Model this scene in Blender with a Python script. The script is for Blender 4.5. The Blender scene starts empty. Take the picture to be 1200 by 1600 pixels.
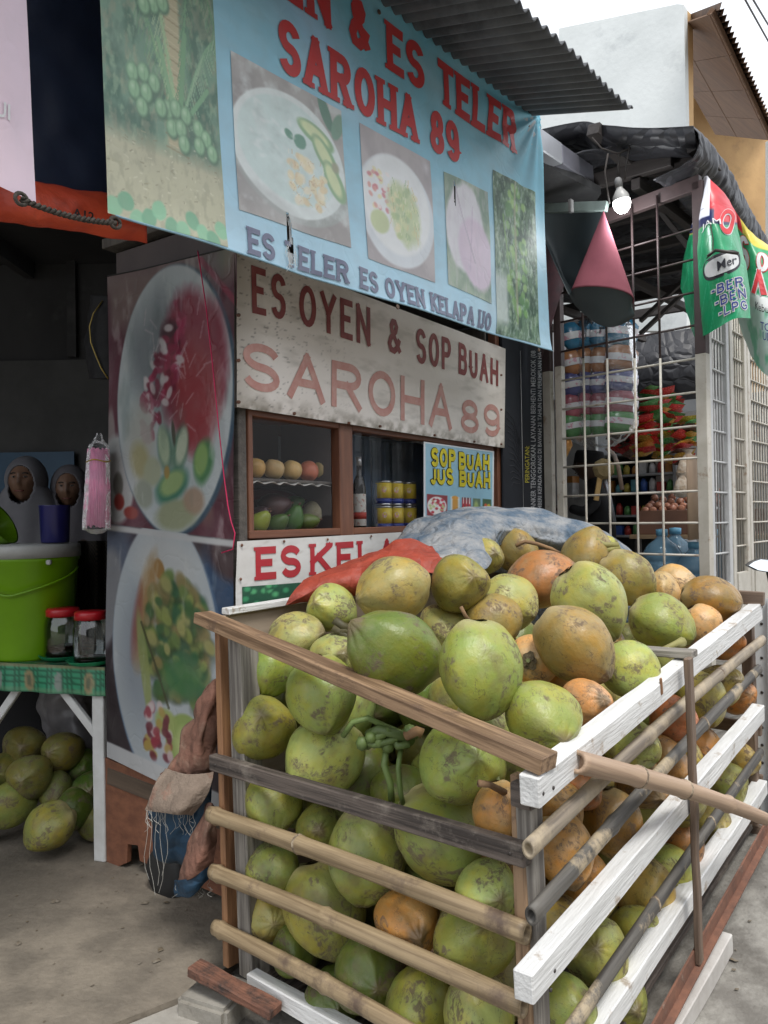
import bpy, bmesh, math, random
import numpy as np
from mathutils import Vector, Matrix, noise

random.seed(7)
C = bpy.context.scene.collection
scene = bpy.context.scene
V = Vector
R_ = math.radians

# ------------------------------------------------------------ camera
CAMZ = 1.4
cam = bpy.data.cameras.new('camera'); camo = bpy.data.objects.new('camera', cam); C.objects.link(camo)
cam.sensor_fit = 'VERTICAL'; cam.sensor_height = 24.0; cam.lens = 18.0
cam.clip_start = 0.05; cam.clip_end = 500
CM = Matrix.Rotation(R_(90 + 0.55), 3, 'X') @ Matrix.Rotation(R_(-0.95), 3, 'Z')
camo.matrix_world = Matrix.Translation((0, 0, CAMZ)) @ CM.to_4x4()
scene.camera = camo
# ------------------------------------------------------------ world, sun, exposure
SUN_EL, SUN_AZ = R_(62), R_(160)
w = bpy.data.worlds.new("World"); scene.world = w; w.use_nodes = True
nt = w.node_tree; nt.nodes.clear()
sky = nt.nodes.new('ShaderNodeTexSky'); sky.sky_type = 'NISHITA'; sky.sun_disc = False
sky.sun_elevation = SUN_EL; sky.sun_rotation = SUN_AZ; sky.dust_density = 3.0
mixc = nt.nodes.new('ShaderNodeMix'); mixc.data_type = 'RGBA'; mixc.inputs[0].default_value = 0.86
mixc.inputs[7].default_value = (11.6, 12.0, 12.6, 1)        # an even cloud layer over the sky
nt.links.new(sky.outputs[0], mixc.inputs[6])
bg = nt.nodes.new('ShaderNodeBackground'); bg.inputs['Strength'].default_value = 0.078
nt.links.new(mixc.outputs[2], bg.inputs['Color'])
wo = nt.nodes.new('ShaderNodeOutputWorld'); nt.links.new(bg.outputs[0], wo.inputs['Surface'])
sl = bpy.data.lights.new('sun', 'SUN'); sl.energy = 1.5; sl.angle = R_(16); sl.color = (1.0, 0.97, 0.92)
so = bpy.data.objects.new('sun', sl); C.objects.link(so)
sd = V((math.sin(SUN_AZ) * math.cos(SUN_EL), math.cos(SUN_AZ) * math.cos(SUN_EL), math.sin(SUN_EL)))
so.location = sd * 20; so.rotation_euler = sd.to_track_quat('Z', 'Y').to_euler()
vs = scene.view_settings
vs.view_transform = 'Standard'; vs.look = 'None'; vs.exposure = 0.78; vs.gamma = 1.0; vs.use_curve_mapping = False
scene.render.engine = 'CYCLES'
scene.cycles.max_bounces = 8; scene.cycles.transparent_max_bounces = 16
scene.cycles.caustics_reflective = False; scene.cycles.caustics_refractive = False

# ------------------------------------------------------------ geometry of the place
def at(px, py, d):
    return V((0, 0, CAMZ)) + CM @ V(((px - 600) / 1200 * d, (800 - py) / 1200 * d, -d))
def ray(px, py):
    return CM @ V(((px - 600) / 1200, (800 - py) / 1200, -1))

class Plane:
    """vertical plane: o = a point at z 0, u = horizontal direction, n = outward normal"""
    def __init__(s, x, y, yaw, flip=1):
        s.o = V((x, y, 0)); a = R_(yaw); s.u = V((math.sin(a), math.cos(a), 0))
        s.n = V((s.u.y, -s.u.x, 0)) * flip
    def hit(s, px, py, off=0.0):
        r = ray(px, py); c = V((0, 0, CAMZ)); p = s.o + s.n * off
        t = (p - c).dot(s.n) / r.dot(s.n)
        return c + r * t
    def sz(s, px, py, off=0.0):
        p = s.hit(px, py, off)
        return ((p - s.o).dot(s.u), p.z)
    def pt(s, a, z, off=0.0):
        return s.o + s.u * a + s.n * off + V((0, 0, z))
    def F(s, wr=None):
        def f(a, z, off=0.0):
            return s.pt(a, z, off + (wr(a, z) if wr else 0))
        return f

CART = Plane(-.515, 2.69, 34)          # front of the fruit cart
SIDE = Plane(-.515, 2.69, -56, -1)     # left side of the fruit cart (u runs back-left)
BAN = Plane(-.736, 2.03, 41)           # hanging banners under the awning
CL = Plane(-.552, 2.35, 133.1)         # left end of the crate; u runs to the front corner
CR = Plane(.298, 1.555, 38.8)          # road side of the crate
GATE = Plane(1.61, 3.90, -44, -1)      # folded grille door of the next shop
STREET = Plane(1.61, 3.90, 41)         # shop fronts further up the street

# ------------------------------------------------------------ materials
def srgb(r, g, b):
    f = lambda c: (c / 255) / 12.92 if c / 255 <= .04045 else ((c / 255 + .055) / 1.055) ** 2.4
    return (f(r), f(g), f(b))
MATS = {}
def mat(name, c1=(.5, .5, .5), c2=None, scale=8, rough=.6, bump=0.0, stretch=(1, 1, 1), detail=6, metal=0, spec=.5,
        stain=None, stain_scale=3, stain_lo=.55, stain_hi=.7, bump_scale=None, alpha=None, trans=0, emit=None,
        lo=.35, hi=.65, objcol=False, bstretch=None, crease=0, crease_d=.012):
    if name in MATS: return MATS[name]
    m = bpy.data.materials.new(name); m.use_nodes = True; n = m.node_tree; N = n.nodes; L = n.links
    b = N['Principled BSDF']; b.inputs['Roughness'].default_value = rough; b.inputs['Metallic'].default_value = metal
    b.inputs['Specular IOR Level'].default_value = spec
    tc = N.new('ShaderNodeTexCoord'); mp = N.new('ShaderNodeMapping'); mp.inputs['Scale'].default_value = stretch
    oi = N.new('ShaderNodeObjectInfo')
    vm = N.new('ShaderNodeVectorMath'); vm.operation = 'ADD'
    rs = N.new('ShaderNodeVectorMath'); rs.operation = 'SCALE'; rs.inputs['Scale'].default_value = 37.0
    cx = N.new('ShaderNodeCombineXYZ')
    for k in range(3): L.new(oi.outputs['Random'], cx.inputs[k])
    L.new(cx.outputs[0], rs.inputs[0]); L.new(tc.outputs['Object'], vm.inputs[0]); L.new(rs.outputs[0], vm.inputs[1])
    L.new(vm.outputs[0], mp.inputs['Vector'])
    nz = N.new('ShaderNodeTexNoise'); nz.inputs['Scale'].default_value = scale; nz.inputs['Detail'].default_value = detail
    nz.inputs['Roughness'].default_value = .62
    L.new(mp.outputs[0], nz.inputs['Vector'])
    mr = N.new('ShaderNodeMapRange'); mr.inputs[1].default_value = lo; mr.inputs[2].default_value = hi
    L.new(nz.outputs[0], mr.inputs[0])
    mx = N.new('ShaderNodeMix'); mx.data_type = 'RGBA'
    c2 = c2 or tuple(x * .75 for x in c1)
    mx.inputs[6].default_value = (*c1, 1); mx.inputs[7].default_value = (*c2, 1)
    if objcol:
        L.new(oi.outputs['Color'], mx.inputs[6])
        dk = N.new('ShaderNodeMix'); dk.data_type = 'RGBA'; dk.blend_type = 'MULTIPLY'; dk.inputs[0].default_value = 1
        L.new(oi.outputs['Color'], dk.inputs[6]); dk.inputs[7].default_value = (.72, .74, .68, 1)
        L.new(dk.outputs[2], mx.inputs[7])
    L.new(mr.outputs[0], mx.inputs[0]); out = mx.outputs[2]
    if stain:
        n2 = N.new('ShaderNodeTexNoise'); n2.inputs['Scale'].default_value = stain_scale; n2.inputs['Detail'].default_value = 8
        n2.inputs['Roughness'].default_value = .7; L.new(vm.outputs[0], n2.inputs['Vector'])
        m2 = N.new('ShaderNodeMapRange'); m2.inputs[1].default_value = stain_lo; m2.inputs[2].default_value = stain_hi
        L.new(n2.outputs[0], m2.inputs[0])
        x2 = N.new('ShaderNodeMix'); x2.data_type = 'RGBA'; L.new(m2.outputs[0], x2.inputs[0]); L.new(out, x2.inputs[6])
        x2.inputs[7].default_value = (*stain, 1); out = x2.outputs[2]
    L.new(out, b.inputs['Base Color'])
    if bump:
        bp = N.new('ShaderNodeBump'); bp.inputs['Strength'].default_value = bump; bp.inputs['Distance'].default_value = .01
        if bump_scale:
            n3 = N.new('ShaderNodeTexNoise'); n3.inputs['Scale'].default_value = bump_scale; n3.inputs['Detail'].default_value = 4
            L.new(mp.outputs[0] if not bstretch else vm.outputs[0], n3.inputs['Vector']); L.new(n3.outputs[0], bp.inputs['Height'])
        else: L.new(nz.outputs[0], bp.inputs['Height'])
        L.new(bp.outputs[0], b.inputs['Normal'])
    if crease:
        vo = N.new('ShaderNodeTexVoronoi'); vo.feature = 'DISTANCE_TO_EDGE'; vo.inputs['Scale'].default_value = crease
        nd = N.new('ShaderNodeTexNoise'); nd.inputs['Scale'].default_value = crease * .5; ma = N.new('ShaderNodeVectorMath'); ma.operation = 'SCALE'; ma.inputs['Scale'].default_value = .5 / crease * 2
        aa = N.new('ShaderNodeVectorMath'); L.new(vm.outputs[0], nd.inputs['Vector']); L.new(nd.outputs['Color'], ma.inputs[0]); L.new(ma.outputs[0], aa.inputs[0]); L.new(vm.outputs[0], aa.inputs[1]); L.new(aa.outputs[0], vo.inputs['Vector'])
        cm = N.new('ShaderNodeMapRange'); cm.inputs[1].default_value = 0; cm.inputs[2].default_value = .22; L.new(vo.outputs['Distance'], cm.inputs[0])
        b2_ = N.new('ShaderNodeBump'); b2_.inputs['Strength'].default_value = .8; b2_.inputs['Distance'].default_value = crease_d; L.new(cm.outputs[0], b2_.inputs['Height'])
        if bump: L.new(bp.outputs[0], b2_.inputs['Normal'])
        L.new(b2_.outputs[0], b.inputs['Normal'])
    if trans: b.inputs['Transmission Weight'].default_value = trans
    if alpha is not None: b.inputs['Alpha'].default_value = alpha
    if emit: b.inputs['Emission Color'].default_value = (*emit[0], 1); b.inputs['Emission Strength'].default_value = emit[1]
    MATS[name] = m; return m

def printmat(name, rough=.5, bump=.0, dirt=.0):
    if name in MATS: return MATS[name]
    m = bpy.data.materials.new(name); m.use_nodes = True; n = m.node_tree; N = n.nodes; L = n.links
    b = N['Principled BSDF']; b.inputs['Roughness'].default_value = rough
    a = N.new('ShaderNodeVertexColor'); a.layer_name = 'Col'
    tc = N.new('ShaderNodeTexCoord'); nz = N.new('ShaderNodeTexNoise'); nz.inputs['Scale'].default_value = 14; nz.inputs['Detail'].default_value = 8
    L.new(tc.outputs['Object'], nz.inputs['Vector'])
    mr = N.new('ShaderNodeMapRange'); mr.inputs[1].default_value = .4; mr.inputs[2].default_value = .75; mr.inputs[3].default_value = 0; mr.inputs[4].default_value = dirt + .05
    L.new(nz.outputs[0], mr.inputs[0])
    mx = N.new('ShaderNodeMix'); mx.data_type = 'RGBA'; L.new(mr.outputs[0], mx.inputs[0]); L.new(a.outputs[0], mx.inputs[6])
    mx.inputs[7].default_value = (.3, .29, .27, 1); L.new(mx.outputs[2], b.inputs['Base Color'])
    if bump:
        bp = N.new('ShaderNodeBump'); bp.inputs['Strength'].default_value = bump; bp.inputs['Distance'].default_value = .004
        n3 = N.new('ShaderNodeTexNoise'); n3.inputs['Scale'].default_value = 9; L.new(tc.outputs['Object'], n3.inputs['Vector'])
        L.new(n3.outputs[0], bp.inputs['Height'])
        vo = N.new('ShaderNodeTexVoronoi'); vo.feature = 'DISTANCE_TO_EDGE'; vo.inputs['Scale'].default_value = 4.5; va = N.new('ShaderNodeVectorMath'); vsx = N.new('ShaderNodeVectorMath'); vsx.operation = 'SCALE'; vsx.inputs['Scale'].default_value = .25
        L.new(n3.outputs['Color'], vsx.inputs[0]); L.new(vsx.outputs[0], va.inputs[0]); L.new(tc.outputs['Object'], va.inputs[1]); L.new(va.outputs[0], vo.inputs['Vector'])
        cm = N.new('ShaderNodeMapRange'); cm.inputs[2].default_value = .07; L.new(vo.outputs['Distance'], cm.inputs[0]); b2_ = N.new('ShaderNodeBump'); b2_.inputs['Strength'].default_value = bump * .55; b2_.inputs['Distance'].default_value = .004
        L.new(cm.outputs[0], b2_.inputs['Height']); L.new(bp.outputs[0], b2_.inputs['Normal']); L.new(b2_.outputs[0], b.inputs['Normal'])
    MATS[name] = m; return m

def glassmat(name, col=(1, 1, 1), rough=.02, mixf=.12, tint=(1, 1, 1), fk=.8):
    if name in MATS: return MATS[name]
    m = bpy.data.materials.new(name); m.use_nodes = True; N = m.node_tree.nodes; L = m.node_tree.links; N.clear()
    t = N.new('ShaderNodeBsdfTransparent'); t.inputs[0].default_value = (*tint, 1)
    g = N.new('ShaderNodeBsdfGlossy'); g.inputs['Roughness'].default_value = rough; g.inputs[0].default_value = (*col, 1)
    lw = N.new('ShaderNodeFresnel'); lw.inputs[0].default_value = 1.45
    ad = N.new('ShaderNodeMath'); ad.operation = 'MULTIPLY_ADD'; ad.inputs[1].default_value = fk; ad.inputs[2].default_value = mixf; ad.use_clamp = True
    nz = N.new('ShaderNodeTexNoise'); nz.inputs['Scale'].default_value = 25
    bp = N.new('ShaderNodeBump'); bp.inputs['Strength'].default_value = .05; L.new(nz.outputs[0], bp.inputs['Height']); L.new(bp.outputs[0], g.inputs['Normal'])
    L.new(lw.outputs[0], ad.inputs[0])
    mx = N.new('ShaderNodeMixShader'); L.new(ad.outputs[0], mx.inputs[0]); L.new(t.outputs[0], mx.inputs[1]); L.new(g.outputs[0], mx.inputs[2])
    o = N.new('ShaderNodeOutputMaterial'); L.new(mx.outputs[0], o.inputs[0]); MATS[name] = m; return m

def bagmat(name, tint=(.92, .94, .95), mixf=.1):
    """thin crinkled clear plastic"""
    if name in MATS: return MATS[name]
    m = glassmat(name, mixf=mixf, tint=tint, rough=.18)
    for nd in m.node_tree.nodes:
        if nd.type == 'TEX_NOISE': nd.inputs['Scale'].default_value = 40
        if nd.type == 'BUMP': nd.inputs['Strength'].default_value = .9; nd.inputs['Distance'].default_value = .01
    return m

# ------------------------------------------------------------ objects
def tag(o, label=None, cat=None, group=None, kind=None):
    if label: o['label'] = label
    if cat: o['category'] = cat
    if group: o['group'] = group
    if kind: o['kind'] = kind
    return o
def thing(name, loc, label, cat, group=None):
    o = bpy.data.objects.new(name, None); o.empty_display_size = .1; C.objects.link(o); o.location = loc
    return tag(o, label, cat, group)
def link(name, me, m, parent=None, mw=None, smooth=False):
    """mesh given in world coordinates (mw None) or local to matrix mw"""
    o = bpy.data.objects.new(name, me)
    C.objects.link(o)
    if m is not None and not me.materials: me.materials.append(m)
    if mw is None:
        vs_ = [v.co for v in me.vertices]
        c = V((0, 0, 0))
        if vs_:
            c = V(((min(v.x for v in vs_) + max(v.x for v in vs_)) / 2, (min(v.y for v in vs_) + max(v.y for v in vs_)) / 2, (min(v.z for v in vs_) + max(v.z for v in vs_)) / 2))
        me.transform(Matrix.Translation(-c)); mw = Matrix.Translation(c)
    if parent is not None:
        o.parent = parent
        o.matrix_basis = world_of(parent).inverted() @ mw
    else: o.matrix_basis = mw
    if smooth:
        for p in me.polygons: p.use_smooth = True
    return o
def world_of(o):
    m = o.matrix_basis.copy()
    while o.parent: o = o.parent; m = o.matrix_basis @ m
    return m
def bm_mesh(bm, name='mesh'):
    me = bpy.data.meshes.new(name); bm.to_mesh(me); bm.free(); return me
def mesh_py(verts, faces, name='mesh'):
    me = bpy.data.meshes.new(name); me.from_pydata([tuple(v) for v in verts], [], faces); me.update(); return me
def frame(x, z, o):
    x = x.normalized(); y = z.cross(x).normalized(); z = x.cross(y).normalized()
    return Matrix(((x.x, y.x, z.x, o.x), (x.y, y.y, z.y, o.y), (x.z, y.z, z.z, o.z), (0, 0, 0, 1)))
def box_bm(bm, sx, sy, sz, c=(0, 0, 0), M=None):
    r = bmesh.ops.create_cube(bm, size=1)
    for v in r['verts']:
        v.co = V((v.co.x * sx + c[0], v.co.y * sy + c[1], v.co.z * sz + c[2]))
        if M: v.co = M @ v.co
    return r['verts']
def plank(name, p0, p1, wd, t, nrm, m, parent, bev=.003, rough_edge=.0015, center=False, seg=8):
    """board from p0 to p1 (middle of its outer face), wd across, t thick behind the face"""
    d = p1 - p0; Lg = d.length
    M = frame(d, nrm, p0)
    bm = bmesh.new()
    box_bm(bm, Lg, wd, t, (Lg / 2, 0, 0 if center else -t / 2))
    if seg > 1:
        ed = [e for e in bm.edges if abs(abs(e.verts[0].co.x - e.verts[1].co.x) - Lg) < 1e-5]
        bmesh.ops.subdivide_edges(bm, edges=ed, cuts=seg - 1)
        sd_ = random.random() * 99
        for v in bm.verts:
            k = noise.noise_vector(V((v.co.x * 7 + sd_, v.co.y * 20, v.co.z * 20)))
            v.co += V((0, k.y, k.z)) * rough_edge
    if bev: bmesh.ops.bevel(bm, geom=[e for e in bm.edges if len(e.link_faces) == 2 and e.calc_face_angle(0) > .8], offset=bev, segments=1, affect='EDGES')
    return link(name, bm_mesh(bm), m, parent, M)
def boxw(name, c, sx, sy, sz, m, parent=None, yaw=0, bev=0, M=None):
    bm = bmesh.new(); box_bm(bm, sx, sy, sz)
    if bev: bmesh.ops.bevel(bm, geom=bm.edges[:], offset=bev, segments=2, affect='EDGES')
    M = M or (Matrix.Translation(c) @ Matrix.Rotation(R_(yaw), 4, 'Z'))
    return link(name, bm_mesh(bm), m, parent, M)
def tube_bm(bm, pts, rad, n=8, cap=True):
    pts = [V(p) for p in pts]; rings = []
    rr = rad if hasattr(rad, '__len__') else [rad] * len(pts)
    prev = None
    for i, p in enumerate(pts):
        t = (pts[min(i + 1, len(pts) - 1)] - pts[max(i - 1, 0)]).normalized()
        a = prev if prev is not None else (V((0, 0, 1)) if abs(t.z) < .9 else V((1, 0, 0)))
        x = (a - t * a.dot(t)).normalized(); prev = x; y = t.cross(x)
        rings.append([bm.verts.new(p + (x * math.cos(2 * math.pi * k / n) + y * math.sin(2 * math.pi * k / n)) * rr[i]) for k in range(n)])
    for i in range(len(rings) - 1):
        for k in range(n):
            bm.faces.new((rings[i][k], rings[i][(k + 1) % n], rings[i + 1][(k + 1) % n], rings[i + 1][k]))
    if cap:
        bm.faces.new(rings[0][::-1]); bm.faces.new(rings[-1])
def tube(name, pts, rad, m, parent=None, n=8, smooth=True):
    bm = bmesh.new(); tube_bm(bm, pts, rad, n)
    return link(name, bm_mesh(bm), m, parent, None, smooth)
def lathe(name, prof, m, parent=None, M=None, n=24, smooth=True, sx=1, sy=1, cap=True):
    bm = bmesh.new(); rings = []
    for r, z in prof:
        rings.append([bm.verts.new((max(r, 1e-4) * math.cos(2 * math.pi * k / n) * sx, max(r, 1e-4) * math.sin(2 * math.pi * k / n) * sy, z)) for k in range(n)])
    for i in range(len(rings) - 1):
        for k in range(n):
            bm.faces.new((rings[i][k], rings[i][(k + 1) % n], rings[i + 1][(k + 1) % n], rings[i + 1][k]))
    if cap: bm.faces.new(rings[0][::-1]); bm.faces.new(rings[-1])
    bmesh.ops.recalc_face_normals(bm, faces=bm.faces)
    return link(name, bm_mesh(bm), m, parent, M or Matrix(), smooth)
def poly(name, pts, m, parent=None, thick=0):
    bm = bmesh.new(); vs_ = [bm.verts.new(p) for p in pts]; f = bm.faces.new(vs_)
    if thick:
        n_ = f.normal if f.normal.length else V((0, 0, 1)); f.normal_update(); n_ = f.normal.copy()
        r = bmesh.ops.extrude_face_region(bm, geom=[f])
        for v in r['geom']:
            if isinstance(v, bmesh.types.BMVert): v.co -= n_ * thick
        bmesh.ops.recalc_face_normals(bm, faces=bm.faces)
    return link(name, bm_mesh(bm), m, parent)
def grid(name, F, s0, s1, z0, z1, ns, nz, m, parent=None, thick=0, smooth=True, col=None, quad=None):
    """sheet over a surface function F(s, z); quad = four (s,z) corners BL BR TR TL"""
    vs_ = []; us = np.linspace(0, 1, ns + 1); vv = np.linspace(0, 1, nz + 1)
    for b in vv:
        for a in us:
            if quad:
                s = (quad[0][0] * (1 - a) + quad[1][0] * a) * (1 - b) + (quad[3][0] * (1 - a) + quad[2][0] * a) * b
                z = (quad[0][1] * (1 - a) + quad[1][1] * a) * (1 - b) + (quad[3][1] * (1 - a) + quad[2][1] * a) * b
            else: s = s0 + (s1 - s0) * a; z = z0 + (z1 - z0) * b
            vs_.append(F(s, z))
    fs = [(j * (ns + 1) + i, j * (ns + 1) + i + 1, (j + 1) * (ns + 1) + i + 1, (j + 1) * (ns + 1) + i) for j in range(nz) for i in range(ns)]
    me = mesh_py(vs_, fs)
    if col is not None:
        A, B = np.meshgrid(us, vv); rgb = np.clip(col(A.ravel(), B.ravel()), 0, 1)
        lin = np.where(rgb <= .04045, rgb / 12.92, ((rgb + .055) / 1.055) ** 2.4)
        at_ = me.color_attributes.new('Col', 'FLOAT_COLOR', 'POINT')
        at_.data.foreach_set('color', np.concatenate([lin, np.ones((len(lin), 1))], 1).astype(np.float32).ravel())
    o = link(name, me, m, parent, None, smooth)
    if thick:
        md = o.modifiers.new('thickness', 'SOLIDIFY'); md.thickness = thick; md.offset = 0
    return o
def catmull(P, t):
    n = len(P) - 1; t = min(max(t, 0), 1) * n; i = min(int(t), n - 1); f = t - i
    p0, p1, p2, p3 = P[max(i - 1, 0)], P[i], P[i + 1], P[min(i + 2, n)]
    return (p1 * 2 + (p2 - p0) * f + (p0 * 2 - p1 * 5 + p2 * 4 - p3) * f * f + (p1 * 3 - p0 - p2 * 3 + p3) * f ** 3) * .5
def cloth_F(rows, amp=.01, freq=6, seed=0, freq2=0, amp2=0):
    def S(u, v): return catmull([catmull(r, u) for r in rows], v)
    def F(u, v, off=0.0):
        p = S(u, v); e = .01
        a = S(min(u + e, 1), v) - S(max(u - e, 0), v); b = S(u, min(v + e, 1)) - S(u, max(v - e, 0))
        n_ = a.cross(b)
        n_ = n_.normalized() if n_.length > 1e-9 else V((0, 0, 1))
        k = noise.noise(p * freq + V((seed, 0, 0))) + .5 * noise.noise(p * freq * 2.3 + V((0, seed, 0)))
        if amp2: k += amp2 / max(amp, 1e-6) * (1 - abs(noise.noise(V((p.x * freq2, p.y * freq2, p.z * freq2 * .6)) + V((seed, 3, 0)))) * 3)
        return p + n_ * (k * amp + off)
    return F
def cloth(name, rows, nu, nv, m, parent=None, amp=.01, freq=6, seed=0, thick=.002, freq2=0, amp2=0, col=None):
    F = cloth_F(rows, amp, freq, seed, freq2, amp2)
    return grid(name, F, 0, 1, 0, 1, nu, nv, m, parent, thick, True, col), F
def copy_tree(o, parent=None, label=None, mw=None):
    c = o.copy(); C.objects.link(c)
    if parent is not None: c.parent = parent
    if label: c['label'] = label
    if mw is not None: c.matrix_basis = mw
    for ch in o.children:
        k = copy_tree(ch, c); k.matrix_basis = ch.matrix_basis.copy()
    return c

# ------------------------------------------------------------ lettering
def arc(cx, cy, rx, ry, a0, a1, n=10):
    return [(cx + rx * math.cos(R_(a0 + (a1 - a0) * i / n)), cy + ry * math.sin(R_(a0 + (a1 - a0) * i / n))) for i in range(n + 1)]
GL = {   # width, strokes, serif stems (x, y, bottom/top)
 'A': (1.0, [[(0, 0), (.5, 1)], [(.5, 1), (1, 0)], [(.2, .34), (.8, .34)]], [(.03, 0), (.97, 0)]),
 'B': (.9, [[(0, 0), (0, 1)], [(0, 1), (.5, 1)] + arc(.6, .77, .32, .23, 90, -90) + [(0, .54)], [(.5, .54)] + arc(.65, .27, .35, .27, 90, -90) + [(0, 0)]], [(0, 0), (0, 1)]),
 'D': (.9, [[(0, 0), (0, 1), (.45, 1)] + arc(.5, .5, .5, .5, 90, -90) + [(0, 0)]], []),
 'E': (.8, [[(0, 0), (0, 1)], [(0, 1), (1, 1)], [(0, .52), (.75, .52)], [(0, 0), (1, 0)]], [(0, 0), (0, 1)]),
 'G': (.95, [arc(.5, .5, .5, .5, 40, 320) + [(1, .25), (1, .48), (.6, .48)]], []),
 'H': (.95, [[(0, 0), (0, 1)], [(1, 0), (1, 1)], [(0, .5), (1, .5)]], [(0, 0), (0, 1), (1, 0), (1, 1)]),
 'I': (.12, [[(.5, 0), (.5, 1)]], [(.5, 0), (.5, 1)]),
 'J': (.6, [[(1, 1), (1, .25)] + arc(.5, .25, .5, .25, 0, -170)], [(1, 1)]),
 'K': (.95, [[(0, 0), (0, 1)], [(.95, 1), (0, .4)], [(.3, .6), (1, 0)]], [(0, 0), (0, 1), (.95, 1), (1, 0)]),
 'L': (.8, [[(0, 1), (0, 0)], [(0, 0), (1, 0)]], [(0, 1), (0, 0)]),
 'M': (1.15, [[(0, 0), (0, 1), (.5, .3), (1, 1), (1, 0)]], []),
 'N': (.95, [[(0, 0), (0, 1)], [(0, 1), (1, 0)], [(1, 0), (1, 1)]], [(0, 0), (0, 1), (1, 1)]),
 'O': (.95, [arc(.5, .5, .5, .5, 0, 360, 22)], []),
 'P': (.88, [[(0, 0), (0, 1)], [(0, 1), (.5, 1)] + arc(.6, .73, .4, .27, 90, -90) + [(0, .46)]], [(0, 0), (0, 1)]),
 'R': (.95, [[(0, 0), (0, 1)], [(0, 1), (.5, 1)] + arc(.57, .75, .38, .25, 90, -90) + [(0, .5)], [(.5, .5), (.95, 0)]], [(0, 0), (0, 1), (.97, 0)]),
 'S': (.85, [arc(.5, .75, .5, .25, 15, 270, 14) + arc(.5, .25, .5, .25, 90, -165, 14)[1:]], []),
 'T': (.9, [[(.5, 0), (.5, 1)], [(0, 1), (1, 1)]], [(.5, 0)]),
 'U': (.9, [[(0, 1), (0, .35)] + arc(.5, .35, .5, .35, 180, 360, 12) + [(1, 1)]], [(0, 1), (1, 1)]),
 'Y': (.95, [[(0, 1), (.5, .48), (.5, 0)], [(1, 1), (.5, .48)]], [(0, 1), (1, 1), (.5, 0)]),
 '8': (.8, [arc(.5, .75, .42, .25, 0, 360, 16), arc(.5, .25, .5, .25, 0, 360, 16)], []),
 '9': (.8, [arc(.5, .7, .5, .3, 0, 360, 16), [(1, .7), (1, .3)] + arc(.5, .3, .5, .3, 0, -150, 10)], []),
 '&': (.95, [[(1, 0), (.25, .68), (.2, .85), (.35, 1), (.55, 1), (.68, .86), (.6, .7), (.15, .42), (.02, .22), (.15, .03), (.45, 0), (.75, .15), (.95, .45)]], []),
 '-': (.4, [[(0, .45), (1, .45)]], []),
 ' ': (.45, [], []),
}
def letters(name, text, F, q, m, parent, th=.2, serif=False, gap=.22, off=.002, grow=0.0, lift0=0.0, wscale=None):
    """strokes of the text fitted into the quad q = (s,z) corners BL BR TR TL, laid on surface F"""
    W = sum(GL[c][0] for c in text) + gap * (len(text) - 1)
    w_m = ((V(q[1]) - V(q[0])).length + (V(q[2]) - V(q[3])).length) / 2
    h_m = ((V(q[3]) - V(q[0])).length + (V(q[2]) - V(q[1])).length) / 2
    xs = w_m / W            # metres per unit of width
    T = min(th * h_m, xs * .9 * .36)
    Q = [V(p) for p in q]
    def mp(x, y, o):
        a = x / w_m; b = y / h_m
        p = (Q[0] * (1 - a) + Q[1] * a) * (1 - b) + (Q[3] * (1 - a) + Q[2] * a) * b
        return F(p.x, p.y, o)
    verts = []; faces = []; lay = 0
    def stroke(pts, T, lay, ext=0):
        P = [V(p) for p in pts]
        if ext:
            P[0] = P[0] - (P[1] - P[0]).normalized() * ext; P[-1] = P[-1] + (P[-1] - P[-2]).normalized() * ext
        D = [P[0]]
        for a, b in zip(P, P[1:]):
            k = max(1, int((b - a).length / max(.025, h_m * .2)))
            for j in range(1, k + 1): D.append(a + (b - a) * j / k)
        closed = (D[0] - D[-1]).length < 1e-6
        n = len(D); base = len(verts)
        for i, p in enumerate(D):
            a = D[i - 1] if i > 0 else (D[-2] if closed else None)
            b = D[i + 1] if i < n - 1 else (D[1] if closed else None)
            d1 = (p - a).normalized() if a is not None else None
            d2 = (b - p).normalized() if b is not None else None
            if d1 is None: d1 = d2
            if d2 is None: d2 = d1
            n1 = V((-d1.y, d1.x)); n2 = V((-d2.y, d2.x)); mm = n1 + n2
            if mm.length < .3: mm = n1
            mm.normalize(); k = 1 / max(.5, mm.dot(n1))
            for sgn in (-1, 1):
                q_ = p + mm * sgn * T / 2 * k
                verts.append(mp(q_.x, q_.y, off + lift0 + lay * .00012))
        for i in range(n - 1):
            a = base + 2 * i; faces.append((a, a + 2, a + 3, a + 1))
    x0 = 0; last = None
    for ch in text:
        verts.clear(); faces.clear()
        gw, strokes, ser = GL[ch]; gwm = gw * xs; ins = T / 2
        def g(p): return (x0 + ins + p[0] * max(gwm - 2 * ins, .001), ins + p[1] * (h_m - 2 * ins))
        if ch == 'I': g = lambda p: (x0 + gwm * .5, ins + p[1] * (h_m - 2 * ins))
        for st in strokes:
            lay += 1; pts = [g(p) for p in st]
            cl = len(st) > 8 and abs(st[0][0] - st[-1][0]) < 1e-6 and abs(st[0][1] - st[-1][1]) < 1e-6
            stroke(pts, T + grow * 2, lay % 6, 0 if cl else (ins if len(st) < 4 else 0) * .98 + grow)
        if serif:
            sh = T * .5
            for (sx, sy) in ser:
                lay += 1; c = g((sx, sy)); y = (sh / 2 if sy == 0 else h_m - sh / 2)
                stroke([(c[0] - T * .82, y), (c[0] + T * .82, y)], sh + grow * 2, 6 + lay % 3, grow)
        x0 += gwm + gap * xs
        if verts: last = link('letter', mesh_py(verts, faces), m, parent)
    return last
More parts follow.
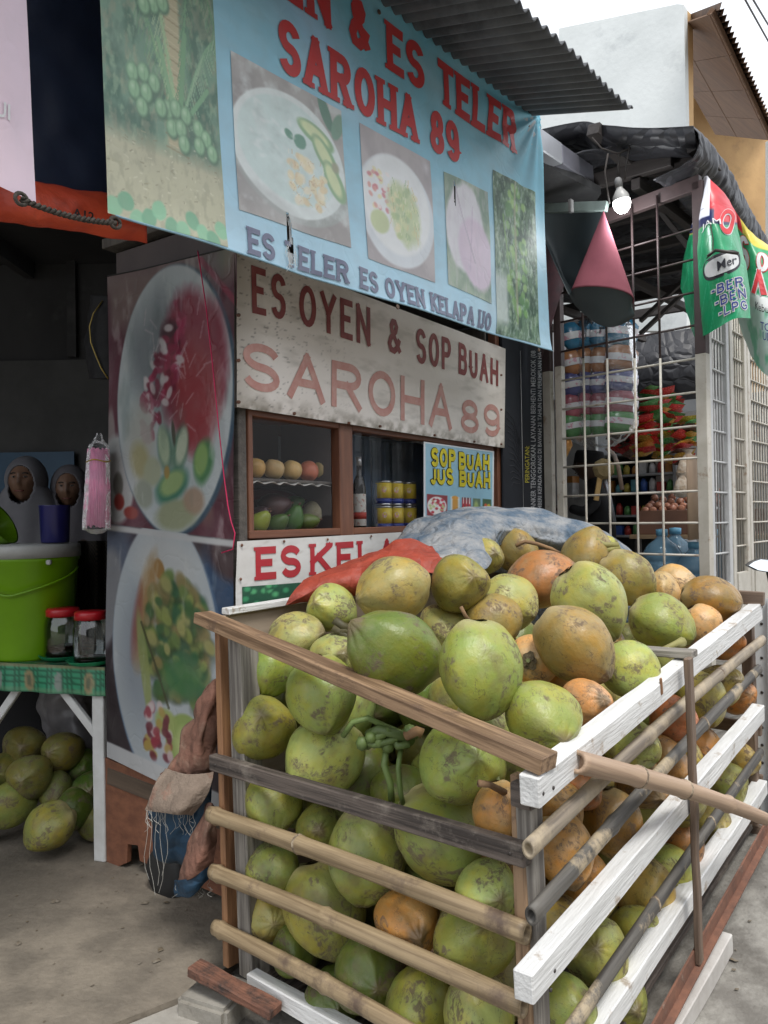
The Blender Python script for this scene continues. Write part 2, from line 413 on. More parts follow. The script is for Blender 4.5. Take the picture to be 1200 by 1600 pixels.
def small_text(name, text, F, q, m, parent, off=.002, bold=0.0):
    cu = bpy.data.curves.new('t', 'FONT'); cu.body = text; cu.size = 1; cu.offset = bold; cu.resolution_u = 2
    ob = bpy.data.objects.new('t', cu); C.objects.link(ob); dg = bpy.context.evaluated_depsgraph_get(); dg.update()
    me = bpy.data.meshes.new_from_object(ob.evaluated_get(dg)); bpy.data.objects.remove(ob)
    xs = [v.co.x for v in me.vertices]; ys = [v.co.y for v in me.vertices]; x0, x1, y0, y1 = min(xs), max(xs), min(ys), max(ys)
    Q = [V(p) for p in q]
    for v in me.vertices:
        a = (v.co.x - x0) / (x1 - x0); b = (v.co.y - y0) / (y1 - y0)
        p = (Q[0] * (1 - a) + Q[1] * a) * (1 - b) + (Q[3] * (1 - a) + Q[2] * a) * b
        v.co = F(p.x, p.y, off)
    me.materials.clear()
    return link(name, me, m, parent)
def quad_px(pl, c, off=0.0): return [pl.sz(x, y, off) for x, y in c]

# ------------------------------------------------------------ painting of flat prints (arrays of u, v in 0..1 -> rgb)
def vnoise(u, v, f, seed=0, oct=4):
    rs = np.random.RandomState(seed); out = 0; amp = 1; tot = 0
    for o in range(oct):
        n = 64; g = rs.rand(n, n); x = u * f; y = v * f
        xi = np.floor(x).astype(int); yi = np.floor(y).astype(int); fx = x - xi; fy = y - yi
        fx = fx * fx * (3 - 2 * fx); fy = fy * fy * (3 - 2 * fy)
        a = g[yi % n, xi % n]; b = g[yi % n, (xi + 1) % n]; c = g[(yi + 1) % n, xi % n]; d = g[(yi + 1) % n, (xi + 1) % n]
        out = out + amp * ((a * (1 - fx) + b * fx) * (1 - fy) + (c * (1 - fx) + d * fx) * fy); tot += amp; amp *= .55; f *= 2.1
    return out / tot
class Paint:
    def __init__(s, u, v, bgc, asp=1.0): s.u, s.v, s.asp = u, v, asp; s.c = np.tile(np.array(bgc, float) / 255, (len(u), 1))
    def mix(s, k, col):
        k = np.clip(k, 0, 1)[:, None]; col = np.array(col, float)
        if col.ndim == 1: col = col / 255
        s.c = s.c * (1 - k) + col * k
    def ell(s, cx, cy, rx, ry, col, rot=0, soft=.08, a=1, wob=0, seed=0):
        c_, s_ = math.cos(R_(rot)), math.sin(R_(rot)); x = s.u - cx; y = (s.v - cy) * s.asp
        X = (x * c_ + y * s_) / rx; Y = (-x * s_ + y * c_) / (ry * s.asp); d = np.sqrt(X * X + Y * Y)
        if wob: d = d + (vnoise(s.u, s.v, 9, seed) - .5) * wob
        s.mix(np.clip((1 - d) / soft, 0, 1) * a, col)
    def noise(s, f, col, lo=.5, hi=.7, a=1, seed=0, fu=1, fv=1):
        n_ = vnoise(s.u * fu, s.v * fv, f, seed); s.mix(np.clip((n_ - lo) / (hi - lo), 0, 1) * a, col)
    def box(s, u0, v0, u1, v1, col, soft=.01, a=1):
        k = np.clip((s.u - u0) / soft, 0, 1) * np.clip((u1 - s.u) / soft, 0, 1) * np.clip((s.v - v0) / soft, 0, 1) * np.clip((v1 - s.v) / soft, 0, 1)
        s.mix(k * a, col)
    def line(s, u0, v0, u1, v1, wd, col, a=1):
        A_ = s.asp; dx, dy = u1 - u0, (v1 - v0) * A_; t = np.clip(((s.u - u0) * dx + (s.v - v0) * A_ * dy) / (dx * dx + dy * dy), 0, 1)
        d = np.hypot(s.u - u0 - t * dx, (s.v - v0) * A_ - t * dy); s.mix(np.clip((wd - d) / (wd * .4), 0, 1) * a, col)
    def shade(s, f, amt, seed=0, fu=1, fv=1): s.c = s.c * (1 + amt * (vnoise(s.u * fu, s.v * fv, f, seed)[:, None] - .5) * 2)
    def fade(s, a, col=(205, 225, 235)): s.mix(np.full(len(s.u), a), col)

# ============================================================ SETTING
def ground_z(x, y):
    s = (x - .298) * .627 + (y - 1.555) * .779       # climbs up the street along the road side of the crate
    o = (x - .298) * .779 - (y - 1.555) * .627
    t = min(max((s - .2) / 3.2, 0), 1); k = min(max((o + .9) / .8, 0), 1)
    return .30 * t * t * (3 - 2 * t) * k * k * (3 - 2 * k)
concrete = mat('concrete_ground', (.30, .285, .255), (.17, .158, .14), scale=7, lo=.42, hi=.62, rough=.85, bump=.6, bump_scale=55, stain=(.115, .105, .09), stain_scale=2.2, stain_lo=.47, stain_hi=.62, detail=10)
xs = sorted(set([-60, -30, -15] + [-8 + .25 * i for i in range(65)] + [15, 30, 60])); ys = sorted(set([-30, -15, -6] + [-3 + .25 * i for i in range(60)] + [20, 40, 80]))
vv_ = [(x, y, ground_z(x, y) - .004) for y in ys for x in xs]; nx_ = len(xs)
ff_ = [(j * nx_ + i, j * nx_ + i + 1, (j + 1) * nx_ + i + 1, (j + 1) * nx_ + i) for j in range(len(ys) - 1) for i in range(nx_ - 1)]
tag(link('ground', mesh_py(vv_, ff_), concrete, smooth=True), kind='structure')
floor_m = mat('shop_floor_concrete', (.25, .215, .17), (.16, .138, .11), scale=6, lo=.42, hi=.62, rough=.75, bump=.45, bump_scale=45, stain=(.145, .125, .10), stain_scale=1.8, stain_lo=.46, stain_hi=.68, detail=10)
# floor slab of the stall: its front edge runs along the street left of the crate
e0 = at(318, 1546, 2.26); e0.z = 0
sl_pts = [V((-6, 1.0, 0)), V((-1.45, 1.62, 0)), V((e0.x, e0.y, 0)), V((e0.x + .1, 2.5, 0)), V((.45, 3.9, 0)), V((.6, 6, 0)), V((-6, 6, 0))]
poly('floor', [p + V((0, 0, .03)) for p in sl_pts], floor_m, thick=.06)['kind'] = 'structure'
kerb_m = mat('kerb_concrete', (.42, .40, .36), (.27, .25, .22), scale=5, rough=.9, bump=.5, bump_scale=30, stain=(.14, .12, .10), stain_scale=3)
poly('kerb', [V((-6, .8, .014)), V((-1.3, 1.42, .014)), V((e0.x + .02, e0.y - .13, .014)), V((e0.x, e0.y - .004, .014)), V((-1.45, 1.616, .014)), V((-6, .996, .014))], kerb_m, thick=.05)['kind'] = 'structure'

# ---- the dim room behind the stall
dark_wall = mat('dark_grey_wall', (.06, .06, .062), (.036, .036, .038), scale=1.5, rough=.9, bump=.2, bump_scale=20, stretch=(1, 1, .4), stain=(.11, .11, .11), stain_scale=1.4, stain_lo=.55, stain_hi=.8)  # dark grey base with paler blotches
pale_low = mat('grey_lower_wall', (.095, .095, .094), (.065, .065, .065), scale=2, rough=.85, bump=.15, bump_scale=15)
t = thing('back_wall', (-2.2, 5.3, 0), 'dark grey back wall of the stall behind the women', 'wall')
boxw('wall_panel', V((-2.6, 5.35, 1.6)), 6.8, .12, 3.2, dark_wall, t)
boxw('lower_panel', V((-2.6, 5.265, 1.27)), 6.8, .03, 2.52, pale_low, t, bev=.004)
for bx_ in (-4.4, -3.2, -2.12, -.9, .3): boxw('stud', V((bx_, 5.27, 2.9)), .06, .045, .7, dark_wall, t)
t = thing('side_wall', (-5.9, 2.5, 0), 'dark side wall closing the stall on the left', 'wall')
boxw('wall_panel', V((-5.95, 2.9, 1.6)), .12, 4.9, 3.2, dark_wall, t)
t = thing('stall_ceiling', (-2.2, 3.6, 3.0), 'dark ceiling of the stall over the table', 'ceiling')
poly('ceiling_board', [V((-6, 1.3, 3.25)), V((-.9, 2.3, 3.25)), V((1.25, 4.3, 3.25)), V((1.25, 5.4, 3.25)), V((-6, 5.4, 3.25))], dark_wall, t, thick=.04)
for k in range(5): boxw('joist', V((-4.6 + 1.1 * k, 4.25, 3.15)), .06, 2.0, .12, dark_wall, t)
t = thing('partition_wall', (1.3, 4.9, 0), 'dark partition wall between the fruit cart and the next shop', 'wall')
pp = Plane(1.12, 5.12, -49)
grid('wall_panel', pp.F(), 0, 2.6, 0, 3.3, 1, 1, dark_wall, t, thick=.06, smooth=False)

# ---- white building and brown roof up the street
plaster = mat('aged_white_plaster', (.74, .77, .76), (.64, .67, .66), scale=1.6, rough=.9, bump=.25, bump_scale=18, stain=(.36, .39, .40), stain_scale=2.2, stain_lo=.58, stain_hi=.9, detail=10)
ochre = mat('ochre_plaster', (.62, .40, .19), (.50, .31, .15), scale=2, rough=.9, bump=.25, bump_scale=20, stain=(.26, .17, .09), stain_scale=1.6, stain_lo=.58, stain_hi=.8)
t = thing('white_building', at(1078, 400, 8.4).xy.to_3d(), 'white plastered building with an uneven parapet beyond the dark roof', 'building')
wp = [(1064, 15), (1074, 16), (1078, 260), (1078, 520), (790, 520), (790, 130), (880, 126), (880, 52), (905, 47)]
WPL = Plane(at(1078, 400, 8.4).x, at(1078, 400, 8.4).y, -52, -1)
poly('wall', [WPL.hit(x, y) for x, y in wp], plaster, t, thick=.12)
poly('parapet_cap', [WPL.hit(x, y, .03) for x, y in [(880, 51), (1064, 14), (1072, 15), (1072, 17), (1064, 17), (880, 54)]], mat('cap_grey', (.62, .65, .66), rough=.9), t, thick=.04)
poly('corner_wall', [WPL.hit(1074, 16), WPL.hit(1078, 560), WPL.hit(1078, 560) + V((.10, .1, 0)), WPL.hit(1074, 16) + V((.10, .1, 0))], ochre, t, thick=.02)
crk = bmesh.new()
for seg in ([(900, 62), (925, 66), (941, 60), (948, 68), (962, 66)], [(920, 72), (934, 70), (941, 60)]):
    tube_bm(crk, [WPL.hit(x, y, .004) for x, y in seg], .008, 5)
link('crack', bm_mesh(crk), mat('crack_dark', (.2, .22, .22)), t)
brown_roof = mat('rusty_brown_sheet', (.16, .095, .06), (.10, .06, .04), scale=5, rough=.7, bump=.2, stain=(.30, .20, .13), stain_scale=2)
soffit = mat('soffit_board', (.20, .11, .06), (.14, .075, .042), scale=3, rough=.8, stretch=(1, 4, 1), stain=(.12, .07, .04), stain_scale=2.2)
t = thing('porch_roof', at(1120, 150, 8.2), 'brown corrugated porch roof with boarded underside high on the right', 'roof')
A0, A1, A2, A3 = at(1072, 22, 8.5), at(1113, 19, 7.6), at(1235, 262, 9.4), at(1150, 300, 10.4)
A2 = A1 + (at(1215, 240, 11.0) - A1); A0 = A1 + (A0 - A1) * 3.0 + V((0, 0, -.25)); A2 = A1 + (A2 - A1) * 1.35; A3 = A0 + (A2 - A1)
nn = (A1 - A0).cross(A2 - A1).normalized()
if nn.z < 0: nn = -nn
nr = 46; vs_ = []
for i in range(nr * 4 + 1):
    f = i / (nr * 4); h = .022 * math.cos(2 * math.pi * f * nr)
    for g in (0, .5, 1): vs_.append(A0 + (A1 - A0) * (g * 1.06 - .03) + (A2 - A1) * f + nn * (.07 + h))
fs_ = [(3 * i + g, 3 * i + g + 1, 3 * i + g + 4, 3 * i + g + 3) for i in range(nr * 4) for g in (0, 1)]
ro = link('corrugated_sheet', mesh_py(vs_, fs_), brown_roof, t); ro.modifiers.new('thickness', 'SOLIDIFY').thickness = .006
for k in range(6):
    f0, f1 = k / 6 + .001, (k + 1) / 6 - .001
    poly('soffit_board', [A0 + (A2 - A1) * f0, A1 + (A2 - A1) * f0, A1 + (A2 - A1) * f1, A0 + (A2 - A1) * f1], soffit, t, thick=.015)
for g in (.06, .5, .97):
    plank('purlin', A0 + (A1 - A0) * g - nn * .02, A0 + (A1 - A0) * g + (A2 - A1) - nn * .02, .05, .07, -nn, soffit, t, seg=1)
t = thing('ochre_building', at(1160, 500, 9.8).xy.to_3d(), 'ochre yellow painted house wall under the brown porch roof', 'building')
poly('wall', [at(1040, 120, 9.9), at(1078, 160, 9.9), at(1110, 216, 10.0), at(1195, 225, 10.2), at(1197, 620, 10.2), at(1040, 620, 9.9)], ochre, t, thick=.1)
poly('white_pillar', [at(1196, 222, 9.6), at(1216, 225, 9.7), at(1216, 640, 9.7), at(1196, 640, 9.6)], plaster, t, thick=.2)
# bright street scene beyond the grilles: sunlit planting and a pale wall up the road
t = thing('far_wall', at(1260, 700, 14).xy.to_3d(), 'pale wall far up the street behind the grilles', 'wall')
poly('wall', [at(1130, 560, 15), at(1420, 600, 15), at(1420, 870, 15), at(1130, 870, 15)], plaster, t, thick=.2)
bm = bmesh.new()
for k in range(2600):
    p = at(1210 + random.gauss(0, 42), 770 + random.gauss(0, 45), 12.2 + random.random() * 1.2)
    M = Matrix.Translation(p) @ Matrix.Rotation(random.random() * 6.3, 4, V((random.random() - .5, random.random() - .5, random.random() - .5))) 
    s_ = .05 + random.random() * .06
    q = [bm.verts.new(M @ V(c)) for c in ((-s_, 0, 0), (0, -s_ * .45, 0), (s_, 0, 0), (0, s_ * .45, 0))]; bm.faces.new(q)
lf = link('shrub', bm_mesh(bm), mat('leaf_green', (.09, .17, .03), (.16, .24, .05), scale=4, rough=.6))
tag(lf, 'bright green shrub seen through the far grilles', 'plant')
# overhead wires
for k, (a, b) in enumerate((((1158, -12), (1215, 92)), ((1170, -12), (1216, 66)))):
    p0, p1 = at(a[0], a[1], 9), at(b[0], b[1], 12)
    p0, p1 = p0 + (p0 - p1) * 4, p1 + (p1 - p0) * 3
    pts = [p0 * (1 - f) + p1 * f - V((0, 0, .35 * 4 * f * (1 - f))) + V((0, 0, .35)) for f in np.linspace(0, 1, 24)]
    tag(tube('overhead_wire', pts, .012, mat('wire_black', (.03, .03, .035))), ['thin black overhead wire crossing the top right sky, the left one of two', 'thin black overhead wire crossing the top right corner, the right one of two'][k], 'wire', 'overhead wires')

# ============================================================ AWNING over the banner
sheet_m = mat('weathered_fibre_sheet', (.135, .14, .15), (.085, .09, .10), scale=4, rough=.75, bump=.3, bump_scale=30, stain=(.05, .05, .055), stain_scale=2.0)
AW = Plane(.703, 3.70, 41)
t = thing('corrugated_awning', AW.pt(-1.5, 3.3), 'dark grey corrugated awning sheet sloping out above the blue banner', 'awning')
def aw_pt(s, o):      # o outward from the banner line
    return AW.pt(s, 3.345 - .30 * o + .004 * math.sin(s * 3), o)
for (s0, s1, lift) in ((-3.9, -2.62, .0), (-2.70, -1.30, .012), (-1.36, .012, .0)):
    n_ = int((s1 - s0) / .0075); vs_ = []
    for i in range(n_ + 1):
        s = s0 + (s1 - s0) * i / n_; h = .0125 * math.cos(2 * math.pi * s / .062)
        for j in range(9):
            o = -2.2 + 2.745 * j / 8; 
            vs_.append(aw_pt(s, o + (.006 * math.sin(s * 9) if j == 8 else 0)) + V((0, 0, h + lift)))
    fs_ = [(9 * i + j, 9 * i + j + 1, 9 * i + j + 10, 9 * i + j + 9) for i in range(n_) for j in range(8)]
    o_ = link('roof_sheet', mesh_py(vs_, fs_), sheet_m, t, smooth=True); o_.modifiers.new('thickness', 'SOLIDIFY').thickness = .006
dk_wood = mat('dark_timber', (.06, .05, .045), (.03, .027, .025), scale=6, stretch=(.3, 6, 6), rough=.8, bump=.3)
plank('batten', AW.pt(-3.8, 3.30, -.03), AW.pt(-.02, 3.30, -.03), .06, .04, AW.n, dk_wood, t, seg=1)
plank('batten', AW.pt(-3.8, 3.55, -1.1), AW.pt(-.02, 3.55, -1.1), .06, .04, AW.n, dk_wood, t, seg=1)
boltm = mat('rusty_bolt', (.22, .10, .06), (.12, .06, .04), rough=.7)

# ============================================================ BANNERS under the awning
def ban_wr(a, z):
    r = .012 * noise.noise(V((a * 1.6, z * 1.1, 0))) + .006 * noise.noise(V((a * 5, z * 3, 4)))
    dx, dz = a - 2.24, z - 3.33          # folds radiating from the top right tie
    d = math.hypot(dx, dz); an = math.atan2(dz, dx)
    r += .007 * math.exp(-d * 1.6) * math.sin(an * 17)
    r += .010 * math.exp(-((z - 2.2) / .05) ** 2) * math.sin(a * 6.0)
    return r + .05
BF = BAN.F(ban_wr)
bq = [BAN.sz(165, 345), BAN.sz(845, 551), BAN.sz(829, 186), None]
l0, l1 = BAN.sz(165, 345), BAN.sz(150, 0)
k_ = (bq[2][1] - l0[1]) / (l1[1] - l0[1]); bq[3] = (l0[0] + (l1[0] - l0[0]) * k_, bq[2][1] + .02)
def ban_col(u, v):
    P = Paint(u, v, (166, 210, 230)); P.mix(np.clip((v - .35) / .6, 0, 1), (116, 184, 206))  # print gradient and painted-in shade, deeper towards the top
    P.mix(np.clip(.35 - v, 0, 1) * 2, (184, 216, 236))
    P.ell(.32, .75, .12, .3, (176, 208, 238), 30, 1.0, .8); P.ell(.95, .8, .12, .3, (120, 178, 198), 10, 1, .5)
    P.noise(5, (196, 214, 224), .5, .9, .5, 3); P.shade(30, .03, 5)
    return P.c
t = thing('blue_banner', BAN.pt(1.1, 2.2), 'large light blue banner of drink photos and red lettering under the awning', 'banner')
vinyl = printmat('banner_vinyl', .5, .25, .10)
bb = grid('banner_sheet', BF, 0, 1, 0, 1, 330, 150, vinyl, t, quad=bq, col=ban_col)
grid('banner_back', lambda s, z: BF(s, z, -.003), 0, 1, 0, 1, 90, 40, mat('banner_back_white', (.55, .58, .6)), t, quad=bq)
def bpx(c): return quad_px(BAN, c, .05)
def palm(u, v):
    P = Paint(u, v, (104, 140, 116), 1.75); P.noise(9, (56, 92, 74), .4, .62, .85, 1); P.noise(22, (150, 178, 142), .56, .72, .6, 2)
    P.box(-1, -1, 2, .33, (196, 186, 154), .08, .95); P.noise(26, (150, 144, 116), .5, .66, .45, 9)
    r0 = np.random.RandomState(3)
    for k in range(150):                      # ground litter in the print
        x, y = r0.rand(), r0.rand() * .32; P.line(x, y, x + .06 * (r0.rand() - .5), y + .015 * (r0.rand() - .5), .005, [(224, 216, 190), (130, 118, 92), (170, 160, 126)][k % 3], .6)
    P.box(.50, .28, .67, 1.3, (196, 178, 138), .03, .95)
    for k in range(22): P.line(.50, .30 + k * .045, .68, .285 + k * .045, .007, (136, 116, 84), .55); P.line(.52, .315 + k * .045, .66, .30 + k * .045, .004, (222, 208, 174), .5)
    def frond(x0, y0, x1, y1, sag, c1, c2):
        n = 26; px_, py_ = x0, y0
        for i in range(1, n + 1):
            f = i / n; x = x0 + (x1 - x0) * f; y = y0 + (y1 - y0) * f + sag * 4 * f * (1 - f)
            P.line(px_, py_, x, y, .014 * (1.2 - f), c1, .95)
            for sg in (-1, 1):
                L_ = .13 * math.sin(math.pi * (.15 + .8 * f)); P.line(x, y, x + sg * L_ * .45 + .02 * (r0.rand() - .5), y - L_ * (.55 + .3 * r0.rand()), .0045, c2 if r0.rand() > .4 else c1, .8)
            px_, py_ = x, y
    frond(.58, .40, .10, 1.02, .05, (128, 170, 122), (98, 146, 104)); frond(.60, .42, .36, 1.1, .02, (156, 190, 138), (176, 200, 150)); frond(.62, .42, .80, 1.1, .02, (108, 156, 110), (84, 132, 94)); frond(.64, .38, 1.05, .78, .08, (118, 164, 122), (150, 188, 146)); frond(.5, 1.1, -.1, .62, .12, (140, 180, 126), (110, 156, 112)); frond(.7, 1.1, 1.1, .6, .1, (96, 142, 98), (70, 116, 84))
    P.line(.60, .40, .46, .66, .022, (132, 176, 128)); P.line(.63, .40, .70, .72, .024, (110, 158, 112)); P.line(.66, .40, .90, .56, .020, (116, 166, 120))
    for k, (x, y) in enumerate([(.24, .5), (.33, .515), (.42, .495), (.25, .445), (.35, .45), (.31, .395), (.53, .425), (.60, .44), (.69, .43), (.56, .365), (.64, .375), (.66, .325), (.80, .40), (.87, .375), (.92, .33), (.80, .34), (.47, .42), (.38, .82), (.47, .85), (.44, .77), (.36, .75), (.52, .79)]):
        P.ell(x, y, .064, .043, (70, 106, 80), 0, .3); P.ell(x - .006, y + .005, .055, .037, (138, 184, 138), 0, .35); P.ell(x - .018, y + .013, .026, .017, (192, 220, 184), 0, .9, .8); P.line(x, y - .03, x + .01, y + .03, .004, (108, 150, 108), .5)
    for k in range(11): P.ell(.05 + k * .09, .03 + .03 * math.sin(k * 2), .07, .035, [(126, 190, 146), (96, 160, 120)][k % 2], 15 * k, .2, .9, .4, k)
    P.fade(.24, (204, 224, 222)); return P.c
def bowl1(u, v):
    P = Paint(u, v, (140, 132, 130), 1.25); P.noise(3, (170, 164, 160), .4, .7, 1, 1); P.box(.0, .82, .14, 1.1, (208, 206, 204), .1, .5)
    P.ell(.5, .44, .56, .40, (150, 154, 150), -8, .04); P.ell(.48, .5, .52, .42, (226, 234, 232), -8, .03)
    P.ell(.47, .52, .46, .36, (206, 226, 222), -8, .05); P.noise(9, (228, 238, 236), .45, .7, .5, 2)
    P.ell(.83, .92, .06, .14, (76, 116, 96), 20, .2); P.ell(.95, .86, .06, .12, (100, 140, 116), -20, .2)
    for x, y, a in ((.72, .72, -20), (.8, .6, -55), (.88, .44, -65)):
        P.ell(x, y, .2, .075, (128, 170, 120), a, .15); P.ell(x - .01, y + .01, .17, .052, (214, 226, 168), a, .3)
    P.ell(.9, .55, .05, .05, (150, 150, 120), 0, .5)
    P.ell(.56, .62, .07, .05, (82, 136, 112), 60, .2, 1, .6, 3); P.ell(.46, .64, .05, .03, (82, 136, 112), -50, .2)
    for k in range(34):
        r = np.random.RandomState(k + 9); P.ell(.45 + r.rand() * .33, .2 + r.rand() * .32, .05, .03, [(240, 222, 176), (232, 206, 158), (244, 232, 200)][k % 3], r.rand() * 180, .35, .9)
    for k in range(60):
        r = np.random.RandomState(k + 50); x, y, a = .44 + r.rand() * .36, .18 + r.rand() * .34, r.rand() * 3; P.line(x, y, x + .03 * math.cos(a), y + .03 * math.sin(a), .005, [(250, 244, 226), (196, 160, 112)][k % 2], .6)
    for k in range(40):
        r = np.random.RandomState(k + 80); P.ell(.12 + r.rand() * .4, .4 + r.rand() * .4, .03 + .03 * r.rand(), .02, [(240, 246, 244), (186, 206, 202)][k % 2], r.rand() * 180, .8, .5)
    P.ell(.3, .1, .4, .1, (168, 168, 166), -20, .4, .35); P.shade(20, .04, 5); P.fade(.26, (232, 240, 244)); return P.c
def bowl2(u, v):
    P = Paint(u, v, (176, 166, 166), 1.5); P.noise(3, (150, 140, 142), .4, .7, 1, 4)
    P.ell(.46, .45, .56, .44, (216, 222, 228), -5, .05); P.ell(.46, .5, .5, .40, (238, 240, 240), -5, .08)
    for k in range(40):
        r = np.random.RandomState(k + 2); P.ell(.08 + r.rand() * .3, .42 + r.rand() * .3, .04, .02, [(210, 112, 122), (238, 226, 170), (250, 240, 236), (226, 150, 140)][k % 4], r.rand() * 180, .4, .9)
    P.ell(.56, .45, .26, .28, (196, 210, 158), 10, .3, 1, .35, 1); P.noise(8, (222, 226, 172), .5, .7, .0, 1)
    for k in range(30):
        r = np.random.RandomState(k + 60); P.ell(.38 + r.rand() * .36, .25 + r.rand() * .42, .05, .035, [(176, 198, 130), (214, 220, 160), (236, 226, 176), (158, 186, 128)][k % 4], r.rand() * 180, .5, .8)
    for k in range(70):
        r = np.random.RandomState(k + 160); x, y, a = .34 + r.rand() * .44, .2 + r.rand() * .5, 1.2 + r.rand() * .8; P.line(x, y, x + .07 * math.cos(a), y + .05 * math.sin(a), .006, [(226, 232, 176), (134, 166, 104), (244, 240, 214), (214, 186, 120)][k % 4], .6)
    P.ell(.2, .32, .14, .1, (196, 208, 150), -30, .2); P.box(.85, .85, 1, 1, (210, 205, 210), .08)
    P.fade(.26, (234, 240, 246)); return P.c
def onion(u, v):
    P = Paint(u, v, (120, 144, 126), 1.7); P.noise(5, (160, 178, 156), .4, .7, 1, 4)
    P.ell(.42, .58, .44, .42, (222, 220, 226), -8, .12, 1, .1, 2); P.ell(.66, .38, .42, .34, (214, 196, 214), 10, .15, 1, .1, 3)
    P.ell(.62, .45, .3, .3, (226, 208, 224), 0, .6, .8); P.line(.2, .95, .62, .3, .02, (188, 176, 192), .7); P.line(.62, .8, .5, .2, .015, (196, 178, 200), .6)
    P.noise(16, (205, 196, 210), .5, .8, .4, 4, 2, .5); P.fade(.1, (230, 235, 240)); return P.c
def banana(u, v):
    P = Paint(u, v, (88, 118, 92), 2.2); P.noise(12, (46, 74, 56), .45, .6, .9, 1); P.noise(20, (160, 184, 150), .55, .7, .7, 2)
    P.box(-1, .02, .3, .42, (214, 222, 220), .08, .8)
    for k in range(70):
        r = np.random.RandomState(k); y = r.rand() * .8 + .16; x = .5 + (r.rand() - .5) * .42; 
        P.ell(x, y, .075, .028, [(118, 164, 92), (84, 130, 76), (150, 188, 112)][k % 3], 70 + r.rand() * 40, .4, .95)
    P.line(.5, 1.1, .45, .1, .03, (150, 150, 120), .8); P.line(.2, .75, .45, .1, .02, (110, 150, 84)); P.noise(30, (190, 204, 200), .55, .7, .5, 12)
    P.fade(.08, (210, 225, 230)); return P.c
for nm, c, fn, nx, ny in (('palm_photo', [(168, 333), (353, 388), (328, -36), (150, -150)], palm, 120, 300),
                          ('bowl_photo', [(372, 328), (546, 388), (535, 172), (358, 80)], bowl1, 130, 150),
                          ('bowl_photo', [(574, 404), (679, 442), (672, 252), (563, 191)], bowl2, 90, 130),
                          ('petal_photo', [(700, 444), (767, 475), (763, 300), (693, 268)], onion, 60, 110),
                          ('fruit_tree_photo', [(776, 521), (842, 540), (835, 301), (770, 265)], banana, 70, 150)):
    grid(nm, lambda s, z: BF(s, z, .002), 0, 1, 0, 1, nx, ny, vinyl, t, quad=bpx(c), col=fn)
red_ink = mat('faded_red_ink', srgb(196, 62, 62), srgb(182, 70, 72), scale=12, rough=.4)
grey_ink = mat('faded_grey_ink', srgb(104, 108, 132), srgb(120, 124, 146), scale=12, rough=.4)
letters('lettering', 'EN & ES TELER', BF, bpx([(438, -6), (805, 241), (805, 180), (434, -96)]), red_ink, t, .2, True, .14, .003)
letters('lettering', 'SAROHA 89', BF, bpx([(436, 110), (718, 258), (716, 195), (432, 23)]), red_ink, t, .2, True, .12, .003)
letters('lettering', 'ES TELER', BF, bpx([(385, 397), (544, 444), (541, 411), (384, 354)]), grey_ink, t, .2, True, .12, .003)
letters('lettering', 'ES OYEN', BF, bpx([(561, 450), (661, 484), (660, 453), (559, 417)]), grey_ink, t, .2, True, .12, .003)
letters('lettering', 'KELAPA IJO', BF, bpx([(671, 486), (767, 518), (767, 491), (670, 456)]), grey_ink, t, .2, True, .12, .003)
# the torn slit: faces really removed from sheet, photo and letters
tear = [(BAN.sz(447, 333, .05), .006), (BAN.sz(450, 350, .05), .011), (BAN.sz(453, 380, .05), .014), (BAN.sz(454, 404, .05), .013), (BAN.sz(456, 412, .05), .006)]
tear2 = [(BAN.sz(709, 283, .05), .003), (BAN.sz(710, 300, .05), .006), (BAN.sz(711, 322, .05), .003)]
def in_tear(s, z):
    for T_ in (tear, tear2):
        for (a, ra), (b, rb) in zip(T_, T_[1:]):
            zt = (z - b[1]) / (a[1] - b[1])
            if 0 <= zt <= 1:
                w_ = ra * zt + rb * (1 - zt)
                if abs(s - (a[0] * zt + b[0] * (1 - zt))) < w_ * (1 + .5 * noise.noise(V((0, z * 120, 0)))): return True
    return False
for ch in list(t.children):
    me = ch.data; mw = world_of(ch); bm = bmesh.new(); bm.from_mesh(me); kill = []
    for f in bm.faces:
        p = mw @ f.calc_center_median()
        if in_tear((p - BAN.o).dot(BAN.u), p.z): kill.append(f)
    if kill: bmesh.ops.delete(bm, geom=kill, context='FACES'); bm.to_mesh(me)
    bm.free()
bm = bmesh.new()
for k in range(26):
    i = random.choice((0, 1, 1, 2, 2, 3)); (a, ra), (b, rb) = tear[i], tear[i + 1]; f = random.random()
    s = a[0] * f + b[0] * (1 - f) + random.choice((-1, 1)) * ra; z = a[1] * f + b[1] * (1 - f)
    p = BF(s, z, .004); tube_bm(bm, [p, p + BAN.u * random.uniform(-.012, .012) + V((0, 0, -.012)), p + BAN.u * random.uniform(-.02, .02) + V((0, 0, -.035))], .0006, 3)
link('frayed_thread', bm_mesh(bm), mat('thread_white', (.75, .77, .76)), t)['kind'] = 'stuff'
eye_m = mat('brass_eyelet', (.16, .11, .08), metal=.6, rough=.5)
for (x, y) in ((176, 349), (840, 547), (619, 480), (590, 20), (824, 196)):
    c = BAN.hit(x, y, .05); M = frame(BAN.u, BAN.n, c + BAN.n * .006)
    lathe('eyelet', [(.004, 0), (.009, 0), (.0095, .002), (.009, .003), (.004, .003)], eye_m, t, M, 12)
hem = tube('hem_rope', [BF(bq[0][0] + (bq[1][0] - bq[0][0]) * f, bq[0][1] + (bq[1][1] - bq[0][1]) * f) for f in np.linspace(0, 1, 40)], .0035, mat('hem_blue', srgb(150, 190, 210)), t, 6)

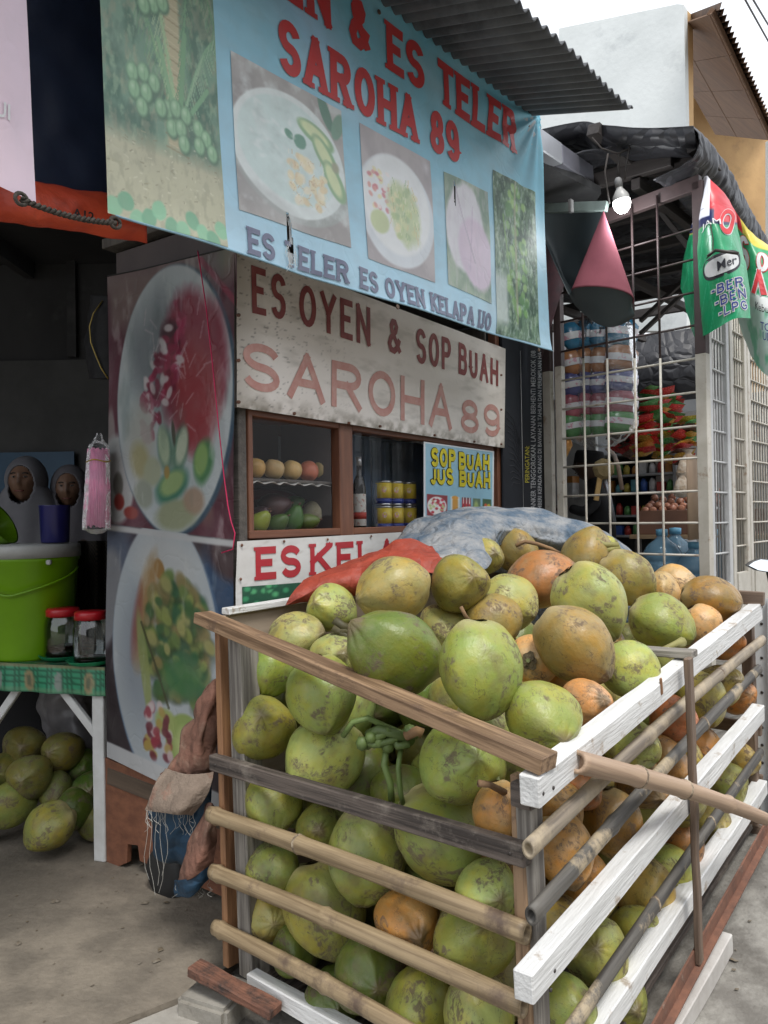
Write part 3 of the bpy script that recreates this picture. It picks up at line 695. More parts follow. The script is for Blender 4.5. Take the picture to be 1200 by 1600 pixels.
# pink banner at the far left
t = thing('pink_banner', BAN.hit(20, 320), 'faded pink banner cut by the left edge beside the navy tarp', 'banner')
q = [BAN.sz(-260, 190), BAN.sz(43, 325), BAN.sz(32, 0), None]; q[2] = (q[2][0] - .03, 3.3); q[3] = (q[0][0], 3.3)
PF = BAN.F(lambda a, z: .05 + .008 * noise.noise(V((a * 6, z * 2, 9))))
pk = lambda u, v: (lambda P: (P.noise(3, (238, 214, 226), .3, .7, 1, 2), P.shade(6, .02, 3), P.c)[-1])(Paint(u, v, (226, 206, 220)))
grid('banner_sheet', PF, 0, 1, 0, 1, 40, 40, printmat('pink_vinyl', .4, .2, .06), t, quad=q, col=pk)
small_text('lettering', 'UI', PF, quad_px(BAN, [(-7, 180), (17, 188), (17, 163), (-7, 152)], .05), mat('white_ink', (.85, .85, .87)), t, .003, .02)
# rope tying the two banners
ropem = mat('dark_rope', (.10, .085, .07), (.04, .035, .03), scale=90, bump=.6, rough=.9)
p0, p1 = BAN.hit(33, 311, .06), BAN.hit(180, 348, .062); bm = bmesh.new()
for k in (0, 1):
    tube_bm(bm, [p0 * (1 - f) + p1 * f + V((0, 0, .0045 * math.sin(60 * f + math.pi * k) - .012 * 4 * f * (1 - f))) + BAN.n * .0045 * math.cos(60 * f + math.pi * k) for f in np.linspace(0, 1, 70)], .0042, 6)
for p in (p0, p1): tube_bm(bm, [p + BAN.u * .014 * math.cos(a) + V((0, 0, .014 * math.sin(a))) for a in np.linspace(0, 6.28, 14)], .005, 6)
tag(link('rope_tie', bm_mesh(bm), ropem, smooth=True), 'dark twisted rope tying the pink banner to the blue one', 'rope')
# navy tarp and orange roll behind the gap
navy = mat('navy_tarp', (.020, .034, .075), (.012, .020, .048), scale=3, rough=.45, bump=.3, bump_scale=9)
nr_ = [[BAN.hit(x, y, -.18) for x in (-60, 30, 90, 150, 230)] for y in (-160, -40, 80, 200, 305)]
o_, _ = cloth('navy_tarp', nr_, 50, 50, navy, amp=.012, freq=5, seed=3); tag(o_, 'navy blue tarp hanging in the gap between pink and blue banners', 'tarp')
orange = mat('orange_tarp', srgb(214, 84, 52), srgb(180, 62, 40), scale=5, rough=.5, bump=.35, bump_scale=40, stain=srgb(120, 50, 38), stain_scale=3)
t = thing('orange_tarp_roll', BAN.hit(100, 320, -.12), 'orange tarp roll hanging below the navy tarp on the left', 'tarp')
rr_ = []
for (y0, o) in ((283, -.14), (296, -.10), (318, -.09), (338, -.10), (352, -.13)):
    rr_.append([BAN.hit(x, y0 + (x - 43) * .15, o) for x in (-60, 20, 80, 140, 230)])
cloth('tarp_sheet', rr_, 50, 16, orange, t, amp=.006, freq=14, seed=1, freq2=6, amp2=.002)
small_text('lettering', 'A12', BAN.F(), quad_px(BAN, [(112, 340), (146, 347), (146, 333), (112, 325)], -.085), mat('black_ink', (.02, .02, .02)), t, -.08, .02)

# ============================================================ FRUIT CART
ply = mat('cart_brown_wood', (.24, .10, .055), (.15, .06, .035), scale=5, stretch=(.5, 6, 6), rough=.55, bump=.2)
greyw = mat('cart_grey_wood', (.14, .125, .11), (.08, .072, .065), scale=5, stretch=(6, 6, .6), rough=.8, bump=.35, bump_scale=20)
t = thing('fruit_cart', V((-.1, 3.4, 0)), 'wooden fruit drink cart with two glazed windows behind the coconut crate', 'cart')
cw = 2.16
def cp(px, py, off=0.0): return CART.hit(px, py, off)
zt = CART.sz(385, 648)[1]; zb = CART.sz(387, 838)[1]
s_l = CART.sz(379, 700)[0]; s_r = CART.sz(780, 700)[0]
# posts
def vpost(s, z0, z1, wd, tk, m, nm='post', off=0.0, pl=CART):
    return plank(nm, pl.pt(s, z0, off), pl.pt(s, z1, off), wd, tk, pl.n, m, t)
vpost(s_l, .05, 2.6, .04, .05, greyw); vpost(s_r, .05, 2.6, .05, .05, ply)
s_m0, s_m1 = CART.sz(530, 750)[0], CART.sz(551, 750)[0]
sp0, sp1 = CART.sz(388, 750)[0], CART.sz(771, 750)[0]
fr = lambda s0, z0, s1, z1, wd, nm='window_frame': plank(nm, CART.pt(s0, z0, .004), CART.pt(s1, z1, .004), wd, .045, CART.n, ply, t, bev=.003)
zs = 1.80; zbm = 1.352
fr((s_m0 + s_m1) / 2, zbm - .03, (s_m0 + s_m1) / 2, zs + .02, s_m1 - s_m0)
fr(sp0 + .012, zbm, sp0 + .012, zs, .024); fr(sp1 - .012, zbm, sp1 - .012, zs, .03)
fr(sp0, zs - .005, s_m0, zs - .005, .03); fr(s_m1, zs - .005, sp1, zs - .005, .03)
fr(sp0, zbm, s_m0, zbm, .03); fr(s_m1, zbm, sp1, zbm, .03)
cab_in = mat('cabinet_dark_inside', (.13, .105, .10), (.085, .07, .07), scale=2, rough=.5)
cab_bl = mat('cabinet_blue_reflection', (.36, .48, .62), (.2, .28, .40), scale=3, rough=.6, stretch=(3, 3, .5), bump=.3)  # street reflection in the right pane, put in as blue colour
def slab(nm, s0, s1, z0, z1, o0, o1, m, parent=None):
    M = frame(CART.u, V((0, 0, 1)), CART.pt((s0 + s1) / 2, (z0 + z1) / 2, (o0 + o1) / 2))
    bm = bmesh.new(); box_bm(bm, s1 - s0, abs(o1 - o0), z1 - z0)
    bmesh.ops.bevel(bm, geom=bm.edges[:], offset=min(.003, abs(z1 - z0) / 5, abs(o1 - o0) / 5, (s1 - s0) / 5), segments=1, affect='EDGES')
    return link(nm, bm_mesh(bm), m, parent or t, M)
slab('cabinet_floor', sp0, sp1, zbm - .03, zbm - .008, -.62, -.05, ply)
slab('cabinet_top', sp0, sp1, zs + .02, zs + .04, -.62, -.05, ply)
slab('back_panel', sp0, s_m0 + .01, zbm, zs + .02, -.36, -.34, cab_in)
slab('back_panel', s_m0 + .03, sp1, zbm, zs + .02, -.32, -.30, cab_bl)
slab('divider', s_m0 + .01, s_m0 + .03, zbm, zs + .02, -.33, -.05, cab_in)
slab('side_panel', sp0 - .02, sp0 - .004, .25, 2.5, -.70, -.04, cab_in); slab('side_panel', sp1 + .004, sp1 + .02, .25, 2.5, -.70, -.04, greyw)
slab('counter_panel', sp0, sp1, .3, zbm - .035, -.06, -.03, ply)
slab('roof_board', sp0 - .05, sp1 + .05, 2.52, 2.56, -.75, .0, greyw)
glass = glassmat('window_glass', mixf=.0, fk=.28)
for a, b in ((sp0 + .024, s_m0), (s_m1, sp1 - .03)):
    o_ = grid('pane', CART.F(), a, b, zbm + .015, zs - .02, 1, 1, glass, t, smooth=False); o_.matrix_basis.translation -= CART.n * .02
# blue slats added in place of the street's reflection in the right window
for k in range(9):
    slab('reflection_slat', s_m1 + .02 + k * .09, s_m1 + .065 + k * .09, zbm, zs, -.295, -.285 + .015 * (k % 2), cab_bl)
# shelf with a lace cloth
zsh = CART.sz(455, 750, -.06)[1]
slab('shelf', sp0 + .02, s_m0 + .01, zsh - .012, zsh, -.5, -.04, greyw)
lace = [[CART.pt(sp0 + .03 + (s_m0 - sp0 - .04) * a, zsh + .004 - (.022 + .006 * math.sin(a * 40) if j == 0 else 0), -.035 - j * .1) for a in np.linspace(0, 1, 18)] for j in range(4)]
cloth('lace_cloth', lace, 70, 8, mat('lace_white', (.62, .60, .56), rough=.9), t, amp=.002, freq=30)
for px in (200, 225): pass
# lower part of the cart side: brown panel standing on the floor and a small wheel
t2p = [(166, 1180), (360, 1260), (360, 1400), (225, 1342), (222, 1318), (206, 1316), (205, 1345), (168, 1361)]
poly('side_skirt', [SIDE.hit(x, y, -.03) for x, y in t2p[:1] + t2p[1:3] + t2p[3:]], ply, t, thick=.02)
plank('side_rail', SIDE.hit(167, 1212, -.008), SIDE.hit(365, 1290, -.008), .07, .03, SIDE.n, mat('dull_rail', (.12, .085, .06), (.07, .05, .035), scale=6, stretch=(.4, 5, 5), bump=.3), t)
wc = SIDE.hit(262, 1362, .03); M = frame(SIDE.u, SIDE.n, wc)
lathe('wheel', [(.01, -.03), (.05, -.03), (.085, -.028), (.095, -.015), (.095, .015), (.085, .028), (.05, .03), (.01, .03)], mat('tyre_black', (.018, .018, .018), rough=.7), t, M, 28)
# inside dim fill: things stored in the lower cart are not seen
# sign board
sb_m = None
def sb_col(u, v):
    P = Paint(u, v, (238, 232, 225)); P.noise(4, (218, 211, 202), .4, .8, .8, 1); P.noise(14, (176, 170, 160), .55, .8, .5, 2)
    P.mix(np.clip((.12 - v) / .12, 0, 1) * np.clip(vnoise(u * 3, v, 20, 7) * 2 - .7, 0, 1), (120, 112, 98)); P.mix(np.clip((.07 - u) / .07, 0, 1) * .5, (140, 132, 118))
    k = np.clip((vnoise(u * 2.4, v, 60, 31, 3) - .70) / .06, 0, 1) * np.clip((.35 - u) * 3, 0.0, 1); P.mix(k * .6, (84, 80, 76)); return P.c
sg = thing('sign_board', CART.hit(580, 670, .02), 'weathered off white signboard with maroon letters above the cart windows', 'sign')
SF = CART.F(lambda a, z: .035 + .003 * noise.noise(V((a * 4, z * 4, 2))))
sq = quad_px(CART, [(370, 636), (788, 700), (790, 545), (370, 386)], .035)
grid('board', SF, 0, 1, 0, 1, 260, 110, printmat('board_print', .6, .15, .0), sg, quad=sq, col=sb_col)
grid('board_back', lambda s, z: SF(s, z, -.012), 0, 1, 0, 1, 2, 2, greyw, sg, quad=sq)
ink1 = mat('maroon_ink', srgb(128, 58, 58), srgb(150, 84, 80), scale=18, rough=.6); ink2 = mat('faded_maroon_ink', srgb(196, 138, 128), srgb(208, 164, 154), scale=18, rough=.6)
cq = lambda c: quad_px(CART, c, .035)
letters('lettering', 'ES', SF, cq([(394, 489), (446, 501), (446, 432), (392, 414)]), ink1, sg, .15, False, .3)
letters('lettering', 'OYEN', SF, cq([(467, 507), (578, 542), (578, 481), (467, 442)]), ink1, sg, .16, False, .25)
letters('lettering', '&', SF, cq([(605, 550), (627, 557), (627, 503), (605, 495)]), ink1, sg, .17, False, .25)
letters('lettering', 'SOP', SF, cq([(650, 567), (704, 580), (704, 530), (650, 511)]), ink1, sg, .17, False, .25)
letters('lettering', 'BUAH', SF, cq([(716, 584), (778, 604), (778, 564), (716, 534)]), ink1, sg, .18, False, .25)
letters('lettering', 'SAROHA', SF, cq([(379, 606), (705, 673), (705, 604), (379, 531)]), ink2, sg, .17, False, .2)
letters('lettering', '89', SF, cq([(720, 675), (780, 684), (780, 634), (720, 622)]), ink2, sg, .18, False, .25)
for (x, y) in ((374, 492), (374, 563), (374, 628), (461, 646), (546, 661), (595, 666), (680, 680), (742, 690), (784, 694), (784, 586), (784, 640)):
    lathe('screw_head', [(.0, .003), (.004, .003), (.006, .0), (.006, -.01)], boltm, sg, frame(CART.u, CART.n, CART.hit(x, y, .042)), 10)
# white strip banner ES KELAPA
kb = thing('white_banner', CART.hit(500, 900, .02), 'white strip banner with red lettering tacked under the cart windows', 'banner')
KF = CART.F(lambda a, z: .02 + .004 * noise.noise(V((a * 7, z * 7, 2))))
kc = lambda u, v: (lambda P: (P.noise(5, (214, 212, 208), .3, .8, 1, 2), P.noise(40, (190, 186, 180), .6, .8, .6, 3), P.c)[-1])(Paint(u, v, (226, 225, 222)))
grid('banner_sheet', KF, 0, 1, 0, 1, 90, 30, printmat('white_vinyl', .45, .15, .0), kb, quad=quad_px(CART, [(368, 962), (760, 925), (760, 824), (370, 846)], .02), col=kc)
rk = mat('crimson_ink', srgb(190, 46, 58), srgb(178, 56, 62), scale=10, rough=.4)
kq = lambda c: quad_px(CART, c, .02)
letters('lettering', 'ES', KF, kq([(400, 907), (469, 901), (469, 851), (399, 855)]), rk, kb, .22, True, .2)
letters('lettering', 'KELAPA', KF, kq([(484, 899), (676, 886), (676, 838), (484, 850)]), rk, kb, .2, True, .2)
def nuts(u, v):
    P = Paint(u, v, (44, 92, 70))
    for k in range(60):
        r = np.random.RandomState(k); x, y = r.rand(), r.rand(); P.ell(x, y, .02, .2, (30, 74, 56), 0, .3); P.ell(x, y, .017, .16, [(70, 158, 110), (92, 176, 120), (52, 130, 92)][k % 3], 0, .6)
    return P.c
grid('coconut_photo', lambda s, z: KF(s, z, .002), 0, 1, 0, 1, 160, 20, MATS['white_vinyl'], kb, quad=kq([(378, 956), (700, 930), (700, 893), (378, 917)]), col=nuts)
for x, y in ((378, 852), (444, 846), (512, 843), (376, 905), (580, 838)): lathe('tack', [(0, .003), (.005, .002), (.006, 0)], boltm, kb, frame(CART.u, CART.n, CART.hit(x, y, .024)), 8)
# poster SOP BUAH on the window glass
ps = thing('window_poster', CART.hit(716, 740, .01), 'light blue poster with yellow lettering stuck in the right cart window', 'poster')
PFn = CART.F(lambda a, z: .012)
pq = lambda c: quad_px(CART, c, .012)
def pcol(u, v):
    P = Paint(u, v, (238, 240, 242)); P.box(.02, .015, .98, .985, (150, 202, 224), .006); P.mix(((v > .75) & (u > .02) & (u < .98)) * .15, (205, 225, 240))
    P.box(.035, .02, .31, .315, (150, 40, 50), .01); P.ell(.17, .16, .13, .13, (240, 238, 236), 0, .08)
    for k in range(40):
        r = np.random.RandomState(k); P.ell(.08 + r.rand() * .18, .07 + r.rand() * .18, .025, .022, [(216, 60, 90), (206, 214, 150), (250, 246, 240), (190, 40, 60)][k % 4], 0, .4)
    P.box(.345, .02, .48, .31, (226, 236, 240), .01); P.box(.365, .03, .46, .28, (224, 160, 60), .02); P.ell(.41, .29, .05, .03, (240, 170, 60), 0, .2)
    P.box(.5, .02, .645, .31, (120, 50, 60), .01)
    for x in (.53, .575, .62): P.box(x - .018, .04, x + .018, .28, (214, 36, 50), .006); P.box(x - .008, .22, x + .008, .31, (244, 240, 240), .004)
    P.box(.665, .05, .79, .31, (96, 126, 96), .01); P.ell(.72, .18, .045, .12, (176, 200, 120), 0, .5)
    P.box(.815, .09, .965, .315, (60, 100, 70), .01); P.ell(.89, .17, .065, .05, (240, 240, 240), 0, .1); P.ell(.87, .22, .03, .035, (216, 90, 50), 0, .4); P.ell(.92, .22, .03, .03, (206, 196, 60), 0, .4)
    return P.c
grid('poster_sheet', PFn, 0, 1, 0, 1, 130, 130, printmat('poster_paper', .35), ps, quad=pq([(662, 808), (771, 815), (772, 705), (662, 690)]), col=pcol)
yl, bk_ = mat('yellow_ink', srgb(240, 224, 40)), mat('black_outline_ink', (.015, .015, .02))
for tx, c in (('SOP', [(673, 729), (711, 731), (711, 703), (673, 699)]), ('BUAH', [(716, 734), (764, 735), (764, 711), (716, 706)]), ('JUS', [(672, 757), (708, 758), (707, 732), (672, 729)]), ('BUAH', [(717, 760), (765, 763), (765, 738), (717, 735)])):
    letters('lettering', tx, PFn, pq(c), bk_, ps, .26, False, .16, .002, .0035); letters('lettering', tx, PFn, pq(c), yl, ps, .24, False, .16, .004, 0)

# ---- the other side of the street, behind the viewer (seen only as reflections)
t = thing('shophouse', V((3, -9, 0)), 'plain two storey shophouse row across the street behind the viewer', 'building')
oppm = mat('dull_plaster', (.22, .22, .20), (.14, .14, .13), scale=.8, rough=.9)
boxw('wall', V((4.5, -10.5, 2.8)), 26, 3, 5.6, oppm, t, yaw=49); boxw('roof', V((4.5, -10.5, 5.75)), 27, 4, .3, mat('tile_roof', (.16, .07, .04), rough=.8), t, yaw=49)
for k in range(7):
    d_ = V((math.cos(R_(49)), math.sin(R_(49)), 0)) * (k * 3.4 - 10.2); nn_ = V((-math.sin(R_(49)), math.cos(R_(49)), 0)) * 1.52
    for z_ in (1.3, 4.2): boxw('window', V((4.5, -10.5, z_)) + d_ + nn_, 1.7, .06, 1.5, mat('window_dark', (.04, .05, .06), rough=.15), t, yaw=49)

# ---- big food poster wrapped on the left side of the cart
fp = thing('food_poster', SIDE.hit(265, 800, .01), 'tall vinyl poster of two dessert bowls covering the left side of the cart', 'poster')
SPF = SIDE.F(lambda a, z: .018 + .009 * noise.noise(V((a * 3, z * 2.2, 5))) + .004 * math.sin(z * 5 + a * 4))
def fposter(u, v):
    P = Paint(u, v, (96, 36, 52), 2.7); P.noise(3, (70, 26, 40), .4, .7, 1, 3)
    P.mix(np.clip((v - .93) / .05, 0, 1) * .6, (150, 140, 128)); P.box(.0, .86, .4, 1, (140, 128, 112), .05, .6)
    P.line(.75, .99, 1.0, .9, .02, (150, 40, 66)); P.box(.85, .93, 1.0, 1.1, (130, 132, 100), .05, .7)
    P.ell(.02, .62, .05, .12, (168, 168, 160), 0, .2, .7); P.ell(.08, .58, .16, .10, (180, 182, 180), 0, .15); P.ell(.09, .57, .05, .03, (100, 100, 90), 0, .3)
    P.ell(.10, .535, .05, .02, (150, 40, 30), 0, .3); P.ell(.2, .515, .07, .015, (160, 50, 40), 0, .3); P.box(.75, .5, .88, .56, (150, 120, 90), .04, .7)
    # upper bowl: rim, side, inside
    P.ell(.545, .735, .475, .262, (40, 72, 96), 0, .03); P.ell(.53, .738, .46, .258, (188, 198, 200), 0, .025); P.ell(.52, .745, .445, .25, (176, 190, 192), 0, .2)
    P.ell(.44, .83, .33, .14, (108, 116, 122), 0, .5, .8, .3, 2); P.noise(4, (198, 202, 200), .5, .8, .25, 4)
    P.ell(.68, .80, .29, .17, (148, 30, 52), 5, .25, .95, .35, 5); P.ell(.72, .74, .21, .13, (168, 44, 50), 0, .4, .9, .3, 6)
    P.ell(.52, .86, .10, .04, (70, 30, 40), 40, .4, .9)
    for k in range(90):
        r = np.random.RandomState(k); x = .28 + r.rand() * .34; P.ell(x, .70 + (x - .3) * .55 + (r.rand() - .5) * .14, .045, .009, [(150, 26, 60), (176, 40, 80), (120, 20, 44), (206, 196, 196)][k % 4], r.rand() * 180, .4, .85)
    for k in range(34):
        r = np.random.RandomState(k + 90); x, y, a = .3 + r.rand() * .5, .66 + r.rand() * .24, r.rand() * 3; P.line(x, y, x + .07 * math.cos(a), y + .03 * math.sin(a), .006, (206, 188, 192), .4)
    P.ell(.27, .66, .17, .10, (176, 178, 168), 0, .5, .9, .4, 7); P.ell(.27, .62, .10, .05, (168, 160, 96), 20, .5, .8)
    for x, y, rx, ry, c, a in ((.48, .645, .085, .058, (84, 128, 104), 12), (.47, .65, .055, .045, (176, 196, 156), 12), (.61, .645, .075, .055, (92, 136, 108), -14), (.62, .65, .05, .042, (196, 208, 176), -14), (.55, .675, .02, .03, (70, 70, 54), 10), (.79, .625, .085, .05, (56, 128, 62), -12), (.775, .625, .055, .035, (140, 182, 90), -12),
                         (.55, .575, .17, .036, (46, 124, 92), 25), (.55, .58, .13, .026, (160, 190, 110), 25), (.38, .60, .1, .035, (168, 176, 140), 60), (.58, .52, .2, .035, (156, 164, 120), 10), (.3, .555, .1, .03, (150, 160, 140), -30), (.72, .55, .1, .03, (172, 140, 112), 0), (.5, .60, .03, .016, (176, 140, 60), 0)):
        P.ell(x, y, rx, ry, c, a, .35, .92, .3, int(x * 99))
    P.noise(14, (214, 220, 214), .64, .8, .35, 14); P.noise(7, (60, 90, 80), .62, .8, .22, 15)
    # white strip and lower panel
    low = v < .487
    c0 = P.c.copy()
    Q = Paint(u, v, (52, 34, 44), 2.7); Q.noise(3, (36, 26, 36), .4, .7, 1, 6); Q.ell(.0, .44, .35, .10, (86, 96, 118), -30, .5); Q.ell(.0, .33, .14, .12, (126, 128, 134), -10, .2)
    Q.ell(1.0, .38, .3, .14, (40, 74, 116), 0, .3, .9); Q.ell(.97, .455, .18, .05, (70, 46, 50), -20, .4)
    Q.ell(.5, .24, .445, .268, (66, 100, 140), 0, .02); Q.ell(.485, .25, .43, .27, (178, 188, 194), 0, .03); Q.ell(.3, .22, .24, .20, (140, 152, 164), 0, .6, .8); Q.ell(.5, .42, .34, .08, (196, 200, 200), 0, .5)
    Q.ell(.34, .33, .10, .14, (176, 130, 66), -12, .4, .9, .3, 3); Q.ell(.45, .412, .05, .025, (170, 120, 50), 30, .3); Q.ell(.26, .30, .05, .1, (150, 60, 60), -10, .6, .6)
    for k in range(170):
        r = np.random.RandomState(k + 7); a = r.rand() * 6.3; q_ = r.rand() ** .6; x = .58 + .26 * q_ * math.cos(a); y = .28 + .125 * q_ * math.sin(a); s_ = .5 + .6 * r.rand()
        Q.ell(x + .012, y - .006, .085 * s_, .022 * s_, (48, 66, 34), r.rand() * 180, .6, .5, .4, k + 3)
        Q.ell(x, y, .075 * s_, .020 * s_, [(106, 138, 56), (150, 164, 72), (64, 112, 56), (176, 172, 92), (40, 104, 62), (150, 130, 70)][k % 6], r.rand() * 180, .45, .85, .3, k)
    Q.ell(.62, .215, .22, .05, (60, 128, 70), 10, .5, .8, .3, 8); Q.ell(.32, .22, .045, .12, (150, 164, 84), 10, .3, .9); Q.line(.3, .3, .52, .15, .012, (60, 60, 30), .7)
    Q.ell(.66, .09, .17, .062, (150, 176, 84), 62, .1); Q.ell(.67, .09, .12, .045, (186, 202, 116), 62, .4); Q.ell(.5, .12, .1, .03, (160, 180, 90), 0, .3)
    for k in range(40):
        r = np.random.RandomState(k + 200); Q.ell(.34 + r.rand() * .2, .03 + r.rand() * .12, .03, .014, [(160, 36, 56), (206, 190, 190), (180, 150, 60), (110, 20, 40)][k % 4], r.rand() * 180, .4, .85)
    Q.ell(.48, .02, .16, .03, (180, 190, 200), 0, .5, .7); Q.noise(12, (216, 220, 216), .66, .8, .3, 5)
    P.c = np.where(low[:, None], Q.c, c0); P.box(-1, .472, 2, .488, (196, 198, 198), .004)
    P.box(-1, -.1, 2, .035, (196, 198, 200), .004); P.shade(4, .05, 9)
    g_ = P.c.mean(1, keepdims=True); P.c = (P.c * .8 + g_ * .2) * .84 + .03
    return P.c
grid('poster_sheet', SPF, 0, 1, 0, 1, 150, 520, printmat('poster_vinyl', .33, .3, .05), fp, quad=quad_px(SIDE, [(166, 1183), (362, 1277), (369, 384), (170, 433)], .018), col=fposter)
tube('poster_edge', [SPF(*SIDE.sz(x, y, .02)) for x, y in ((170, 432), (220, 421), (300, 401), (369, 384))], .003, mat('edge_black', (.03, .03, .03)), fp, 6)
# pink string
stg = mat('pink_string', srgb(214, 42, 96), rough=.6)
sp_ = [(309, 392), (314, 425), (322, 480), (331, 560), (341, 660), (350, 745), (356, 790), (361, 815), (367, 833), (364, 858), (346, 864)]
tag(tube('pink_string', [SIDE.hit(x, y, .04) for x, y in sp_], .0022, stg, None, 5), 'thin pink plastic string hanging down over the food poster', 'string')

# ============================================================ FRUIT IN THE CART WINDOWS
def fruit(name, c, r, col, prof, label, cat, group=None, tilt=(0, 0, 0), m=None, seed=0, stem=True, sx=1):
    M = Matrix.Translation(c) @ Matrix.Rotation(tilt[2], 4, 'Z') @ Matrix.Rotation(tilt[0], 4, 'X') @ Matrix.Rotation(tilt[1], 4, 'Y')
    o = lathe(name, [(a * r, b * r) for a, b in prof], m, None, M, 24, sx=sx)
    o.color = (*col, 1); tag(o, label, cat, group)
    if stem: tube('stem', [M @ V((0, 0, prof[-1][1] * r * .96)), M @ V((.1 * r, 0, prof[-1][1] * r + .12 * r + .006))], r * .05 + .001, boltm, o, 5)
    return o
skin = mat('fruit_skin', (1, 1, 1), scale=14, rough=.42, objcol=True, bump=.08, bump_scale=60, stain=(.35, .2, .06), stain_scale=30, stain_lo=.66, stain_hi=.8)
apple = [(0, -.82), (.3, -.9), (.65, -.8), (.92, -.4), (1, 0), (.95, .4), (.7, .78), (.35, .88), (.12, .8), (0, .72)]
for k, (x, r, col, lb) in enumerate(((398, 17, (.70, .42, .14), 'first orange yellow apple from the left on the lace shelf'), (428, 16.5, (.72, .50, .24), 'second pale yellow apple on the lace shelf'), (456, 16, (.74, .50, .20), 'yellow apple in the middle of the lace shelf'),
                                    (482, 16, (.70, .22, .13), 'reddest apple on the lace shelf, fourth from the left'))):
    y0 = 748 - k * .5; c = CART.hit(x, y0 - r * .9, -.10); rr = r * (c.y) / 1200; c.z = zsh + .008 + rr * .82
    fruit('apple', c, rr, col, apple, lb, 'apple', 'apples on the lace shelf', (.2 * k, .15, k), skin)
c = CART.hit(505, 732, -.12); rr = 18 * c.y / 1200; c.z = zsh + .008 + rr * .92
pear = [(0, -.92), (.4, -.9), (.8, -.6), (1, 0), (.9, .5), (.6, .85), (.3, .98), (0, 1.0)]
fruit('pear', c, rr, (.72, .56, .26), pear, 'round yellow pear at the right end of the lace shelf', 'pear', None, (.2, .5, 1), skin)
av = [(0, -1.2), (.45, -1.12), (.85, -.75), (1, -.2), (.9, .4), (.62, .95), (.38, 1.3), (.2, 1.42), (0, 1.45)]
zf = zbm + .0
for x, y, r, o, col, lb, nm, tl in ((404, 806, 15, -.13, (.075, .035, .04), 'dark purple avocado lying at the far left of the cart window', 'avocado', (1.0, .6, .3)),
                              (427, 791, 21, -.16, (.10, .045, .045), 'large dark brown avocado resting on top of the others', 'avocado', (1.4, .2, 1.9)),
                              (405, 817, 16, -.08, (.30, .36, .04), 'yellow green avocado leaning at the left window corner', 'avocado', (.4, .7, .2)),
                              (433, 819, 15, -.09, (.07, .14, .02), 'mid green avocado on the window floor beside the yellow green one', 'avocado', (.7, .7, .4)),
                              (458, 812, 17, -.10, (.06, .17, .02), 'tall bright green avocado standing in the middle of the cart window', 'avocado', (.2, .35, .2)),
                              (459, 787, 13, -.18, (.05, .14, .02), 'small green avocado on top behind the standing one', 'avocado', (1.2, .5, 1.5)),
                              (481, 815, 13, -.09, (.14, .20, .04), 'speckled green avocado next to the melon', 'avocado', (1.4, .4, 1.2))):
    c = CART.hit(x, y, o); fruit(nm, c, r * c.y / 1200, col, av, lb, 'avocado', 'avocados in the cart window', tl, skin)
c = CART.hit(495, 805, -.16); rr = 25 * c.y / 1200
fruit('melon', c, rr, (.62, .56, .34), pear, 'round cream coloured melon at the right of the left cart window', 'melon', None, (.1, .2, 0), mat('melon_net', (.5, .45, .26), (.62, .58, .42), scale=60, rough=.6, bump=.3), sx=1.0)
for x, y, r, o, col, lb in ((418, 828, 13, -.2, (.09, .05, .05), 'dark fruit lying behind the avocados at the window floor'), ):
    c = CART.hit(x, y, o); fruit('avocado', c, r * c.y / 1200, col, av, lb, 'avocado', 'avocados in the cart window', (1.2, 0, 0), skin)
t = cloth('red_bag', [[CART.hit(x, y, o) for x, y in ((388, 766), (430, 762), (470, 774), (510, 786))] for y, o in ((0, -.25),)] * 1 + [[CART.hit(x, y + 16, -.19) for x, y in ((388, 766), (430, 764), (470, 776), (512, 792))]], 20, 4, mat('dark_red_plastic', (.16, .02, .03), rough=.3), amp=.004)[0]
tag(t, 'dark red plastic bag lying behind the fruit in the cart window', 'bag')
# bottle
glb = mat('dark_glass', (.02, .015, .012), rough=.12); c = CART.hit(562, 820, -.09); c.z = zbm - .006
H_ = (820 - 703) * c.y / 1200
t = thing('syrup_bottle', c, 'dark glass syrup bottle with a white label standing in the right window', 'bottle')
M = Matrix.Translation(c)
sc_ = H_
lathe('bottle_body', [(0, 0), (.082 * sc_, 0), (.088 * sc_, .02 * sc_), (.088 * sc_, .60 * sc_), (.07 * sc_, .68 * sc_), (.038 * sc_, .76 * sc_), (.034 * sc_, .93 * sc_), (0, .93 * sc_)], glb, t, M, 20)
lathe('cap', [(0, .88 * sc_), (.040 * sc_, .88 * sc_), (.040 * sc_, 1.0 * sc_), (0, 1.0 * sc_)], mat('cap_silver', (.5, .5, .5), metal=.7, rough=.3), t, M, 16)
lathe('label', [(.0885 * sc_, .08 * sc_), (.0905 * sc_, .085 * sc_), (.0905 * sc_, .50 * sc_), (.0885 * sc_, .505 * sc_)], mat('label_white', (.62, .60, .55), (.5, .3, .25), scale=60, lo=.55, hi=.6), t, M, 20, cap=False)
lathe('label_band', [(.0905 * sc_, .17 * sc_), (.092 * sc_, .17 * sc_), (.092 * sc_, .26 * sc_), (.0905 * sc_, .26 * sc_)], mat('label_red', (.5, .06, .04)), t, M, 20, cap=False)
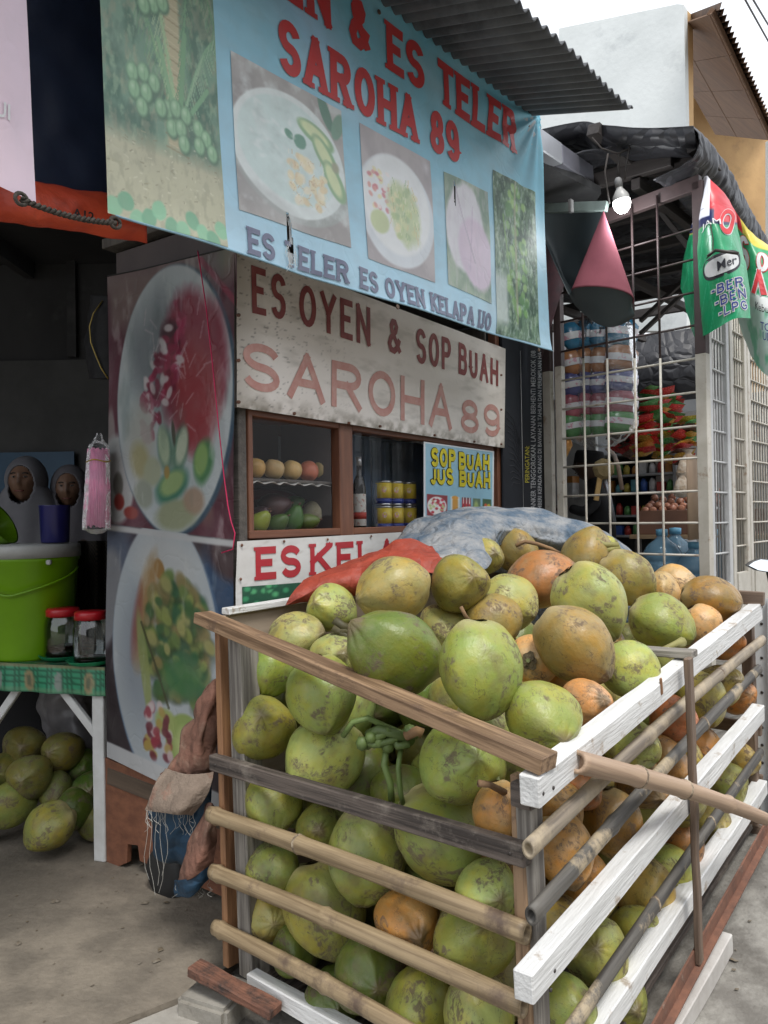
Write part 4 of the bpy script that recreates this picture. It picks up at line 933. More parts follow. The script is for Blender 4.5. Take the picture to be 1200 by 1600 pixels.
# tins: two rows of three pairs
tin_y = mat('tin_yellow', (.75, .55, .05), (.8, .62, .1), scale=9, rough=.35); tin_b = mat('tin_blue', (.04, .07, .36), rough=.35); tin_m = mat('tin_metal', (.55, .55, .56), metal=.8, rough=.3); tin_w = mat('tin_white', (.7, .7, .7), (.2, .25, .5), scale=30, lo=.55, hi=.6, rough=.4)
names = ['left', 'middle', 'right']; first = None
for row in (0, 1):
    for k, x in enumerate((600, 619, 639)):
        c = CART.hit(x, 818 - k * 1.2, -.12 - .0 * k); rad = .0395; hh = .118
        c.z = zbm - .006 + row * (hh + .002)
        t = thing('milk_tin', c, '%s row %s blue and yellow milk tin in the right cart window' % (['bottom', 'top'][row], names[k]), 'tin', 'stacked milk tins in the cart window')
        M = Matrix.Translation(c)
        lathe('tin_body', [(0, 0), (rad * .96, 0), (rad, .002), (rad, .008), (rad * .98, .009), (rad * .98, hh - .009), (rad, hh - .008), (rad, hh - .002), (rad * .94, hh), (rad * .92, hh - .004), (0, hh - .004)], tin_m, t, M, 24)
        # wrapper in three flat printed zones
        for nm, z0, z1, m_ in (('blue_band', .010, .034, tin_b), ('yellow_band', .034, hh - .010, tin_y)):
            lathe(nm, [(rad * .985, z0), (rad * .99, z0), (rad * .99, z1), (rad * .985, z1)], m_, t, M, 24, cap=False)
        bm = bmesh.new(); a0 = math.atan2(-c.y, -c.x) - .9
        for i in range(6):
            for a, b in ((a0 - .12 * i, a0 - .12 * (i + 1)),):
                f_ = [bm.verts.new(M @ V((rad * .998 * math.cos(q), rad * .998 * math.sin(q), z))) for q, z in ((a, .014), (b, .014), (b, hh - .014), (a, hh - .014))]; bm.faces.new(f_)
        link('text_panel', bm_mesh(bm), tin_w, t)
        bm = bmesh.new(); a0 = math.atan2(-c.y, -c.x) + .1
        vs2 = [bm.verts.new(M @ V((rad * 1.0 * math.cos(a0 + .28 * math.cos(q)), rad * 1.0 * math.sin(a0 + .28 * math.cos(q)), .075 + .014 * math.sin(q)))) for q in np.linspace(0, 6.28, 14)[:-1]]; bm.faces.new(vs2)
        link('round_emblem', bm_mesh(bm), mat('emblem_pink', (.75, .35, .30), (.8, .7, .6), scale=80, lo=.45, hi=.55), t)

# ============================================================ LEFT: TABLE, BUCKET, JARS, WOMEN
wpaint = mat('worn_white_paint', (.66, .67, .66), (.52, .52, .50), scale=6, rough=.6, bump=.3, bump_scale=30, stain=(.25, .21, .17), stain_scale=7, stain_lo=.62, stain_hi=.75)
tl = thing('table', V((-1.7, 3.5, .03)), 'white legged table with a green patterned oilcloth at the left', 'table')
tz = .82
TB = Plane(at(162, 1050, 3.12).x, at(162, 1050, 3.12).y, 90 + 8)     # front edge of the table, running left-right
F0_ = V((at(164, 1050, 3.12).x, 3.12, 0)); tu = V((-.96, .28, 0)).normalized(); tv = V((.28, .96, 0)).normalized()
def tp(a, b, z): return F0_ + tu * a + tv * b + V((0, 0, z))
Mt = lambda a, b, z: frame(tu, V((0, 0, 1)), tp(a, b, z))
# the table's front edge in the photo runs from (0,1020) to (165,1050)
bm = bmesh.new(); box_bm(bm, 1.6, .6, .03); link('table_top', bm_mesh(bm), wpaint, tl, Mt(.8, .32, tz - .02))
def oil(u, v):
    P = Paint(u, v, (40, 110, 82)); P.noise(30, (150, 130, 90), .5, .6, .8, 1); P.noise(44, (20, 70, 56), .5, .6, .8, 4); P.noise(26, (120, 120, 106), .62, .7, .8, 8); return P.c
grid('cloth_top', lambda s, z: tp(s, z, tz + .001 + .002 * noise.noise(V((s * 9, z * 9, 1)))), -.01, 1.62, -.01, .64, 140, 60, printmat('oilcloth', .35, .2, .0), tl, col=oil)
def skirt(u, v):
    P = Paint(u, v, (24, 92, 66)); x = (u * 90) % 1; y = (v * 9) % 1
    P.mix(((x > .25) & (y > .25)) * .8, (60, 158, 118)); P.mix(np.clip(1 - np.abs(v - .1) / .1, 0, 1) * .5, (150, 150, 110)); P.mix((v > .88) * .7, (150, 126, 90))
    cx = (u * 11) % 1 - .5; 
    P.mix(np.clip((1 - np.hypot(cx / .19, (v - .42) / .42)) / .2, 0, 1) * ((np.floor(u * 11) % 2) == 0), (146, 132, 96)); P.mix(np.clip((1 - np.hypot(cx / .10, (v - .42) / .25)) / .3, 0, 1) * ((np.floor(u * 11) % 2) == 0) * .7, (70, 84, 66))
    P.mix(np.clip((1 - np.hypot(cx / .13, (v - .42) / .38)) / .2, 0, 1) * ((np.floor(u * 11) % 2) == 1), (130, 140, 132)); P.noise(30, (30, 60, 50), .6, .8, .4, 3); return P.c
grid('cloth_skirt', lambda s, z: tp(s, -.014 - .008 * math.sin(s * 31) * (tz - z) / .11, z), -.012, 1.62, tz - .115, tz + .002, 160, 14, MATS['oilcloth'], tl, col=skirt)
def leg(a, b): return plank('leg', tp(a, b, .03), tp(a, b, tz - .04), .055, .035, -tv, wpaint, tl)
leg(.035, .0); leg(.035, .56); leg(.62, .0); leg(.62, .56); leg(1.5, .0)
plank('brace', tp(.05, .02, tz - .30), tp(.28, .02, tz - .05), .035, .02, -tv, wpaint, tl); plank('brace', tp(.60, .02, tz - .30), tp(.40, .02, tz - .05), .035, .02, -tv, wpaint, tl)
# green bucket
lime = mat('lime_plastic', srgb(112, 160, 18), srgb(102, 148, 16), scale=3, rough=.3)
bc = at(50, 1003, 3.42); bc.z = tz + .001; br = 71 * 3.42 / 1200
t = thing('green_bucket', bc, 'big lime green bucket with a white lid on the left table', 'bucket')
bh = .45; M = Matrix.Translation(bc)
lathe('bucket_body', [(0, 0), (br * .82, 0), (br * .84, .01), (br * .97, bh - .03), (br * 1.0, bh - .025), (br * 1.0, bh)], lime, t, M, 56)
lathe('lid', [(br * 1.0, bh - .01), (br * 1.03, bh - .012), (br * 1.03, bh + .035), (br * 1.01, bh + .045), (0, bh + .05)], mat('lid_white', (.42, .43, .42), rough=.4), t, M, 56, cap=False)
hp = []
for a in np.linspace(-math.pi, 0, 22):
    hp.append(bc + V((math.cos(a) * br * 1.03, math.sin(a) * br * 1.03, bh - .06 - .11 * (1 - abs(a + math.pi / 2) / (math.pi / 2)) ** .8 * 1.0)))
tube('handle', hp, .005, lime, t, 8); boxw('handle_lug', bc + V((br * .72, -br * .74, bh - .03)), .02, .02, .02, MATS['lid_white'], t, bev=.003)
# cups on the bucket lid
navyp = mat('navy_plastic', (.02, .02, .12), rough=.3)
cc = at(86, 838, 3.40); cc.z = bc.z + bh + .05
cup = lambda nm, c, r, h, m, lb, tl_=0: tag(lathe(nm, [(0, 0), (r * .85, 0), (r * .9, .005), (r, h - .004), (r * 1.05, h), (r * .97, h - .002), (r * .86, .01), (0, .01)], m, None, Matrix.Translation(c) @ Matrix.Rotation(tl_, 4, 'Y'), 28), lb, 'cup')
cup('navy_cup', cc, 23 * 3.4 / 1200, .165, navyp, 'navy blue plastic mug standing upside down on the bucket lid')
c2 = at(-12, 836, 3.38); c2.z = bc.z + bh + .052
t = thing('lime_scoop', c2, 'lime green plastic scoop at the left edge above the bucket', 'scoop')
Ms = Matrix.Translation(c2 + V((0, 0, .065))) @ Matrix.Rotation(R_(62), 4, 'Y')
lathe('scoop_bowl', [(0, -.05), (.05, -.046), (.085, -.02), (.098, .05), (.103, .052), (.092, .048), (.078, -.015), (0, -.04)], lime, t, Ms, 30)
tube('scoop_handle', [c2 + V((.0, 0, .02)), c2 + V((-.08, 0, .03)), c2 + V((-.2, .02, .06))], .012, lime, t, 8)
# jars and saucers
jg = glassmat('jar_glass', mixf=.06, tint=(.82, .86, .86)); jl = mat('jar_lid_red', (.45, .012, .02), rough=.3); gsc = mat('green_saucer', (.015, .30, .13), rough=.3); syr = mat('dark_syrup', (.03, .012, .008), rough=.2)
for k, (px, py, d, lb, sl_) in enumerate(((99, 1020, 3.30, 'left glass jar with red lid and dark syrup on a green saucer', 'left green plastic saucer under the jar of dark syrup'), (143, 1028, 3.17, 'right glass jar with red lid beside the food poster', 'right green plastic saucer under the jar by the poster'))):
    c = at(px, py, d); c.z = tz + .003; M = Matrix.Translation(c)
    tag(lathe('saucer', [(0, 0), (.06, 0), (.085, .006), (.098, .02), (.100, .022), (.094, .02), (.08, .010), (0, .006)], gsc, None, M, 32), sl_, 'saucer')
    c = c + V((0, 0, .008)); M = Matrix.Translation(c); r = 27 * d / 1200
    t = thing('syrup_jar', c, lb, 'jar')
    lathe('jar_body', [(0, .002), (r * .9, 0), (r, .012), (r, .135), (r * .93, .16), (r * .78, .178), (r * .78, .19)], jg, t, M, 32)
    lathe('jar_lid', [(r * .84, .178), (r * .92, .178), (r * .92, .205), (r * .86, .212), (0, .213)], jl, t, M, 32, cap=False)
    lathe('syrup', [(0, .008), (r * .88, .008), (r * .93, .014), (r * .93, .05 if k == 0 else .022), (0, .05 if k == 0 else .022)], syr, t, M, 28)
c = at(99, 1018, 3.55); c.z = tz + .002
t = thing('clear_mug', c, 'small clear plastic mug behind the left syrup jar', 'mug'); lathe('mug_body', [(0, 0), (.05, 0), (.055, .01), (.06, .2), (.062, .2), (.057, .015), (0, .012)], glassmat('mug_plastic', mixf=.08, tint=(.75, .9, .85)), t, Matrix.Translation(c), 24)
tube('spoon_handle', [c + V((.02, 0, .02)), c + V((.01, 0, .26))], .008, mat('steel', (.5, .5, .52), metal=.9, rough=.3), t, 8)
# straws in a bag hanging by the poster
t = thing('straw_pack', at(152, 740, 2.98), 'pack of pink straws in clear plastic hanging beside the food poster', 'straws')
pinks = mat('pink_straw', srgb(240, 170, 200), srgb(230, 146, 182), scale=20, rough=.35)
bm = bmesh.new(); pc0, pc1 = at(154, 703, 2.99), at(151, 822, 2.99); 
sm = None
for k in range(90):
    a = random.random() * 6.28; q = math.sqrt(random.random()); dx, dy = q * math.cos(a), q * math.sin(a)
    if k < 46: a = k * math.pi * 2 / 46; dx, dy = math.cos(a), math.sin(a)
    p0 = pc0 + V((dx * .038, dy * .038, random.uniform(-.006, .006))); p1 = pc1 + V((dx * .05, dy * .05, random.uniform(-.008, .008)))
    if k < 60: tube('straw', [p0, p1], .0032, pinks, t, 6)
tube('gold_tie', [pc0 * .85 + pc1 * .15 + V((math.cos(a) * .044, math.sin(a) * .044, .004 * math.sin(a * 3))) for a in np.linspace(0, 6.28, 26)], .0025, mat('gold_wire', (.5, .33, .05), metal=.5, rough=.4), t, 6)
bag = bagmat('clear_plastic', mixf=.03)
rw = []
for f, rr_ in ((-.22, .010), (-.12, .022), (0, .044), (.5, .051), (1, .058), (1.04, .050), (1.10, .020)):
    c = pc0 * (1 - f) + pc1 * f; rw.append([c + V((math.cos(a) * rr_ * .92, math.sin(a) * rr_ * .92, 0)) for a in np.linspace(0, 6.2832, 14)])
cloth('plastic_sleeve', rw, 48, 40, bag, t, amp=.003, freq=50, thick=0)
# dark handbag & checked cloth hanging behind
bk = mat('black_cloth', (.012, .012, .014), (.02, .02, .022), scale=20, rough=.8)
t = thing('black_bag', at(165, 540, 3.6), 'black bag with a gold chain strap hanging behind the food poster', 'bag')
bmr = [[at(x, y, 3.6 + o) for x, o in ((136 + abs(y - 535) * .12, 0), (150, -.07), (175, -.08), (205, 0))] for y in (462, 490, 535, 570, 592)]
cloth('bag_body', bmr, 24, 24, bk, t, amp=.008, freq=16, thick=.02)
tube('chain_strap', [at(x, y, 3.5) for x, y in ((160, 470), (146, 490), (140, 510), (142, 535), (150, 556), (158, 575), (169, 592))], .0035, mat('gold_chain', (.45, .33, .10), metal=.7, rough=.4), t, 6)
rows_ = [[at(x, y, 3.75 + .05 * math.sin(x * .2)) for x in (122, 135, 150, 165, 185)] for y in (845, 900, 950, 1010)]
def chk(u, v):
    P = Paint(u, v, (14, 13, 12)); P.mix((((u * 14) % 1 > .5) ^ ((v * 26) % 1 > .5)) * 1.0, (64, 56, 46)); return P.c
o_, _ = cloth('checked_cloth', rows_, 60, 100, printmat('checked_fabric', .8), amp=.006, freq=12, col=chk); tag(o_, 'black and brown checked cloth hanging behind the jars', 'cloth')

# ---- people
def skin_body(name, joints, edges, m, parent, sub=2):
    me = bpy.data.meshes.new(name); me.from_pydata([tuple(j[0]) for j in joints], edges, []); me.update()
    o = bpy.data.objects.new(name, me); C.objects.link(o); me.materials.append(m); o.parent = parent; o.matrix_basis = world_of(parent).inverted()
    md = o.modifiers.new('skin', 'SKIN'); md.use_smooth_shade = True
    for i, j in enumerate(joints):
        sv = me.skin_vertices[0].data[i]; r = j[1]; sv.radius = r if isinstance(r, tuple) else (r, r); sv.use_root = (i == 0)
    s_ = o.modifiers.new('sub', 'SUBSURF'); s_.levels = s_.render_levels = sub
    return o
def head_mesh(name, c, r, yaw, m, parent, pitch=0):
    """face looks along local -y; nose, brow, eye sockets, lips and chin shaped into one surface"""
    bm = bmesh.new(); bmesh.ops.create_uvsphere(bm, u_segments=48, v_segments=32, radius=1)
    g = lambda x, z, cx, cz, sx, sz: math.exp(-((x - cx) / sx) ** 2 - ((z - cz) / sz) ** 2)
    for v in bm.verts:
        x, y, z = v.co
        X = x * .74 * (1 - .16 * max(0, -z)); Y = y * .92; Z = z * 1.0
        if y < 0:
            Y *= 1 - .10 * max(0, -z)
            d = .20 * g(x, z, 0, -.12, .10, .16) + .10 * g(x, z, 0, .12, .07, .2) + .06 * g(x, z, 0, .30, .42, .08)
            d -= .10 * (g(x, z, .32, .16, .17, .10) + g(x, z, -.32, .16, .17, .10))
            d += .07 * g(x, z, 0, -.42, .20, .05) + .05 * g(x, z, 0, -.54, .17, .05) - .05 * g(x, z, 0, -.48, .22, .025) + .08 * g(x, z, 0, -.80, .2, .14)
            d += .05 * (g(x, z, .42, -.16, .16, .16) + g(x, z, -.42, -.16, .16, .16))
            Y -= d
        v.co = V((X, Y, Z)) * r
    M = Matrix.Translation(c) @ Matrix.Rotation(yaw, 4, 'Z') @ Matrix.Rotation(pitch, 4, 'X')
    o = link(name, bm_mesh(bm), m, parent, M, True)
    ew = mat('eye_white', (.13, .11, .10), rough=.3); ed = mat('eye_dark', (.015, .01, .008), rough=.2); lp = mat('lip', (.16, .05, .04), rough=.5); bwm = mat('brow_hair', (.01, .008, .007))
    for sx in (-1, 1):
        eye = lathe('eye', [(0, -1), (.7, -.7), (1, 0), (.7, .7), (0, 1)], ew, o, M @ Matrix.Translation(V((sx * .245, -.795, .165)) * r) @ Matrix.Diagonal((r * .105, r * .06, r * .05, 1)), 12)
        lathe('pupil', [(0, -1), (.7, -.7), (1, 0), (.7, .7), (0, 1)], ed, o, M @ Matrix.Translation(V((sx * .245, -.835, .165)) * r) @ Matrix.Scale(r * .042, 4), 10)
        tube('eyebrow', [M @ (V((sx * x_, -.90 + .22 * x_, .31 + dz)) * r) for x_, dz in ((.12, 0), (.25, .03), (.38, -.01))], r * .032, bwm, o, 5)
    tube('lips', [M @ (V((x_, -.90 + .3 * abs(x_), -.47 + .03 * abs(x_))) * r) for x_ in (-.2, -.1, 0, .1, .2)], r * .035, lp, o, 6)
    return o
def hijab(c, r, yaw, m, parent, drop=.42, under=None):
    """head scarf with an oval face opening, falling over the shoulders"""
    M = Matrix.Translation(c) @ Matrix.Rotation(yaw, 4, 'Z')
    nu, nv = 110, 84; vs_ = []; 
    for j in range(nv + 1):
        f = j / nv
        for i in range(nu + 1):
            a = -math.pi / 2 + (i / nu) * 2 * math.pi       # starts at the front middle (-y)
            if f < .5:
                th = f * 2 * math.pi * .62; z = math.cos(th) * 1.16 + .02; q = math.sin(th)
                x = math.cos(a) * q * .92; y = math.sin(a) * q * 1.06 + .03
                if th > math.pi / 2: q2 = (th - math.pi / 2) / 1.6; x *= 1; z = .02 - q2 * 1.2; x = math.cos(a) * (.92 - .18 * q2); y = math.sin(a) * (1.06 - .2 * q2) + .03
            else:
                g_ = (f - .5) * 2; z0 = .02 - (math.pi * .62 - math.pi / 2) / 1.6 * 1.2
                z = z0 - g_ * (2.3 + .5 * max(0, -math.sin(a))); rx = .875 + g_ ** .8 * 1.25; ry = 1.01 + g_ * .15 - .0
                x = math.cos(a) * rx; y = math.sin(a) * ry + .03; k = .05 * math.sin(a * 9 + 3 * g_) * g_; x *= 1 + k; y *= 1 + k
            vs_.append(V((x, y, z)) * r)
    fs = []
    for j in range(nv):
        for i in range(nu):
            q_ = [j * (nu + 1) + i, j * (nu + 1) + i + 1, (j + 1) * (nu + 1) + i + 1, (j + 1) * (nu + 1) + i]
            cc_ = sum((vs_[k] for k in q_), V((0, 0, 0))) / 4 / r
            if cc_.y < 0 and (cc_.x / .60) ** 2 + ((cc_.z + .16) / .88) ** 2 < 1: continue
            fs.append(q_)
    hm_ = mesh_py(vs_, fs); b_ = bmesh.new(); b_.from_mesh(hm_); bmesh.ops.remove_doubles(b_, verts=b_.verts, dist=r * .004); b_.to_mesh(hm_); b_.free()
    o = link('headscarf', hm_, m, parent, M, True)
    md = o.modifiers.new('thickness', 'SOLIDIFY'); md.thickness = .012; md.offset = 1
    if under: lathe('under_cap', [(.70 * r, .55 * r), (.74 * r, .62 * r), (.55 * r, .9 * r), (0, 1.05 * r)], under, o, M @ Matrix.Rotation(.25, 4, 'X'), 24)
    return o
face_m = mat('brown_skin', (.17, .095, .06), (.14, .075, .047), scale=8, rough=.5); hsc = mat('grey_headscarf', (.17, .17, .185), (.13, .13, .145), scale=4, rough=.8, bump=.2); hsc2 = mat('lilac_grey_headscarf', (.125, .12, .135), (.10, .095, .105), scale=4, rough=.8, bump=.2)
blackr = mat('black_robe', (.012, .012, .014), rough=.85); brownr = mat('brown_robe', (.07, .045, .035), rough=.85)
for k, (px, py, d, yaw, hm, rm, lb) in enumerate(((40, 752, 3.95, .12, hsc, blackr, 'woman in a grey headscarf and black robe facing the camera behind the bucket'), (108, 762, 4.05, .25, hsc2, brownr, 'woman in a lilac grey headscarf and brown robe looking down behind the navy mug'))):
    c = at(px, py, d); r = .112 if k == 0 else .105
    t = thing('person', V((c.x, c.y, .03)), lb, 'person'); g = .03
    rt = Matrix.Rotation(yaw, 3, 'Z'); hz = c.z
    def J(x, y, z): return V((c.x, c.y, 0)) + rt @ V((x, y, 0)) + V((0, 0, z))
    hip = g + .52 * (hz + .1 - g); sh = hz - .27
    jo = [(J(0, .03, hip), (.17, .12)), (J(0, .03, hip + .22), (.15, .11)), (J(0, .03, sh - .06), (.15, .10)), (J(0, .02, sh + .06), .07), (J(0, .0, hz - .08), .055),
          (J(-.17, .03, sh), .06), (J(-.24, .0, sh - .28), .045), (J(-.16, -.2, sh - .42), .035), (J(.17, .03, sh), .06), (J(.24, .0, sh - .28), .045), (J(.16, -.2, sh - .42), .035),
          (J(-.10, .03, hip - .1), .09), (J(-.11, .02, g + .45), .065), (J(-.11, .03, g + .07), .045), (J(-.11, -.1, g + .04), .04), (J(.10, .03, hip - .1), .09), (J(.11, .02, g + .45), .065), (J(.11, .03, g + .07), .045), (J(.11, -.1, g + .04), .04)]
    ed_ = [(0, 1), (1, 2), (2, 3), (3, 4), (2, 5), (5, 6), (6, 7), (2, 8), (8, 9), (9, 10), (0, 11), (11, 12), (12, 13), (13, 14), (0, 15), (15, 16), (16, 17), (17, 18)]
    skin_body('body', jo, ed_, rm, t)
    lathe('robe', [(.24, g + .05), (.23, .4), (.19, hip), (.17, hip + .25), (.20, sh - .1), (.16, sh), (.08, sh + .06)], rm, t, Matrix.Translation(V((c.x, c.y + .02, 0))), 32, sy=.72)
    hd = head_mesh('head', c, r, yaw, face_m, t, .0 if k == 0 else .12)
    hijab(c + V((0, .01, 0)), r, yaw, hm, t, under=blackr if k == 0 else None)
# blue posters on the wall behind them
t = thing('blue_poster', at(60, 745, 5.1), 'bright blue poster on the wall behind the two women', 'poster')
bp_ = Plane(0, 5.14, 90); boxw('poster_sheet', at(52, 748, 5.2), .56, .01, .36, mat('blue_print', (.006, .05, .11), (.012, .075, .15), scale=3, rough=.5), t)
0 and boxw('white_stripe', at(50, 725, 5.18), .5, .012, .04, mat('white_ink'), t) if 'white_ink' in MATS else None
# things stored under the table
pb = [[at(x + dx, y, 3.75 + o) for dx, o in ((-42, .05), (-20, -.06), (8, -.09), (34, -.03), (48, .06))] for x, y in ((102, 1076), (100, 1095), (104, 1120), (112, 1150), (118, 1170))]
o_, _ = cloth('plastic_bag', pb, 40, 40, mat('whitish_bag', (.30, .29, .29), (.2, .19, .2), scale=5, rough=.35), amp=.02, freq=10, freq2=9, amp2=.006, thick=.001); tag(o_, 'crumpled translucent white bag on the coconuts under the table', 'bag')
pb = [[at(x + dx, y, 3.95 + o) for dx, o in ((-34, .05), (-10, -.06), (14, -.03), (34, .06))] for x, y in ((34, 1068), (34, 1095), (36, 1130), (38, 1160))]
o_, _ = cloth('patterned_sack', pb, 40, 40, mat('dark_patterned', (.09, .05, .06), (.04, .05, .07), scale=40, rough=.8), amp=.02, freq=8, thick=.002); tag(o_, 'dark patterned sack at the back under the table', 'sack')

# ============================================================ CRATE
pinkw = mat('planed_brown_wood', (.34, .22, .13), (.15, .09, .05), scale=9, lo=.42, hi=.6, stretch=(.35, 7, 7), rough=.6, bump=.25, stain=(.12, .075, .05), stain_scale=8, stain_lo=.56, stain_hi=.66)
darkp = mat('weathered_dark_plank', (.125, .10, .085), (.04, .032, .028), scale=9, lo=.42, hi=.6, stretch=(.3, 8, 8), rough=.75, bump=.45, stain=(.22, .19, .16), stain_scale=6, stain_lo=.54, stain_hi=.68)
greyp = mat('weathered_grey_post', (.30, .275, .24), (.14, .125, .11), scale=9, lo=.42, hi=.6, stretch=(.3, 8, 8), rough=.8, bump=.45, stain=(.10, .12, .09), stain_scale=4, stain_lo=.6, stain_hi=.8)
orangew = mat('orange_brown_batten', (.33, .17, .085), (.22, .11, .055), scale=9, lo=.42, hi=.6, stretch=(.35, 7, 7), rough=.6, bump=.2)
whitep = mat('white_painted_rail', (.78, .78, .77), (.60, .60, .59), scale=5, stretch=(.5, 5, 5), rough=.5, bump=.3, bump_scale=25, stain=(.42, .36, .30), stain_scale=14, stain_lo=.58, stain_hi=.66)
bamb = mat('tan_bamboo', (.38, .285, .17), (.21, .15, .085), scale=10, lo=.42, hi=.62, stretch=(.2, 7, 7), rough=.5, bump=.2, stain=(.13, .09, .065), stain_scale=6, stain_lo=.53, stain_hi=.66)
bambd = mat('dark_bamboo', (.13, .12, .105), (.055, .05, .045), scale=9, lo=.42, hi=.6, stretch=(.2, 6, 6), rough=.6, bump=.3, stain=(.42, .34, .23), stain_scale=5, stain_lo=.52, stain_hi=.6)
bambg = mat('grey_bamboo', (.30, .25, .19), (.16, .13, .10), scale=9, lo=.42, hi=.6, stretch=(.2, 7, 7), rough=.6, bump=.25, stain=(.44, .36, .25), stain_scale=5, stain_lo=.48, stain_hi=.62)
rust = mat('rusty_angle_iron', (.23, .105, .065), (.13, .065, .045), scale=18, rough=.85, bump=.4, stain=(.36, .28, .22), stain_scale=9, stain_lo=.6, stain_hi=.7)
nailm = mat('nail_head', (.08, .07, .065), metal=.5, rough=.5)
cr = thing('crate', V((.298, 1.555, 0)), 'open slatted crate of white rails, brown boards and bamboo heaped with coconuts', 'crate')
def L_(x, y, o=0.0): return CL.hit(x, y, o)
def Rr(x, y, o=0.0): return CR.hit(x, y, o)
UP = V((0, 0, 1))
def extend(p0, p1, a, b):
    d = (p1 - p0).normalized(); return p0 - d * a, p1 + d * b
noder = mat('bamboo_node', (.15, .11, .075), (.42, .34, .24), scale=60, rough=.7, lo=.45, hi=.6)
def bamboo(nm, p0, p1, r, m, parent, nodes=(.3, .75), bend=.012, sq=1.0, r1=None):
    d = p1 - p0; Lg = d.length; M = frame(d, UP, p0); bm = bmesh.new(); n = 18; N_ = 64; rings = []; sd_ = random.random() * 50
    for i in range(N_ + 1):
        x = Lg * i / N_; f = i / N_; rr = (r if r1 is None else r * (1 - f) + r1 * f) * (1 + .02 * noise.noise(V((x * 5, sd_, 0))))
        for nd in nodes:
            e = (x - nd * Lg); rr += r * (.15 * math.exp(-(e / .006) ** 2) + .05 * math.exp(-(e / .03) ** 2))
        cy = bend * math.sin(f * 3.1 + sd_) * .5; cz = bend * math.sin(f * 3.14)
        rings.append([bm.verts.new((x, cy + rr * sq * math.cos(2 * math.pi * k / n), cz + rr * math.sin(2 * math.pi * k / n))) for k in range(n)])
    for i in range(N_):
        for k in range(n): bm.faces.new((rings[i][k], rings[i][(k + 1) % n], rings[i + 1][(k + 1) % n], rings[i + 1][k]))
    for ring, dx in ((rings[0], .02), (rings[-1], -.02)):       # hollow sawn ends
        inner = [bm.verts.new((v.co.x, v.co.y * .62 + .38 * (sum(q.co.y for q in ring) / n), v.co.z * .62 + .38 * (sum(q.co.z for q in ring) / n))) for v in ring]
        deep = [bm.verts.new(v.co + V((dx, 0, 0))) for v in inner]
        for k in range(n):
            bm.faces.new((ring[k], inner[k], inner[(k + 1) % n], ring[(k + 1) % n])); bm.faces.new((inner[k], deep[k], deep[(k + 1) % n], inner[(k + 1) % n]))
        bm.faces.new(deep)
    bmesh.ops.recalc_face_normals(bm, faces=bm.faces)
    bo_ = link(nm, bm_mesh(bm), m, parent, M, True)
    for nd in nodes:
        i_ = nd * N_; rr = (r if r1 is None else r * (1 - nd) + r1 * nd); c_y = bend * math.sin(nd * 3.1 + sd_) * .5; c_z = bend * math.sin(nd * 3.14); b2 = bmesh.new(); rg = []
        for e, q_ in ((-.006, 1.02), (-.004, 1.13), (-.001, 1.17), (.0005, 1.06), (.002, 1.15), (.006, 1.02)):
            rg.append([b2.verts.new((nd * Lg + e + .003 * math.sin(k * .9 + sd_), c_y + rr * q_ * sq * math.cos(2 * math.pi * k / n), c_z + rr * q_ * math.sin(2 * math.pi * k / n))) for k in range(n)])
        for i in range(5):
            for k in range(n): b2.faces.new((rg[i][k], rg[i][(k + 1) % n], rg[i + 1][(k + 1) % n], rg[i + 1][k]))
        link('node_ring', bm_mesh(b2), noder, bo_, M, True)
    return bo_
def nails(parent, pts, nrm):
    for p in pts: lathe('nail', [(0, .0015), (.004, .001), (.0045, -.002)], nailm, parent, frame(nrm.orthogonal(), nrm, p), 8)
# left end
a, b = L_(316, 972, .012), L_(858, 1206, .012)
tr_dir = (b - a).normalized()
plank('top_rail', a + UP * .016, b + UP * .016, .062, .034, (UP - tr_dir * UP.dot(tr_dir)), pinkw, cr, center=True, bev=.002)
a, b = L_(326, 1192, .02), L_(818, 1340, .02); o_ = plank('end_plank', a, b, .047, .03, CL.n, darkp, cr); nails(o_, [a + (b - a) * .03 + CL.n * .001, a + (b - a) * .97 + CL.n * .001], CL.n)
for (x0, y0, x1, y1) in ((330, 1271, 822, 1460), (332, 1362, 819, 1572), (334, 1450, 819, 1716)):
    a, b = L_(x0, y0, .012), L_(x1, y1, .012)
    if y1 > 1600: b = a + (b - a) * .96
    bamboo('bamboo_rail', a, b, .0235, bamb, cr, nodes=((.47,) if y0 > 1300 else (.37,)) + (.03,), sq=.8)
0 and bamboo('bamboo_rail', V((*L_(340, 1500, .012).xy, .10)), V((*L_(815, 1500, .012).xy, .14)), .0235, bamb, cr, nodes=(.5,), sq=.8)
plank('corner_post', L_(338, 976, -.004), L_(352, 1512, -.004), .026, .045, CL.n, orangew, cr)
plank('corner_post', L_(364, 990, -.012), L_(383, 1530, -.012), .062, .07, CL.n, greyp, cr)
plank('front_post', L_(806, 1212, -.006), L_(822, 1640, -.006) + V((0, 0, -.3)), .032, .03, CL.n, pinkw, cr)
a = Rr(840, 1245, -.012); plank('front_post', a, Rr(858, 1640, -.012) + V((0, 0, -.3)), .045, .04, CR.n, greyp, cr)
boxw('corner_block', L_(820, 1238, -.008), .05, .05, .045, darkp, cr, M=frame(CL.u, CL.n, L_(822, 1240, -.005)), bev=.003)
a, b = L_(385, 1535, .012), L_(660, 1690, .012); plank('base_rail', a, b, .05, .04, CL.n, whitep, cr)
